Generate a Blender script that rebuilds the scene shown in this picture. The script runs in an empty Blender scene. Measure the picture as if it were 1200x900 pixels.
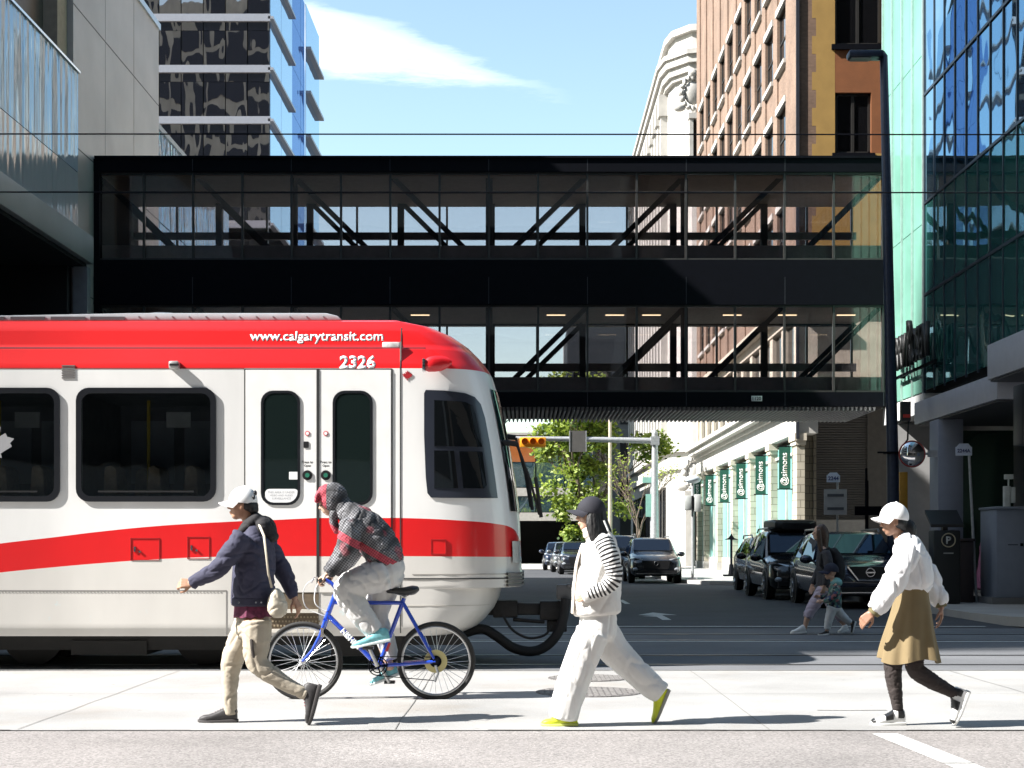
import bpy, bmesh, math, random
from mathutils import Vector, Matrix, noise
random.seed(7)
R = math.radians
F, VX, VY, HC = 1800.0, 615.0, 640.0, 1.3      # focal in px of the 1200 px frame, vanishing point, eye height
scene = bpy.context.scene
COL = scene.collection

def P(px, py, Y):
    return Vector(((px - VX) * Y / F, Y, HC + (VY - py) * Y / F))

# ------------------------------------------------------------------ materials
def nt(m):
    m.use_nodes = True
    return m.node_tree.nodes, m.node_tree.links

def pm(name, col, rough=.6, metal=0., var=.12, scale=6., bump=0., bscale=60., coat=0., stretch=(1, 1, 1), spec=.5):
    m = bpy.data.materials.new(name)
    N, L = nt(m)
    b = N['Principled BSDF']
    b.inputs['Roughness'].default_value = rough
    b.inputs['Metallic'].default_value = metal
    b.inputs['Coat Weight'].default_value = coat
    b.inputs['Coat Roughness'].default_value = .05
    b.inputs['Specular IOR Level'].default_value = spec
    tc = N.new('ShaderNodeTexCoord')
    mp = N.new('ShaderNodeMapping'); mp.inputs['Scale'].default_value = stretch
    L.new(tc.outputs['Object'], mp.inputs['Vector'])
    nz = N.new('ShaderNodeTexNoise'); nz.inputs['Scale'].default_value = scale; nz.inputs['Detail'].default_value = 5
    L.new(mp.outputs[0], nz.inputs['Vector'])
    mr = N.new('ShaderNodeMapRange')
    mr.inputs['From Min'].default_value = .25; mr.inputs['From Max'].default_value = .75
    mr.inputs['To Min'].default_value = 1 - var; mr.inputs['To Max'].default_value = 1 + var
    L.new(nz.outputs['Fac'], mr.inputs['Value'])
    vm = N.new('ShaderNodeVectorMath'); vm.operation = 'SCALE'
    vm.inputs[0].default_value = col[:3]
    L.new(mr.outputs[0], vm.inputs['Scale'])
    L.new(vm.outputs[0], b.inputs['Base Color'])
    m['vm'] = vm.name
    if bump:
        n2 = N.new('ShaderNodeTexNoise'); n2.inputs['Scale'].default_value = bscale; n2.inputs['Detail'].default_value = 4
        L.new(mp.outputs[0], n2.inputs['Vector'])
        bp = N.new('ShaderNodeBump'); bp.inputs['Strength'].default_value = bump; bp.inputs['Distance'].default_value = .02
        L.new(n2.outputs['Fac'], bp.inputs['Height']); L.new(bp.outputs[0], b.inputs['Normal'])
    return m

def glass(name, tint, refl=.04, rough=.01, wave=0., wscale=.6, dark=1.0, gcol=(1, 1, 1)):
    """see-through pane: tinted transparency under a Fresnel reflection"""
    m = bpy.data.materials.new(name)
    N, L = nt(m)
    N.remove(N['Principled BSDF'])
    out = N['Material Output']
    t = N.new('ShaderNodeBsdfTransparent'); t.inputs[0].default_value = (*[c * dark for c in tint], 1)
    g = N.new('ShaderNodeBsdfGlossy'); g.inputs['Roughness'].default_value = rough; g.inputs['Color'].default_value = (*gcol, 1)
    fr = N.new('ShaderNodeFresnel'); fr.inputs['IOR'].default_value = 1.5
    mth = N.new('ShaderNodeMath'); mth.operation = 'ADD'; mth.use_clamp = True; mth.inputs[1].default_value = refl
    L.new(fr.outputs[0], mth.inputs[0])
    mx = N.new('ShaderNodeMixShader')
    L.new(mth.outputs[0], mx.inputs[0]); L.new(t.outputs[0], mx.inputs[1]); L.new(g.outputs[0], mx.inputs[2])
    L.new(mx.outputs[0], out.inputs['Surface'])
    if wave:
        _wave(N, L, g.inputs['Normal'], wave, wscale)
    return m

def _wave(N, L, sock, strength, scale, stretch=(1, 1, .45)):
    tc = N.new('ShaderNodeTexCoord')
    mp = N.new('ShaderNodeMapping'); mp.inputs['Scale'].default_value = stretch
    L.new(tc.outputs['Object'], mp.inputs['Vector'])
    nz = N.new('ShaderNodeTexNoise'); nz.inputs['Scale'].default_value = scale; nz.inputs['Detail'].default_value = 1.5
    L.new(mp.outputs[0], nz.inputs['Vector'])
    bp = N.new('ShaderNodeBump'); bp.inputs['Strength'].default_value = strength; bp.inputs['Distance'].default_value = .3
    L.new(nz.outputs['Fac'], bp.inputs['Height']); L.new(bp.outputs[0], sock)

def mirror_glass(name, col, refl, rough=.02, wave=.0, wscale=.5, stretch=(1, 1, .45), gcol=(1, 1, 1)):
    """coated facade glass: dark body colour and a strong, slightly rippled reflection"""
    m = bpy.data.materials.new(name)
    N, L = nt(m)
    N.remove(N['Principled BSDF'])
    d = N.new('ShaderNodeBsdfDiffuse'); d.inputs[0].default_value = (*col, 1)
    g = N.new('ShaderNodeBsdfGlossy'); g.inputs['Roughness'].default_value = rough; g.inputs['Color'].default_value = (*gcol, 1)
    fr = N.new('ShaderNodeFresnel'); fr.inputs['IOR'].default_value = 1.5
    mth = N.new('ShaderNodeMath'); mth.operation = 'ADD'; mth.use_clamp = True; mth.inputs[1].default_value = refl
    L.new(fr.outputs[0], mth.inputs[0])
    mx = N.new('ShaderNodeMixShader')
    L.new(mth.outputs[0], mx.inputs[0]); L.new(d.outputs[0], mx.inputs[1]); L.new(g.outputs[0], mx.inputs[2])
    L.new(mx.outputs[0], N['Material Output'].inputs['Surface'])
    if wave:
        _wave(N, L, g.inputs['Normal'], wave, wscale, stretch)
    return m

def emit(name, col, s):
    m = bpy.data.materials.new(name); N, L = nt(m)
    b = N['Principled BSDF']; b.inputs['Base Color'].default_value = (*col, 1)
    b.inputs['Emission Color'].default_value = (*col, 1); b.inputs['Emission Strength'].default_value = s
    return m

# ------------------------------------------------------------------ mesh builder
class MB:
    def __init__(s):
        s.v = []; s.f = []; s.m = []
    def add(s, vs, fs, mi=0):
        o = len(s.v); s.v += [Vector(a) for a in vs]
        for f in fs:
            s.f.append([o + i for i in f]); s.m.append(mi)
        return s
    def box(s, x0, x1, y0, y1, z0, z1, mi=0):
        return s.add([(x0, y0, z0), (x1, y0, z0), (x1, y1, z0), (x0, y1, z0), (x0, y0, z1), (x1, y0, z1), (x1, y1, z1), (x0, y1, z1)],
                     [(0, 3, 2, 1), (4, 5, 6, 7), (0, 1, 5, 4), (1, 2, 6, 5), (2, 3, 7, 6), (3, 0, 4, 7)], mi)
    def poly(s, pts, mi=0):
        return s.add(pts, [tuple(range(len(pts)))], mi)
    def prism(s, poly, axis, a0, a1, mi=0):
        n = len(poly)
        def c(p, a):
            return (a, p[0], p[1]) if axis == 'x' else (p[0], a, p[1]) if axis == 'y' else (p[0], p[1], a)
        vs = [c(p, a0) for p in poly] + [c(p, a1) for p in poly]
        fs = [tuple(range(n)), tuple(range(2 * n - 1, n - 1, -1))] + [(i, (i + 1) % n, n + (i + 1) % n, n + i) for i in range(n)]
        return s.add(vs, fs, mi)
    def rings(s, rings, cap=True, mi=0, closed=True):
        n = len(rings[0]); vs = [p for r in rings for p in r]; fs = []
        for k in range(len(rings) - 1):
            for i in range(n if closed else n - 1):
                j = (i + 1) % n
                fs.append((k * n + i, k * n + j, (k + 1) * n + j, (k + 1) * n + i))
        if cap:
            fs.append(tuple(range(n - 1, -1, -1))); fs.append(tuple((len(rings) - 1) * n + i for i in range(n)))
        return s.add(vs, fs, mi)
    def tube(s, pts, r, n=8, mi=0, ref=None, flat=1.0):
        pts = [Vector(p) for p in pts]
        rs = r if isinstance(r, (list, tuple)) else [r] * len(pts)
        rg = []; prev = None
        for i, p in enumerate(pts):
            t = (pts[min(i + 1, len(pts) - 1)] - pts[max(i - 1, 0)])
            t = t.normalized() if t.length > 1e-9 else Vector((0, 0, 1))
            if prev is None:
                a = Vector(ref) if ref else (Vector((0, 0, 1)) if abs(t.z) < .9 else Vector((1, 0, 0)))
            else:
                a = prev
            u = a - t * a.dot(t)
            if u.length < 1e-6:
                u = t.orthogonal()
            u.normalize(); w = t.cross(u); prev = u
            rg.append([p + u * (rs[i] * math.cos(2 * math.pi * k / n)) + w * (rs[i] * flat * math.sin(2 * math.pi * k / n)) for k in range(n)])
        return s.rings(rg, mi=mi)
    def lathe(s, prof, c, n=20, axis='z', mi=0, cap=True):
        c = Vector(c); rg = []
        for r, z in prof:
            ring = []
            for k in range(n):
                a = 2 * math.pi * k / n; x, y = r * math.cos(a), r * math.sin(a)
                ring.append(c + Vector((x, y, z) if axis == 'z' else (x, z, y) if axis == 'y' else (z, x, y)))
            rg.append(ring)
        return s.rings(rg, cap=cap, mi=mi)
    def torus(s, c, rr, r, axis='y', n=40, k=8, mi=0, wide=1.0):
        c = Vector(c); rg = []
        for i in range(n + 1):
            a = 2 * math.pi * i / n; ring = []
            for j in range(k):
                b = 2 * math.pi * j / k
                q = rr + r * math.cos(b); h = r * wide * math.sin(b)
                x, y = q * math.cos(a), q * math.sin(a)
                ring.append(c + Vector((x, h, y) if axis == 'y' else (h, x, y) if axis == 'x' else (x, y, h)))
            rg.append(ring)
        return s.rings(rg, cap=False, mi=mi)
    def ell(s, c, r, n=16, m=10, rot=None, mi=0):
        c = Vector(c); rg = []
        for i in range(m + 1):
            th = math.pi * i / m; z = math.cos(th); q = max(math.sin(th), 1e-3)
            ring = []
            for k in range(n):
                a = 2 * math.pi * k / n
                v = Vector((r[0] * q * math.cos(a), r[1] * q * math.sin(a), r[2] * z))
                if rot is not None:
                    v = rot @ v
                ring.append(c + v)
            rg.append(ring)
        return s.rings(rg, mi=mi)
    def build(s, name, mat, parent=None, smooth=False, bevel=0., loc=None, raw=False):
        me = bpy.data.meshes.new(name)
        org = Vector((0, 0, 0))
        if parent is not None and not raw:
            q = parent
            while q is not None:
                org += Vector(q.location); q = q.parent
        if loc is not None:
            org = Vector(loc)
        me.from_pydata([p - org for p in s.v], [], s.f)
        me.polygons.foreach_set('material_index', s.m)
        bm = bmesh.new(); bm.from_mesh(me)
        bmesh.ops.recalc_face_normals(bm, faces=bm.faces)
        if bevel:
            es = [e for e in bm.edges if len(e.link_faces) == 2 and e.calc_face_angle(0) > .5]
            bmesh.ops.bevel(bm, geom=es, offset=bevel, segments=2, affect='EDGES', profile=.5, clamp_overlap=True)
        bm.to_mesh(me); bm.free()
        for mm in (mat if isinstance(mat, (list, tuple)) else [mat]):
            me.materials.append(mm)
        if smooth or bevel:
            me.polygons.foreach_set('use_smooth', [True] * len(me.polygons))
            me.set_sharp_from_angle(angle=R(38))
        o = bpy.data.objects.new(name, me); COL.objects.link(o)
        if parent is not None:
            o.parent = parent
        if loc is not None:
            o.location = loc
        return o

def tag(o, label=None, cat=None, group=None, kind=None):
    if label: o['label'] = label
    if cat: o['category'] = cat
    if group: o['group'] = group
    if kind: o['kind'] = kind
    return o

def empty(name, loc, label, cat, group=None, rz=0.):
    o = bpy.data.objects.new(name, None); COL.objects.link(o)
    o.location = loc; o.rotation_euler.z = rz; o.empty_display_size = .3
    return tag(o, label, cat, group)

def copy_tree(o, parent=None):
    c = o.copy(); COL.objects.link(c); c.parent = parent
    for ch in [x for x in COL.objects if x.parent == o]:
        copy_tree(ch, c)
    return c

def kids(o):
    return [x for x in COL.objects if x.parent == o]

def text(body, width, center, rot, mat, name, parent, bold=.0, extrude=.004, height=None, spacing=1.0):
    """a line of raised lettering as a mesh; width (or height) in metres; center in world space"""
    cu = bpy.data.curves.new(name, 'FONT'); cu.body = body; cu.size = 1; cu.extrude = 0; cu.offset = bold
    cu.align_x = 'CENTER'; cu.align_y = 'CENTER'; cu.space_character = spacing; cu.resolution_u = 3
    to = bpy.data.objects.new('tmp', cu); COL.objects.link(to)
    dg = bpy.context.evaluated_depsgraph_get(); dg.update()
    me = bpy.data.meshes.new_from_object(to.evaluated_get(dg))
    bpy.data.objects.remove(to)
    xs = [v.co.x for v in me.vertices]; ys = [v.co.y for v in me.vertices]
    w = max(xs) - min(xs); h = max(ys) - min(ys); cx = (max(xs) + min(xs)) / 2; cy = (max(ys) + min(ys)) / 2
    sx = width / w if width else height / h
    sy = height / h if height else sx
    Mx = Matrix.Translation(Vector(center)) @ Matrix([[1, 0, 0, 0], [0, 1, 0, 0], [0, 0, 1, 0], [0, 0, 0, 1]])
    from mathutils import Euler
    Mx = Matrix.Translation(Vector(center)) @ Euler(rot).to_matrix().to_4x4()
    bm = bmesh.new(); bm.from_mesh(me)
    for v in bm.verts:
        v.co = Vector(((v.co.x - cx) * sx, (v.co.y - cy) * sy, 0))
    ex = bmesh.ops.extrude_face_region(bm, geom=list(bm.faces))
    for e in ex['geom']:
        if isinstance(e, bmesh.types.BMVert):
            e.co.z += extrude
    org = Vector((0, 0, 0)); q = parent
    while q is not None:
        org += Vector(q.location); q = q.parent
    for v in bm.verts:
        v.co = Mx @ v.co - org
    bmesh.ops.recalc_face_normals(bm, faces=bm.faces)
    bm.to_mesh(me); bm.free()
    me.materials.clear(); me.materials.append(mat)
    o = bpy.data.objects.new(name, me); COL.objects.link(o); o.parent = parent
    return o
FRONT = (math.pi / 2, 0, 0)              # lettering that faces the camera side
WEST = (math.pi / 2, 0, -math.pi / 2)    # lettering on a wall that faces -X

def rrect(x0, x1, z0, z1, r, n=5):
    """rounded rectangle outline"""
    out = []
    for cx, cz, a0 in ((x1 - r, z1 - r, 0), (x0 + r, z1 - r, 90), (x0 + r, z0 + r, 180), (x1 - r, z0 + r, 270)):
        for k in range(n + 1):
            a = R(a0 + 90 * k / n); out.append((cx + r * math.cos(a), cz + r * math.sin(a)))
    return out

# ------------------------------------------------------------------ shared materials
M = {}
M['steel_black'] = pm('steel_black', (.0025, .003, .0055), .7, var=.2, spec=.08)
M['truss_dark'] = pm('truss_dark', (.026, .029, .038), .6, var=.15, spec=.25)
M['steel_grey'] = pm('steel_grey', (.28, .29, .30), .4, .6)
M['galv'] = pm('galvanised', (.42, .43, .44), .45, .5, var=.18, scale=12)
M['rubber'] = pm('rubber', (.014, .014, .015), .75, var=.2)
M['black_plastic'] = pm('black_plastic', (.012, .012, .013), .4, var=.1)
M['chrome'] = pm('chrome', (.75, .75, .76), .15, 1., var=.05)
M['white_paint'] = pm('white_paint', (.78, .78, .77), .45, var=.05)
M['road_paint'] = pm('road_paint', (.52, .52, .50), .8, var=.25, scale=9)
M['red_paint'] = pm('red_paint', (.62, .012, .018), .3, var=.05, coat=.5)
M['navy_steel'] = pm('navy_steel', (.018, .026, .052), .4, .2, var=.3, scale=10)
M['stone'] = pm('cream_stone', (.52, .47, .38), .8, var=.16, scale=2.5, bump=.25, bscale=14)
M['stone_white'] = pm('white_stone', (.43, .415, .385), .8, var=.16, scale=1.5, bump=.3, bscale=9)
M['concrete'] = pm('concrete', (.36, .355, .34), .85, var=.1, scale=1.5, bump=.1)
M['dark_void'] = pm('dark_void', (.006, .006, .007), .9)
M['letter_white'] = pm('letter_white', (.8, .8, .8), .5, var=.02)
M['letter_black'] = pm('letter_black', (.01, .01, .01), .5, var=.02)
M['green_flag'] = pm('green_flag', (.003, .075, .05), .7, var=.08)
M['yellow'] = pm('signal_yellow', (.85, .36, .015), .45, var=.06)

# ------------------------------------------------------------------ camera, sun, sky
cam = bpy.data.cameras.new('camera'); co = bpy.data.objects.new('camera', cam); COL.objects.link(co)
co.location = (0, 0, HC); co.rotation_euler = (R(90), 0, 0)
cam.sensor_width = 36.0; cam.lens = F / 1200 * 36
cam.shift_x = -(VX - 600) / 1200; cam.shift_y = (VY - 450) / 1200
cam.clip_end = 5000
scene.camera = co
SUN_AZ, SUN_EL = (-1.0, -.26), R(40)     # towards the sun, seen from above
h = Vector((*SUN_AZ, 0)).normalized()
sd = Vector((h.x * math.cos(SUN_EL), h.y * math.cos(SUN_EL), math.sin(SUN_EL)))
sl = bpy.data.lights.new('sun', 'SUN'); sl.energy = 5.0; sl.angle = R(.5); sl.color = (1, .97, .93)
so = bpy.data.objects.new('sun', sl); COL.objects.link(so)
so.rotation_euler = (-sd).to_track_quat('-Z', 'Y').to_euler(); so.location = sd * 150
w = bpy.data.worlds.new('World'); scene.world = w; w.use_nodes = True
N, L = w.node_tree.nodes, w.node_tree.links
bg = N['Background']; bg.inputs['Strength'].default_value = .078
sky = N.new('ShaderNodeTexSky'); sky.sky_type = 'NISHITA'; sky.sun_disc = False
sky.sun_elevation = SUN_EL; sky.sun_rotation = math.atan2(h.x, h.y)
sky.air_density = 1.0; sky.dust_density = .6; sky.ozone_density = 1.0
# thin streaks of cirrus
tc = N.new('ShaderNodeTexCoord')
mp = N.new('ShaderNodeMapping'); mp.inputs['Rotation'].default_value = (0, R(-14), 0); mp.inputs['Scale'].default_value = (2.2, 2.2, 16)
L.new(tc.outputs['Generated'], mp.inputs['Vector'])
nz = N.new('ShaderNodeTexNoise'); nz.inputs['Scale'].default_value = 1.6; nz.inputs['Detail'].default_value = 11; nz.inputs['Roughness'].default_value = .68
L.new(mp.outputs[0], nz.inputs['Vector'])
# one broad streak of cloud above the crossing: a soft ellipse of directions around its centre
def nd(op, a=None, b=None):
    n = N.new('ShaderNodeMath'); n.operation = op
    for i, x in enumerate((a, b)):
        if x is None: continue
        if isinstance(x, (int, float)): n.inputs[i].default_value = x
        else: L.new(x, n.inputs[i])
    return n.outputs[0]
sx = N.new('ShaderNodeSeparateXYZ'); L.new(tc.outputs['Generated'], sx.inputs[0])
rx = nd('DIVIDE', sx.outputs[0], sx.outputs[1]); rz = nd('DIVIDE', sx.outputs[2], sx.outputs[1])
cxp, czp = (395 - VX) / F, (VY - 48) / F
dx = nd('SUBTRACT', rx, cxp); dz = nd('SUBTRACT', rz, czp)
ca, sa = math.cos(R(-15)), math.sin(R(-15))
ua = nd('ADD', nd('MULTIPLY', dx, ca), nd('MULTIPLY', dz, sa))
va = nd('SUBTRACT', nd('MULTIPLY', dz, ca), nd('MULTIPLY', dx, sa))
wob = nd('MULTIPLY', nd('SUBTRACT', nz.outputs['Fac'], .5), .075)
va2 = nd('ADD', va, wob)
q = nd('ADD', nd('POWER', nd('DIVIDE', ua, .145), 2), nd('POWER', nd('DIVIDE', va2, nd('SUBTRACT', .024, nd('MULTIPLY', ua, .11))), 2))
mk = N.new('ShaderNodeMapRange'); mk.interpolation_type = 'SMOOTHSTEP'
mk.inputs['From Min'].default_value = 1.3; mk.inputs['From Max'].default_value = -.25
L.new(q, mk.inputs['Value'])
wsp = N.new('ShaderNodeMapRange'); wsp.inputs['From Min'].default_value = .28; wsp.inputs['From Max'].default_value = .72
L.new(nz.outputs['Fac'], wsp.inputs['Value'])
infront = nd('GREATER_THAN', sx.outputs[1], .05)
streak = nd('MULTIPLY', nd('MULTIPLY', mk.outputs[0], wsp.outputs[0]), infront)
thin = N.new('ShaderNodeMapRange'); thin.inputs['From Min'].default_value = .56; thin.inputs['From Max'].default_value = .85; thin.inputs['To Max'].default_value = .35
L.new(nz.outputs['Fac'], thin.inputs['Value'])
cl = streak
tint = N.new('ShaderNodeVectorMath'); tint.operation = 'MULTIPLY'; tint.inputs[1].default_value = SKY_TINT = (1.33, 1.31, 1.12)
L.new(sky.outputs[0], tint.inputs[0])
mxc = N.new('ShaderNodeMixRGB'); mxc.inputs[2].default_value = (9, 9.2, 9.4, 1)
L.new(cl, mxc.inputs[0]); L.new(tint.outputs[0], mxc.inputs[1]); L.new(mxc.outputs[0], bg.inputs['Color'])
vs = scene.view_settings
vs.view_transform = 'Standard'; vs.look = 'None'; vs.exposure = 1.6; vs.gamma = 1; vs.use_curve_mapping = False
scene.render.engine = 'CYCLES'
scene.cycles.max_bounces = 8; scene.cycles.transparent_max_bounces = 16; scene.cycles.use_denoising = True
scene.cycles.caustics_reflective = False; scene.cycles.caustics_refractive = False

# ------------------------------------------------------------------ ground
def asphalt(name, col, agg=.35, sc=220):
    m = pm(name, col, .85, var=.22, scale=.7, bump=.35, bscale=120)
    N, L = nt(m)
    vm = N[m['vm']]; b = N['Principled BSDF']
    tcn = N.new('ShaderNodeTexCoord')
    vo = N.new('ShaderNodeTexVoronoi'); vo.inputs['Scale'].default_value = sc
    L.new(tcn.outputs['Object'], vo.inputs['Vector'])
    mr = N.new('ShaderNodeMapRange'); mr.inputs['To Min'].default_value = 1 - agg; mr.inputs['To Max'].default_value = 1 + agg
    L.new(vo.outputs['Color'], mr.inputs['Value'])
    v2 = N.new('ShaderNodeVectorMath'); v2.operation = 'SCALE'
    L.new(vm.outputs[0], v2.inputs[0]); L.new(mr.outputs[0], v2.inputs['Scale']); L.new(v2.outputs[0], b.inputs['Base Color'])
    return m
def sheet(name, pts, z, mat, thick=0.):
    mb = MB()
    if thick:
        mb.prism(pts, 'z', z - thick, z)
    else:
        mb.poly([(x, y, z) for x, y in pts])
    return tag(mb.build(name, mat), kind='structure')
def rect(x0, x1, y0, y1): return [(x0, y0), (x1, y0), (x1, y1), (x0, y1)]
sheet('ground', rect(-1500, 1500, -1500, 2500), -.05, pm('far_ground', (.09, .088, .085), .9))
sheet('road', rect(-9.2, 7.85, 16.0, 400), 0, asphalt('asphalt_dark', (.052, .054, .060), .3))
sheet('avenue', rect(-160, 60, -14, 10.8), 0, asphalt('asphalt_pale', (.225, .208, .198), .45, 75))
sheet('track_bed', rect(-160, 60, 16.003, 24.2), .004, asphalt('track_concrete', (.125, .128, .135), .2, 160))
# pale concrete slab of the platform lane, with scored joints and stains
cm = asphalt('slab_concrete', (.30, .295, .285), .10, 150)
N_, L_ = nt(cm); b_ = N_['Principled BSDF']; src = b_.inputs['Base Color'].links[0].from_socket
t_ = N_.new('ShaderNodeTexCoord'); n_ = N_.new('ShaderNodeTexNoise'); n_.inputs['Scale'].default_value = .55; n_.inputs['Detail'].default_value = 8; n_.inputs['Roughness'].default_value = .65
L_.new(t_.outputs['Object'], n_.inputs['Vector'])
r_ = N_.new('ShaderNodeMapRange'); r_.inputs['From Min'].default_value = .52; r_.inputs['From Max'].default_value = .75; r_.inputs['To Max'].default_value = .55
L_.new(n_.outputs['Fac'], r_.inputs['Value'])
x_ = N_.new('ShaderNodeMixRGB'); x_.blend_type = 'MULTIPLY'; x_.inputs[2].default_value = (.80, .66, .52, 1)
L_.new(r_.outputs[0], x_.inputs[0]); L_.new(src, x_.inputs[1])
v_ = N_.new('ShaderNodeTexVoronoi'); v_.inputs['Scale'].default_value = 2.6; L_.new(t_.outputs['Object'], v_.inputs['Vector'])
g_ = N_.new('ShaderNodeMapRange'); g_.inputs['From Min'].default_value = .035; g_.inputs['From Max'].default_value = .06; g_.inputs['To Min'].default_value = .55; g_.inputs['To Max'].default_value = 0
L_.new(v_.outputs['Distance'], g_.inputs['Value'])
y_ = N_.new('ShaderNodeMixRGB'); y_.blend_type = 'MULTIPLY'; y_.inputs[2].default_value = (.45, .43, .42, 1)
L_.new(g_.outputs[0], y_.inputs[0]); L_.new(x_.outputs[0], y_.inputs[1]); L_.new(y_.outputs[0], b_.inputs['Base Color'])
sheet('pavement', rect(-160, 60, 10.8, 16.0), .006, cm)
jm = pm('joint_dark', (.17, .165, .155), .9, var=.3, scale=30)
mb = MB()
def crack(mb, pts, w, z):
    for i in range(len(pts) - 1):
        a, b = Vector((*pts[i], 0)), Vector((*pts[i + 1], 0))
        d = (b - a).normalized(); nrm = Vector((-d.y, d.x, 0)) * w / 2
        mb.poly([(*(a - nrm).xy, z), (*(b - nrm).xy, z), (*(b + nrm).xy, z), (*(a + nrm).xy, z)])
for x in (-8.9, -6.25, -3.58, -.92, 1.72, 4.4, 7.1):
    pts = [(x + random.uniform(-.008, .008), 10.83 + 5.1 * k / 8) for k in range(9)]
    crack(mb, pts, .008, .010)
crack(mb, [(-20 + i * 1.5, 13.45 + random.uniform(-.01, .01)) for i in range(24)], .008, .010)
for i in range(90):
    if random.random() < .62:
        x0_ = -20 + i * .42; crack(mb, [(x0_, 10.81 + random.uniform(-.012, .012)), (x0_ + .2, 10.81 + random.uniform(-.02, .02)), (x0_ + .42, 10.81 + random.uniform(-.012, .012))], random.uniform(.008, .022), .010)
crack(mb, [(-20 + i * .7, 15.98 + random.uniform(-.01, .01)) for i in range(50)], .05, .010)
crack(mb, [(2.3, 12.1), (2.55, 12.08), (2.85, 12.1)], .03, .010)
tag(mb.build('pavement_joints', jm), kind='structure')
# faint longitudinal joints in the shaded roadway
mb = MB()
for y, wd in ((19.3, .03), (20.9, .03), (22.6, .03)):
    mb.poly([(-60, y, .009), (40, y, .009), (40, y + wd, .009), (-60, y + wd, .009)])
tag(mb.build('roadway_joints', jm), kind='structure')
# rails, flush in the roadway
for yr in (16.75, 18.19, 21.1, 22.54):
    mb = MB().box(-160, 60, yr - .035, yr + .035, .0, .012)
    tag(mb.build('rail', pm('rail_steel', (.10, .10, .105), .3, .6)), kind='structure')
# painted markings
mb = MB()
mb.poly([(2.40, 10.62, .004), (2.58, 10.62, .004), (2.68, 9.2, .004), (2.50, 9.2, .004)])
mb.poly([(2.50, 9.15, .004), (2.68, 9.15, .004), (2.74, 8.2, .004), (2.56, 8.2, .004)])
for y in (20.75, 24.6):
    mb.poly([(-6, y, .010), (7.4, y, .010), (7.4, y + .17, .010), (-6, y + .17, .010)])
for y0 in (34.5, 41, 47.5, 56, 64):
    mb.poly([(2.25, y0, .004), (2.37, y0, .004), (2.37, y0 + 2.6, .004), (2.25, y0 + 2.6, .004)])
# turn arrow
ax, ay = 2.42, 27.0
mb.poly([(ax, ay, .004), (ax + .16, ay, .004), (ax + .16, ay + 1.9, .004), (ax, ay + 1.9, .004)])
mb.poly([(ax - .25, ay + 1.5, .005), (ax + .0, ay + 1.2, .005), (ax + .0, ay + 1.8, .005)])
mb.poly([(ax + .16, ay + 1.9, .005), (ax + .45, ay + 1.9, .005), (ax + .08, ay + 3.0, .005), (ax - .29, ay + 1.9, .005), (ax, ay + 1.9, .005)])
tag(mb.build('road_markings', M['road_paint']), kind='structure')
# kerbed sidewalks
sw = pm('sidewalk_concrete', (.36, .35, .33), .85, var=.12, scale=1.2, bump=.1, bscale=90)
sheet('sidewalk', [(7.85, 27.0), (8.05, 25.6), (8.7, 24.6), (9.8, 24.2), (60, 24.2), (60, 84.4), (6.4, 84.4), (5.4, 82.5), (5.4, 54), (6.2, 51.5), (7.85, 49.5)], .13, sw, .16)
sheet('sidewalk_west', [(-9.3, 24.2), (-9.0, 24.6), (-9.0, 84), (-11.19, 84), (-60, 84), (-60, 24.2)], .13, sw, .16)
sheet('plaza', rect(-11, 26, 84.4, 97), .03, pm('plaza_paving', (.42, .40, .37), .85, var=.15))
# ================================================================== BUILDINGS
def brick(name, col, mortar, scale=4.5, var=.25):
    m = bpy.data.materials.new(name); N, L = nt(m); b = N['Principled BSDF']; b.inputs['Roughness'].default_value = .85
    tc = N.new('ShaderNodeTexCoord'); sp = N.new('ShaderNodeSeparateXYZ'); L.new(tc.outputs['Object'], sp.inputs[0])
    ad = N.new('ShaderNodeMath'); ad.operation = 'ADD'; L.new(sp.outputs[0], ad.inputs[0]); L.new(sp.outputs[1], ad.inputs[1])
    cb = N.new('ShaderNodeCombineXYZ'); L.new(ad.outputs[0], cb.inputs[0]); L.new(sp.outputs[2], cb.inputs[1])
    br = N.new('ShaderNodeTexBrick'); br.inputs['Scale'].default_value = scale
    br.inputs['Color1'].default_value = (*col, 1); br.inputs['Color2'].default_value = (*[c * (1 - var) for c in col], 1)
    br.inputs['Mortar'].default_value = (*mortar, 1); br.inputs['Mortar Size'].default_value = .012
    L.new(cb.outputs[0], br.inputs['Vector'])
    nz = N.new('ShaderNodeTexNoise'); nz.inputs['Scale'].default_value = .8; nz.inputs['Detail'].default_value = 6; L.new(tc.outputs['Object'], nz.inputs['Vector'])
    mr = N.new('ShaderNodeMapRange'); mr.inputs['From Min'].default_value = .3; mr.inputs['From Max'].default_value = .7; mr.inputs['To Min'].default_value = .78; mr.inputs['To Max'].default_value = 1.18
    L.new(nz.outputs['Fac'], mr.inputs['Value'])
    v = N.new('ShaderNodeVectorMath'); v.operation = 'SCALE'; L.new(br.outputs['Color'], v.inputs[0]); L.new(mr.outputs[0], v.inputs['Scale'])
    L.new(v.outputs[0], b.inputs['Base Color'])
    return m
def ribbed(name, col, scale, axis=0, rough=.5, metal=.3, strength=.5, var=.1):
    m = pm(name, col, rough, metal, var=var, scale=.6)
    N, L = nt(m); b = N['Principled BSDF']
    tc = N.new('ShaderNodeTexCoord'); wv = N.new('ShaderNodeTexWave'); wv.inputs['Scale'].default_value = scale
    wv.bands_direction = 'XYZ'[axis]; L.new(tc.outputs['Object'], wv.inputs['Vector'])
    bp = N.new('ShaderNodeBump'); bp.inputs['Strength'].default_value = strength; bp.inputs['Distance'].default_value = .02
    L.new(wv.outputs['Fac'], bp.inputs['Height']); L.new(bp.outputs[0], b.inputs['Normal'])
    return m
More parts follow.
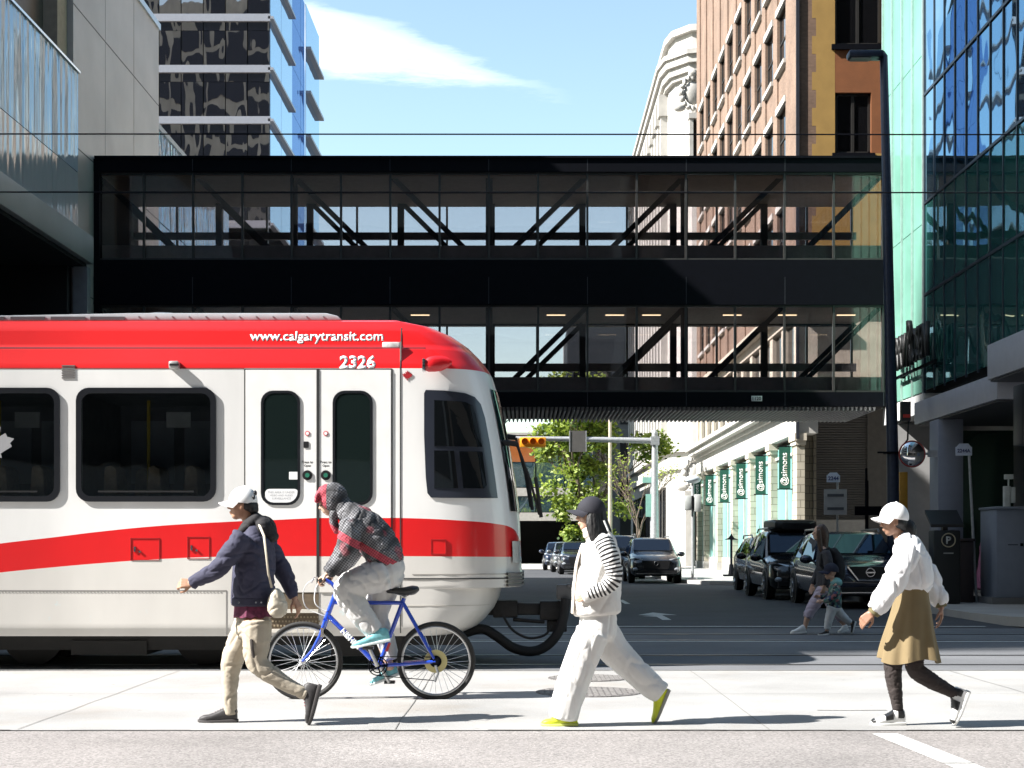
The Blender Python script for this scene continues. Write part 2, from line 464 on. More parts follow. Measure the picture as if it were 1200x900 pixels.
lamp_warm = emit('lamp_warm', (1, .8, .5), .8)

# ------------------------------------------------------------------ skybridge, two storeys over the street
BY0, BY1 = 40.0, 43.8
bx0, bx1 = -11.17, 9.38
BRG = empty('skybridge', (-.9, 41.9, 0), 'two-storey black steel and glass skybridge spanning the street above the tram', 'footbridge')
glz = glass('bridge_glass', (.86, .825, .815), refl=.025, wave=.05, wscale=.5)
glz2 = glass('bridge_glass_far', (.94, .94, .97), refl=.0)
def bpart(mb, name, mat, **k): return mb.build(name, mat, BRG, **k)
bpart(MB().box(bx0, bx1, BY0 - .12, BY1 + .12, 11.02, 11.37).box(bx0, bx1, BY0 - .16, BY1 + .16, 11.37, 11.43), 'roof', M['steel_black'])
bpart(MB().box(bx0, bx1, BY0 - .10, BY1 + .10, 8.30, 8.74).box(bx0, bx1, BY0 - .12, BY0 + .25, 7.57, 8.30).box(bx0, bx1, BY1 - .25, BY1 + .12, 7.57, 8.30), 'floor_beam', M['steel_black'])
bpart(MB().box(bx0, bx1, BY0 + .26, BY1 - .26, 7.60, 7.66), 'ceiling', pm('bridge_ceiling', (.42, .34, .28), .7))
bpart(MB().box(bx0, bx1, BY0 + .1, BY1 - .1, 10.95, 11.015), 'ceiling', pm('bridge_ceiling_top', (.50, .36, .27), .7))
bpart(MB().box(bx0, bx1, BY0 - .12, BY1 + .12, 4.93, 5.30), 'floor_beam', M['steel_black'])
mb = MB(); x = bx0                                                     # corrugated steel soffit
sf = pm('soffit_steel', (.36, .36, .37), .5, .3, var=.1)
while x < bx1 - .2:
    mb.prism([(x, 4.925), (x + .02, 4.83), (x + .055, 4.83), (x + .075, 4.925)], 'y', BY0 + .02, BY1 - .02); x += .115
bpart(mb, 'soffit', sf)
bpart(MB().box(bx0, bx1, BY0 + .02, BY1 - .02, 4.927, 4.929), 'soffit', M['steel_black'])
mb = MB()
for k_ in range(9):
    xj = bx1 - .06 - k_ * 2.564
    for z0_, z1_, yy_ in ((7.57, 8.30, BY0 - .123), (4.93, 5.30, BY0 - .123), (11.02, 11.37, BY0 - .123)):
        mb.box(xj - .008, xj + .008, yy_, BY0 - .1, z0_ + .01, z1_ - .01)
bpart(mb, 'panel_joint', pm('joint_slate', (.02, .022, .028), .5))
PW = 1.282; n_p = 16; px0 = bx1 - .06 - n_p * PW
mull = pm('mullion_bronze', (.05, .048, .046), .45, .4, var=.1)
mp_ = None
for lev, (z0, z1) in enumerate(((8.74, 11.02), (5.30, 7.57))):
    for i in range(n_p):
        xa, xb = px0 + i * PW, px0 + (i + 1) * PW
        bpart(MB().box(xa + .03, xb - .03, BY0 + .01, BY0 + .022, z0 + .02, z1 - .02), 'glass_pane', glz)
        bpart(MB().box(xa + .03, xb - .03, BY1 - .022, BY1 - .01, z0 + .02, z1 - .02), 'far_pane', glz2)
    for i in range(n_p + 1):
        xa = px0 + i * PW
        bpart(MB().box(xa - .028, xa + .028, BY0 - .06, BY0 + .05, z0, z1), 'mullion', mull)
        bpart(MB().box(xa - .028, xa + .028, BY1 - .05, BY1 + .06, z0, z1), 'mullion', mull)
    mb = MB().box(bx0, bx1, BY0 - .05, BY0 + .04, z0, z0 + .05).box(bx0, bx1, BY0 - .05, BY0 + .04, z1 - .05, z1)
    if lev == 0: mb.box(bx0, bx1, BY0 - .03, BY0 + .03, 10.49, 10.53)
    bpart(mb, 'glazing_rail', mull)
    # floor, knee wall and hand rail along the far side
    bpart(MB().box(bx0, bx1, BY1 - .2, BY1 - .06, z0, z0 + (1.02 if lev == 0 else .80)), 'knee_wall', pm('knee_grey', (.34, .34, .36), .6))
    bpart(MB().box(bx0, bx1, BY1 - .34, BY1 - .22, z0 + (1.24 if lev == 0 else .95), z0 + (1.44 if lev == 0 else 1.17)), 'hand_rail', pm('hand_rail_grey', (.26, .28, .34), .5))
    bpart(MB().box(bx0, bx1, BY0 + .15, BY0 + .20, z0 + .05, z0 + .42), 'skirting', pm('skirting_grey', (.34, .34, .345), .6))
    # trusses on both sides: diagonals and posts
    zb, zt = z0 - .25, z1
    for side, yy in ((0, BY0 + .38), (1, BY1 - .42)):
        for k in range(8):
            xa, xb = px0 + 2 * k * PW, px0 + 2 * (k + 1) * PW
            up = k >= 4 if True else 0
            a, b = ((xa, zb), (xb, zt)) if up else ((xa, zt), (xb, zb))
            d = Vector((b[0] - a[0], 0, b[1] - a[1])).normalized(); nn = Vector((-d.z, 0, d.x)) * .065
            A, B = Vector((a[0], yy, a[1])), Vector((b[0], yy, b[1]))
            mb = MB(); q = [A - nn, B - nn, B + nn, A + nn]
            mb.prism([(p.x, p.z) for p in q], 'y', yy - .06, yy + .06)
            bpart(mb, 'diagonal', M['truss_dark'])
            if side or k % 2 == 0:
                bpart(MB().box(xa - .09, xa + .09, yy - .09, yy + .09, z0, z1), 'post', M['truss_dark'])
    for x in (-8.9, -6.6, .6, 2.2, 3.2, 5.4, 6.9, 8.5, -3.1):
        bpart(MB().box(x, x + .5, 41.8, 41.86, z1 - .075 if lev == 0 else 7.58, z1 - .06 if lev == 0 else 7.60), 'ceiling_lamp', lamp_warm)
for x in (bx0 - .02,):
    bpart(MB().box(x, x + .14, BY0 - .13, BY1 + .13, 4.95, 11.36), 'end_frame', M['steel_black'])
pl = bpart(MB().box(5.88, 6.16, BY0 - .15, BY0 - .125, 5.06, 5.20), 'number_plate', M['white_paint'], bevel=.01)
text('1120', .22, (6.02, BY0 - .151, 5.13), FRONT, M['letter_black'], 'lettering', pl, bold=.02, extrude=.002)

# ------------------------------------------------------------------ grey metal clad building with the glass screen
GB = empty('metal_clad_building', (-20, 34, 0), 'grey metal panelled building with dark overhanging canopy where the tram comes from', 'building')
XL = -11.2
pan = ribbed('metal_panel', (.50, .465, .445), 3.2, 1, rough=.42, metal=.35, strength=.18, var=.14)
MB().box(-30, XL, 38.1, 47, 0, 17.1).build('wall', pan, GB)
mb = MB()
for z in (4.2, 7.7, 11.25, 14.75):
    mb.box(XL - .001, XL + .004, 38.1, 47, z, z + .03)
for y in (41.0, 44.0):
    mb.box(XL - .001, XL + .003, y, y + .015, 0, 17.1)
mb.build('panel_joint', pm('joint_grey', (.10, .10, .10), .6), GB)
MB().box(-30.1, XL + .05, 38.1, 47.06, 17.1, 17.28).build('coping', pm('coping_alu', (.55, .60, .66), .3, .6), GB)
MB().box(-30, -11.35, 37.3, 38.08, 9, 17.1).build('pier', pm('pier_beige', (.42, .34, .25), .7), GB)
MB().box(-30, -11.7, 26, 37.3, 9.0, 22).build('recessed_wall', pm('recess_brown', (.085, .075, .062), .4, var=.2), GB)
MB().box(-30, -15, 24.5, 37.7, 0, 8.2).box(-30, -11.25, 37.75, 38.09, 0, 8.2).build('lobby_shade_wall', M['dark_void'], GB)  # black boxes carry the darkness under the canopy, covering the panel wall's end
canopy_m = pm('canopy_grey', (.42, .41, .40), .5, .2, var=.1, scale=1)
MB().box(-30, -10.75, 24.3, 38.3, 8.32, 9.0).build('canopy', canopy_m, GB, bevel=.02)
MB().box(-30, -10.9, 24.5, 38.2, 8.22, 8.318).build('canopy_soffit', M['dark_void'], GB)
MB().box(-11.15, -10.8, 37.9, 38.2, .13, 8.2).build('column', pm('column_grey', (.30, .31, .33), .5, .4), GB)
# rippled glass screen standing on the canopy
scr = mirror_glass('screen_glass', (.50, .56, .66), .16, rough=.06, wave=.24, wscale=1.4, stretch=(2.2, 2.2, .16), gcol=(.66, .84, 1))
scr2 = mirror_glass('screen_glass_low', (.52, .54, .58), .16, rough=.12, wave=.28, wscale=1.4, stretch=(2.2, 2.2, .16))
y = 37.5
while y > 25:
    MB().box(-10.96, -10.9, y - 2.06, y - .03, 10.42, 12.85).build('glass_panel', scr, GB)
    MB().box(-10.96, -10.9, y - 2.06, y - .03, 9.1, 10.40).build('glass_panel', scr2, GB)
    y -= 2.06
MB().box(-10.98, -10.86, 25, 37.55, 12.85, 12.91).build('screen_rail', M['chrome'], GB)

# ------------------------------------------------------------------ low glass block behind it
PB = empty('glass_podium', (-20, 52, 0), 'low blue glass block with shimmering rods behind the grey metal building', 'building')
pg = mirror_glass('podium_glass', (.02, .05, .08), .35, rough=.03, wave=1.2, wscale=2.2, stretch=(2, 2, .5), gcol=(.6, .75, .9))
MB().box(-30, -11.45, 47.3, 59, 0, 14.2).build('wall', M['concrete'], PB)
for i in range(6):
    y0 = 47.35 + i * 1.94
    for z0, z1 in ((11.4, 14.2), (8.5, 11.36)):
        MB().box(-11.42, -11.36, y0, y0 + 1.86, z0, z1).build('window', pg, PB)
MB().box(-30, -11.3, 47.3, 59, 14.2, 14.36).build('coping', M['steel_grey'], PB)

# ------------------------------------------------------------------ dark glass tower with pale bands
TW = empty('glass_tower', (-32, 130, 0), 'dark mirror glass tower with pale horizontal floor bands rising behind the skybridge', 'tower')
tgl = mirror_glass('tower_glass', (.004, .004, .008), .42, rough=.012, wave=.09, wscale=.42, stretch=(1.3, 1, .5), gcol=(.98, .86, .80))
tgb = mirror_glass('tower_glass_blue', (.05, .13, .34), .42, rough=.03, wave=.08, wscale=.3, gcol=(.75, .9, 1))
tgd = mirror_glass('tower_glass_navy', (.04, .10, .36), .06, rough=.05, wave=.2, wscale=.4, gcol=(.5, .7, 1))
band = pm('tower_band', (.30, .30, .33), .4, .3, var=.06)
TX = -19.6
MB().box(-45, TX - 1.6, 118.25, 146, 0, 62).build('core', M['dark_void'], TW)
def tilted(xa, xb, y, za, zb):
    a_, b_ = random.uniform(-.03, .03), random.uniform(-.03, .03); q = MB().box(xa, xb, y, y + .05, za, zb)
    for p_ in q.v: p_.y += a_ * (p_.x - xa) / (xb - xa) + b_ * (p_.z - za) / (zb - za)
    return q
floors = [1.3 + (640 - yy) * 118 / 1800 for yy in (263, 202, 141, 81, 21, -39, -99)]
cols = [-33.2 + i * 1.7 for i in range(9)]
for k in range(len(floors) - 1):
    z0, z1 = floors[k], floors[k + 1]
    MB().box(-45, TX + .06, 117.86, 118.2, z0 - .28, z0 + .28).box(TX - .1, TX + .30, 117.86, 129.5, z0 - .10, z0 + .10).build('floor_band', band, TW)
    for i in range(8):
        xa = cols[i]; xb = cols[i + 1] if i < 7 else TX
        tilted(xa + .03, xb - .03, 118.0, z0 + .28, z1 - 1.0).build('window', tgl, TW)
        MB().box(xa + .03, xb - .03, 118.0, 118.05, z1 - .97, z1 - .28).build('window', tgl, TW) if i % 2 else None
        if i % 2 == 0:
            MB().box(xa + .03, xb - .03, 118.0, 118.05, z1 - .97, z1 - .28).build('spandrel', tgl, TW)
    for ya, yb, mt, xx in ((118.3, 123.6, tgb, TX), (123.7, 129.4, tgb, TX), (129.5, 134.5, tgd, TX - .05), (134.6, 137.1, tgd, TX - .05), (137.2, 146, tgb, TX + .05)):
        MB().box(xx - .05, xx, ya, yb, z0 + .02, z1 - .02).build('side_window', mt, TW)
    MB().box(TX + .05, TX + .5, 137.2, 146.2, z0 - .12, z0 + .12).build('sunshade', band, TW)

# ------------------------------------------------------------------ blue and pale green glass building
RB = empty('glass_building', (18, 32, 0), 'tall blue glass building with pale green glass end and grey canopies', 'building')
XR = 9.4
rgl = [mirror_glass('facade_blue_%d' % i, c, .62, rough=.012, wave=.05, wscale=.5, stretch=(1, 1, .7), gcol=(.66, .86, 1)) for i, c in enumerate(((.02, .07, .12), (.025, .085, .13), (.016, .06, .11)))]
rglow = [mirror_glass('facade_teal_%d' % i, c, .34, rough=.012, wave=.10, wscale=.5, gcol=(.55, .8, .85)) for i, c in enumerate(((.02, .11, .10), (.025, .13, .115), (.016, .09, .09)))]
MB().box(XR + .3, 40, 25, 40.2, 4.9, 44).build('core', M['dark_void'], RB)
pale = pm('pale_green_glass', (.15, .33, .26), .25, var=.18, scale=.7, coat=.15, spec=.25)
zs = [4.95, 7.2, 9.35, 11.9, 15, 20, 30]
ys = [25.05 + i * .85 for i in range(14)]
random.seed(3)
for k in range(len(zs) - 1):
    for i in range(13):
        mats_ = rglow if zs[k] < 9 else rgl
        o = MB().box(XR, XR + .03, ys[i] + .02, ys[i + 1] - .02, zs[k] + .015, zs[k + 1] - .015)
        t = random.uniform(-.006, .006)
        for v in o.v:
            v.x += t * (v.z - zs[k])*.35
        o.build('glass_panel', random.choice(mats_), RB)
for k, (z0, z1) in enumerate(((4.95, 8.9), (8.92, 12.9), (12.92, 16.9), (16.92, 21), (21.02, 30))):
    for i in range(4):
        ya = 36.15 + i * 1.02
        MB().box(XR + .0, XR + .05, ya + .015, ya + 1.005, z0, z1).build('pale_panel', pale, RB)
for i in range(7):
    for k in range(6):
        MB().box(XR + .04 + i * 1.9, XR + 1.9 + i * 1.9, 24.95, 24.99, zs[k] + .015, zs[k + 1] - .015).build('front_panel', (rglow if zs[k] < 9 else rgl)[(i + k) % 3], RB)
mb = MB()
for y in ys:
    mb.box(XR - .022, XR + .02, y - .022, y + .022, 4.9, 30)
for z in zs[1:-1]:
    mb.box(XR - .03, XR - .004, ys[0], ys[-1], z - .03, z + .03)
mb.build('mullion', pm('mullion_navy', (.05, .065, .085), .35, .5), RB)
mb = MB()
for i in range(5):
    y = 36.15 + i * 1.02
    mb.box(XR - .05, XR - .004, y - .018, y + .018, 4.9, 30)
mb.build('mullion', pm('mullion_silver', (.55, .66, .62), .3, .5), RB)
MB().box(XR - .03, XR + 20, 36.1, 40.18, 4.45, 4.9).build('soffit_edge', M['white_paint'], RB)
MB().box(XR + 1.8, XR + 25, 25.4, 40.1, .13, 4.4).build('ground_floor_wall', pm('lobby_panel', (.30, .29, .285), .6, var=.06), RB)
MB().box(XR + .3, XR + 1.8, 39.4, 40.1, .13, 4.4).build('end_wall', pm('panel_grey', (.34, .33, .33), .6, var=.08), RB)
MB().box(XR + .02, XR + 1.2, 38.9, 39.38, .13, 4.4).build('end_wall', pm('panel_pale', (.40, .395, .39), .6, var=.08), RB)
cg = pm('canopy_panel', (.40, .41, .46), .45, .2, var=.06)
MB().box(8.9, 30, 28.95, 35.1, 4.07, 4.57).build('canopy', cg, RB, bevel=.015)
MB().box(8.7, 30, 23.0, 28.9, 4.42, 5.08).build('canopy', cg, RB, bevel=.015)
MB().box(8.95, 29.9, 29.0, 35.0, 4.03, 4.066).box(8.75, 29.9, 23.05, 28.85, 4.38, 4.416).build('canopy_soffit', pm('soffit_dark', (.07, .07, .075), .5), RB)
MB().box(8.88, 9.42, 33.0, 33.7, .13, 4.03).build('column', pm('column_slate', (.25, .27, .33), .5, .2, var=.05), RB, bevel=.01)
shopg = mirror_glass('shop_glass', (.006, .025, .018), .12, rough=.02, wave=.25, wscale=.8, gcol=(.6, .85, .7))
for i in range(4):
    MB().box(9.75 + i * 1.6, 11.3 + i * 1.6, 35.2, 35.25, .3, 3.95).build('shop_window', shopg, RB)
# HARRY ROSEN lettering, standing off the pale end on brackets
SG = empty('shop_sign', (9.3, 36.5, 5.5), 'black raised shop lettering standing off the pale green glass facade', 'sign')
text('HARRY', 1.75, (9.12, 37.4, 5.98), WEST, M['letter_black'], 'lettering', SG, bold=.02, extrude=.09, height=.80, spacing=.95)
text('ROSEN', 1.75, (9.12, 35.45, 5.98), WEST, M['letter_black'], 'lettering', SG, bold=.02, extrude=.09, height=.80, spacing=.95)
text('R', .42, (9.10, 36.1, 6.08), WEST, M['letter_black'], 'lettering', SG, bold=.02, extrude=.09, height=1.08)
MB().box(9.20, 9.26, 34.5, 38.4, 5.44, 5.50).box(9.26, XR, 35, 35.06, 5.44, 5.5).box(9.26, XR, 37.9, 37.96, 5.44, 5.5).build('bracket_rail', M['steel_black'], SG)

# ------------------------------------------------------------------ brick store on a stone base
SB = empty('brick_building', (18, 68, 0), 'brown brick building with painted ochre corner on a cream stone storefront base', 'building')
brk = brick('brick_tan', (.225, .147, .104), (.25, .205, .17), 4.2)
brd = brick('brick_brown', (.20, .125, .085), (.16, .11, .08), 4.2)
ocm = pm('ochre_paint', (.33, .20, .055), .8, var=.12, scale=2, bump=.2, bscale=30)
orm = pm('rust_paint', (.20, .07, .022), .8, var=.15, scale=2, bump=.2, bscale=30)
XS = 9.4; Y0, Y1 = 53.0, 84.0
MB().box(XS + .45, 32, Y0 + .42, Y1, 9.6, 44).build('core', brd, SB)
wy = [56.3 + i * 2.81 for i in range(10)]
sills = [11.55 + 3.66 * k for k in range(4)]
wfr = pm('window_frame_dark', (.02, .018, .016), .5)
wgl = mirror_glass('dark_window', (.006, .006, .007), .06, rough=.03, wave=.1)
# piers and spandrels of the street front (the wall), openings left free
mb = MB(); HW = .93
edges = [Y0] + [v for y in wy for v in (y - HW, y + HW)] + [Y1]
for i in range(0, len(edges), 2):
    mb.box(XS, XS + .5, edges[i], edges[i + 1], 9.6, 44)
for y in wy:
    zc = [9.6] + [v for s_ in sills for v in (s_, s_ + 2.1)] + [sills[-1] + 3.66]
    for j in range(0, len(zc) - 1, 2):
        mb.box(XS + .06, XS + .45, y - HW, y + HW, zc[j], zc[j + 1])
    mb.box(XS + .06, XS + .45, y - HW, y + HW, sills[-1] + 3.66, 44)
mb.build('wall', brk, SB)
pane0 = None
for y in wy:
    for s_ in sills:
        win = MB().box(XS + .10, XS + .15, y - HW, y - HW + .08, s_, s_ + 2.1).box(XS + .10, XS + .15, y + HW - .08, y + HW, s_, s_ + 2.1).box(XS + .10, XS + .15, y - HW + .08, y + HW - .08, s_ + 1.0, s_ + 1.07).build('window', wfr, SB)
        MB().box(XS + .13, XS + .14, y - HW + .08, y + HW - .08, s_, s_ + 2.1).build('pane', wgl, win)
        MB().box(XS - .10, XS + .11, y - HW - .1, y + HW + .1, s_ - .16, s_).build('sill', M['stone_white'], win); MB().box(XS - .06, XS + .11, y - HW - .1, y + HW + .1, s_ + 2.1, s_ + 2.34).build('lintel', M['stone_white'], win)
# the side wall over the alley, facing the crossing
MB().box(XS + .004, 10.05, Y0 - .008, Y0 + .42, 9.62, 44).build('side_wall', brd, SB)
mb = MB(); random.seed(5)
z = 9.6
while z < 44:
    mb.box(10.05 - (.14 if int(z / .62) % 2 else 0), 10.7, Y0 - .012, Y0 + .40, z, z + .31 * 2); z += .62
mb.box(10.7, 12.34, Y0 - .012, Y0 + .40, 9.6, 14.85).box(12.34, 13.0, Y0 - .012, Y0 + .40, 9.6, 44)
mb.build('ochre_wall', ocm, SB)
MB().box(10.7, 12.34, Y0 - .01, Y0 + .40, 16.95, 18.55).box(11.95, 12.34, Y0 - .01, Y0 + .40, 14.85, 16.95).build('rust_panel', orm, SB)
for xa, xb, z0, z1 in ((10.72, 11.95, 14.85, 16.95), (10.7, 12.3, 18.6, 20.9), (10.7, 12.3, 22.3, 24.5)):
    fr = MB().box(xa, xb, Y0 + .1, Y0 + .16, z0, z0 + .09).box(xa, xb, Y0 + .1, Y0 + .16, z1 - .09, z1).box(xa, xa + .09, Y0 + .1, Y0 + .16, z0, z1).box(xb - .09, xb, Y0 + .1, Y0 + .16, z0, z1).box((xa + xb) / 2 - .05, (xa + xb) / 2 + .05, Y0 + .09, Y0 + .15, z0, z1).build('window', wfr, SB)
    MB().box(xa + .08, xb - .08, Y0 + .13, Y0 + .14, z0, z1).build('pane', wgl, fr)
    MB().box(xa - .12, xb + .12, Y0 - .1, Y0 + .1, z0 - .18, z0).build('sill', M['steel_black'], fr)
MB().box(XS - .05, XS + .06, Y0 - .09, Y0 - .014, 5, 44).build('downpipe', M['truss_dark'], SB)
# stone base
st = M['stone']
blk = brick('stone_blocks', (.46, .42, .33), (.20, .18, .14), .95, var=.08)
PY = [53.55, 59.0, 64.4, 69.8, 75.2, 80.6, 83.7]
aqua = pm('aqua_film', (.17, .40, .37), .3, var=.10, scale=.8, coat=.15)
for k, y in enumerate(PY):
    hw = .36 if k else .5
    MB().box(XS, XS + (.72 if k else .27), y - hw, y + hw, .5, 4.8).build('pier', blk, SB)
    MB().box(XS - .06, XS + (.72 if k else .29), y - hw - .06, y + hw + .06, .13, .5).build('plinth', M['stone_white'], SB)
    MB().box(XS - .10, XS + (.72 if k else .32), y - hw - .1, y + hw + .1, 4.95, 5.2).box(XS - .05, XS + (.72 if k else .30), y - hw - .05, y + hw + .05, 4.8, 4.95).build('capital', st, SB)
for k in range(6):
    ya, yb = PY[k] + .37, PY[k + 1] - .37
    MB().box(XS + .25, XS + .29, ya, yb, .75, 5.0).build('shop_window', aqua, SB)
    MB().box(XS + .20, XS + .7, ya, yb, .13, .75).build('stall_riser', M['stone_white'], SB)
    MB().box(XS + .16, XS + .25, (ya + yb) / 2 - .05, (ya + yb) / 2 + .05, .75, 4.55).box(XS + .16, XS + .25, ya, yb, 4.55, 4.65).build('window_bar', M['stone_white'], SB)
MB().box(XS + .73, 32, Y0 + 4.2, Y1, .13, 6.5).box(XS + .73, 32, Y0 + .15, Y1, 6.5, 9.6).build('base_core', st, SB)
MB().box(XS - .02, XS + .72, Y0, Y1, 5.2, 6.0).box(XS - .16, XS + .72, Y0 - .1, Y1, 6.0, 6.16).box(XS - .45, XS + .72, Y0 - .35, Y1, 6.16, 6.42).box(XS - .62, XS + .72, Y0 - .5, Y1, 6.42, 6.6).build('cornice', M['stone_white'], SB)
mb = MB()
for i in range(12):
    y = 54.3 + i * 2.62
    mb.box(XS, XS + .7, y - 1.31, y - .62, 6.6, 9.2)
mb.box(XS, XS + .7, 84 - .5, 84, 6.6, 9.2).box(XS - .05, XS + .7, Y0, Y1, 9.2, 9.58).box(XS - .4, XS + .7, Y0 - .3, Y1, 9.58, 9.85)
mb.build('upper_wall', st, SB)
for i in range(11):
    y = 54.3 + i * 2.62
    MB().box(XS + .14, XS + .2, y - .62, y + 1.31, 6.7, 9.15).build('base_window', wgl, SB)
# alley end: pier stone, shutter and wall darkened to carry shade; pale door
MB().box(XS + .74, 10.25, Y0 + 1.0, Y0 + 4.19, .13, 6.49).box(XS + .3, XS + .738, Y0 + 1.12, Y0 + 1.6, .13, 5.19).build('alley_pier', brick('stone_shaded', (.15, .135, .105), (.05, .045, .04), .95, var=.1), SB)
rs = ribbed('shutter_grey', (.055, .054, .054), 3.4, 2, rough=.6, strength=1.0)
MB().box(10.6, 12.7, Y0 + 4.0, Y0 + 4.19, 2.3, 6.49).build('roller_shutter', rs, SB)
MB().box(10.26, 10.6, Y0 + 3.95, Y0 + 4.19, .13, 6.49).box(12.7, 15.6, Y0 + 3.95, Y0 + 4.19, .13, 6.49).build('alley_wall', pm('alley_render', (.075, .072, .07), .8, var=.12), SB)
MB().box(10.6, 12.7, Y0 + 4.0, Y0 + 4.186, .13, 2.28).build('service_door', pm('door_grey', (.34, .33, .32), .6), SB)
# banners
fl0 = None
for i, yb in enumerate((53.9, 59.4, 64.8, 70.2, 75.8, 81.3)):
    f = empty('banner', (9.12, yb, 3.3), ('green banner with white lettering on the storefront corner pier, nearest to the alley', 'green banner with white lettering on the second stone pier from the alley',
        'green banner with white lettering on the third stone pier from the alley', 'green banner with white lettering on the fourth stone pier from the alley',
        'green banner with white lettering on the fifth stone pier, half behind a signal', 'green banner with white lettering farthest along, beside the carved doorway')[i], 'banner', 'green banners along the storefront')
    MB().box(8.92, 9.32, yb - .012, yb + .012, 3.32, 4.78).build('cloth', M['green_flag'], f)
    MB().tube([(8.86, yb, 4.80), (9.42, yb, 4.80)], .02, 6).build('bracket', M['steel_black'], f); MB().tube([(8.86, yb, 3.30), (9.42, yb, 3.30)], .02, 6).build('bracket', M['steel_black'], f)
    text('@simons', 1.14, (9.12, yb - .0125, 4.0), (math.pi / 2, -math.pi / 2, 0), M['letter_white'], 'lettering', f, bold=.01, extrude=.003)

# ------------------------------------------------------------------ white classical building beyond the plaza
WB = empty('classical_building', (16, 115, 0), 'white classical stone building with curved carved corner behind the brick one', 'building')
ws = M['stone_white']
def chamfer(off, x1=30, y1=136):
    return [(9.4 - off, y1), (9.4 - off, 100.2), (9.7 - off, 98.6 - off * .5), (10.6 - off * .5, 97.4 - off), (12.0, 97.0 - off), (x1, 97.0 - off), (x1, y1)]
MB().prism(chamfer(0), 'z', .03, 34.2).build('wall', ws, WB)
for z0, z1, off in ((6.2, 6.6, .25), (6.6, 7.3, .12), (7.3, 7.7, .45), (31.0, 31.3, .25), (31.3, 31.8, .45), (31.8, 32.3, .65), (32.3, 32.6, .8), (33.9, 34.3, .3)):
    MB().prism(chamfer(off), 'z', z0, z1).build('cornice', ws, WB)
for i in range(14):
    y = 101.5 + i * 2.4
    MB().box(8.95, 9.42, y - .38, y + .38, 7.7, 29.6).box(8.8, 9.42, y - .5, y + .5, 29.6, 31).box(8.85, 9.42, y - .48, y + .48, 7.7, 8.3).build('pilaster', ws, WB)
    if i < 13:
        for z0 in (9, 13, 17, 21, 25):
            MB().box(9.3, 9.405, y + .62, y + 1.78, z0, z0 + 2.6).build('window', wgl, WB)
        MB().box(9.3, 9.405, y + .55, y + 1.85, 1.2, 5.2).build('window', wgl, WB)
MB().box(10.62, 12.2, 96.93, 97.2, 25.0, 28.2).build('corner_window', wgl, WB)
MB().box(10.35, 10.6, 96.6, 97.3, 24.8, 28.2).box(11.02, 11.1, 96.85, 97.1, 24.8, 28.2).box(11.5, 11.58, 96.85, 97.1, 24.8, 28.2).box(10.3, 12.3, 96.5, 97.1, 28.2, 28.55).build('corner_window_frame', ws, WB)
def cartouche(c, r, name):
    mb = MB(); c = Vector(c)
    mb.ell(c, (r * .55, .25, r * .75), 14, 8)
    random.seed(11)
    for k in range(16):
        a = 2 * math.pi * k / 16
        mb.ell(c + Vector((r * .72 * math.cos(a), -.05, r * .98 * math.sin(a))), (r * .2 * random.uniform(.7, 1.2), .22, r * .24 * random.uniform(.7, 1.2)), 8, 6)
    mb.ell(c + Vector((0, -.1, r * 1.2)), (r * .3, .25, r * .3), 8, 6)
    for s in (-1, 1):
        mb.ell(c + Vector((s * r * .85, -.03, -r * .95)), (r * .4, .2, r * .25), 8, 6)
    mb.build(name, ws, WB, smooth=True)
cartouche((10.6, 96.95, 29.9), 1.0, 'carving')
cartouche((10.75, 97.0, 6.0 - .1), .95, 'carving')
MB().box(10.0, 12.1, 96.0, 97.2, 4.25, 4.75).box(10.1, 10.5, 96.4, 97.2, .03, 4.25).box(11.5, 11.9, 96.4, 97.2, .03, 4.25).build('door_surround', ws, WB)
MB().box(10.5, 11.5, 96.85, 97.1, .03, 4.2).build('door', wfr, WB)

# ------------------------------------------------------------------ street end: glass link building and grey block
EB = empty('link_building', (-4, 116, 0), 'glass and concrete building closing the far street end over a dark garage opening', 'building')
eg = mirror_glass('end_glass', (.03, .06, .075), .35, rough=.02, wave=.5, wscale=.35)
ego = mirror_glass('end_reflection_orange', (.30, .10, .03), .2, rough=.05, wave=.5, wscale=.35)  # orange put into the pane colour as a painted reflection
ec = pm('end_concrete', (.30, .29, .27), .8)
MB().box(-16, 5, 112.3, 125, 3.2, 9.4).build('core', M['dark_void'], EB)
MB().box(-16, 5, 112, 112.3, 4.95, 5.55).box(-16, 5, 112, 112.3, 3.15, 3.75).box(-16, 5, 112, 125, 9.4, 9.6).build('concrete_band', ec, EB)
for i in range(10):
    xa = -16 + i * 2.1
    for z0, z1, mt in ((3.8, 4.9, eg), (5.6, 7.4, eg), (7.45, 9.35, ego if i == 7 else eg)):
        MB().box(xa + .04, xa + 2.06, 112.1, 112.15, z0, z1).build('window', mt, EB)
MB().box(-16, -12, 112, 125, 0, 3.15).box(4.3, 5, 112, 125, 0, 3.15).box(-12, 4.3, 120, 121, 0, 3.15).build('garage_wall', M['dark_void'], EB)
for x in (-3.5, -1.6):
    MB().tube([(x, 113, 9.6), (x, 113, 10.6)], .06, 6).tube([(x, 113, 10.2), (x + 1.0, 113, 11.2)], .04, 6).build('roof_light', M['steel_black'], EB)
sheet('far_pavement', rect(-11, 9, 97, 111.9), .012, pm('far_slab', (.40, .39, .36), .85))
GT = empty('grey_block', (6, 150, 0), 'plain grey office block showing between the trees at the far street end', 'building')
MB().box(4, 20, 145, 160, 0, 22).build('wall', pm('grey_render', (.20, .195, .19), .8), GT)
for i in range(4):
    for k in range(5):
        MB().box(4.6 + i * 2.2, 6.0 + i * 2.2, 144.95, 145.02, 2 + k * 3.6, 4 + k * 3.6).build('window', wgl, GT)
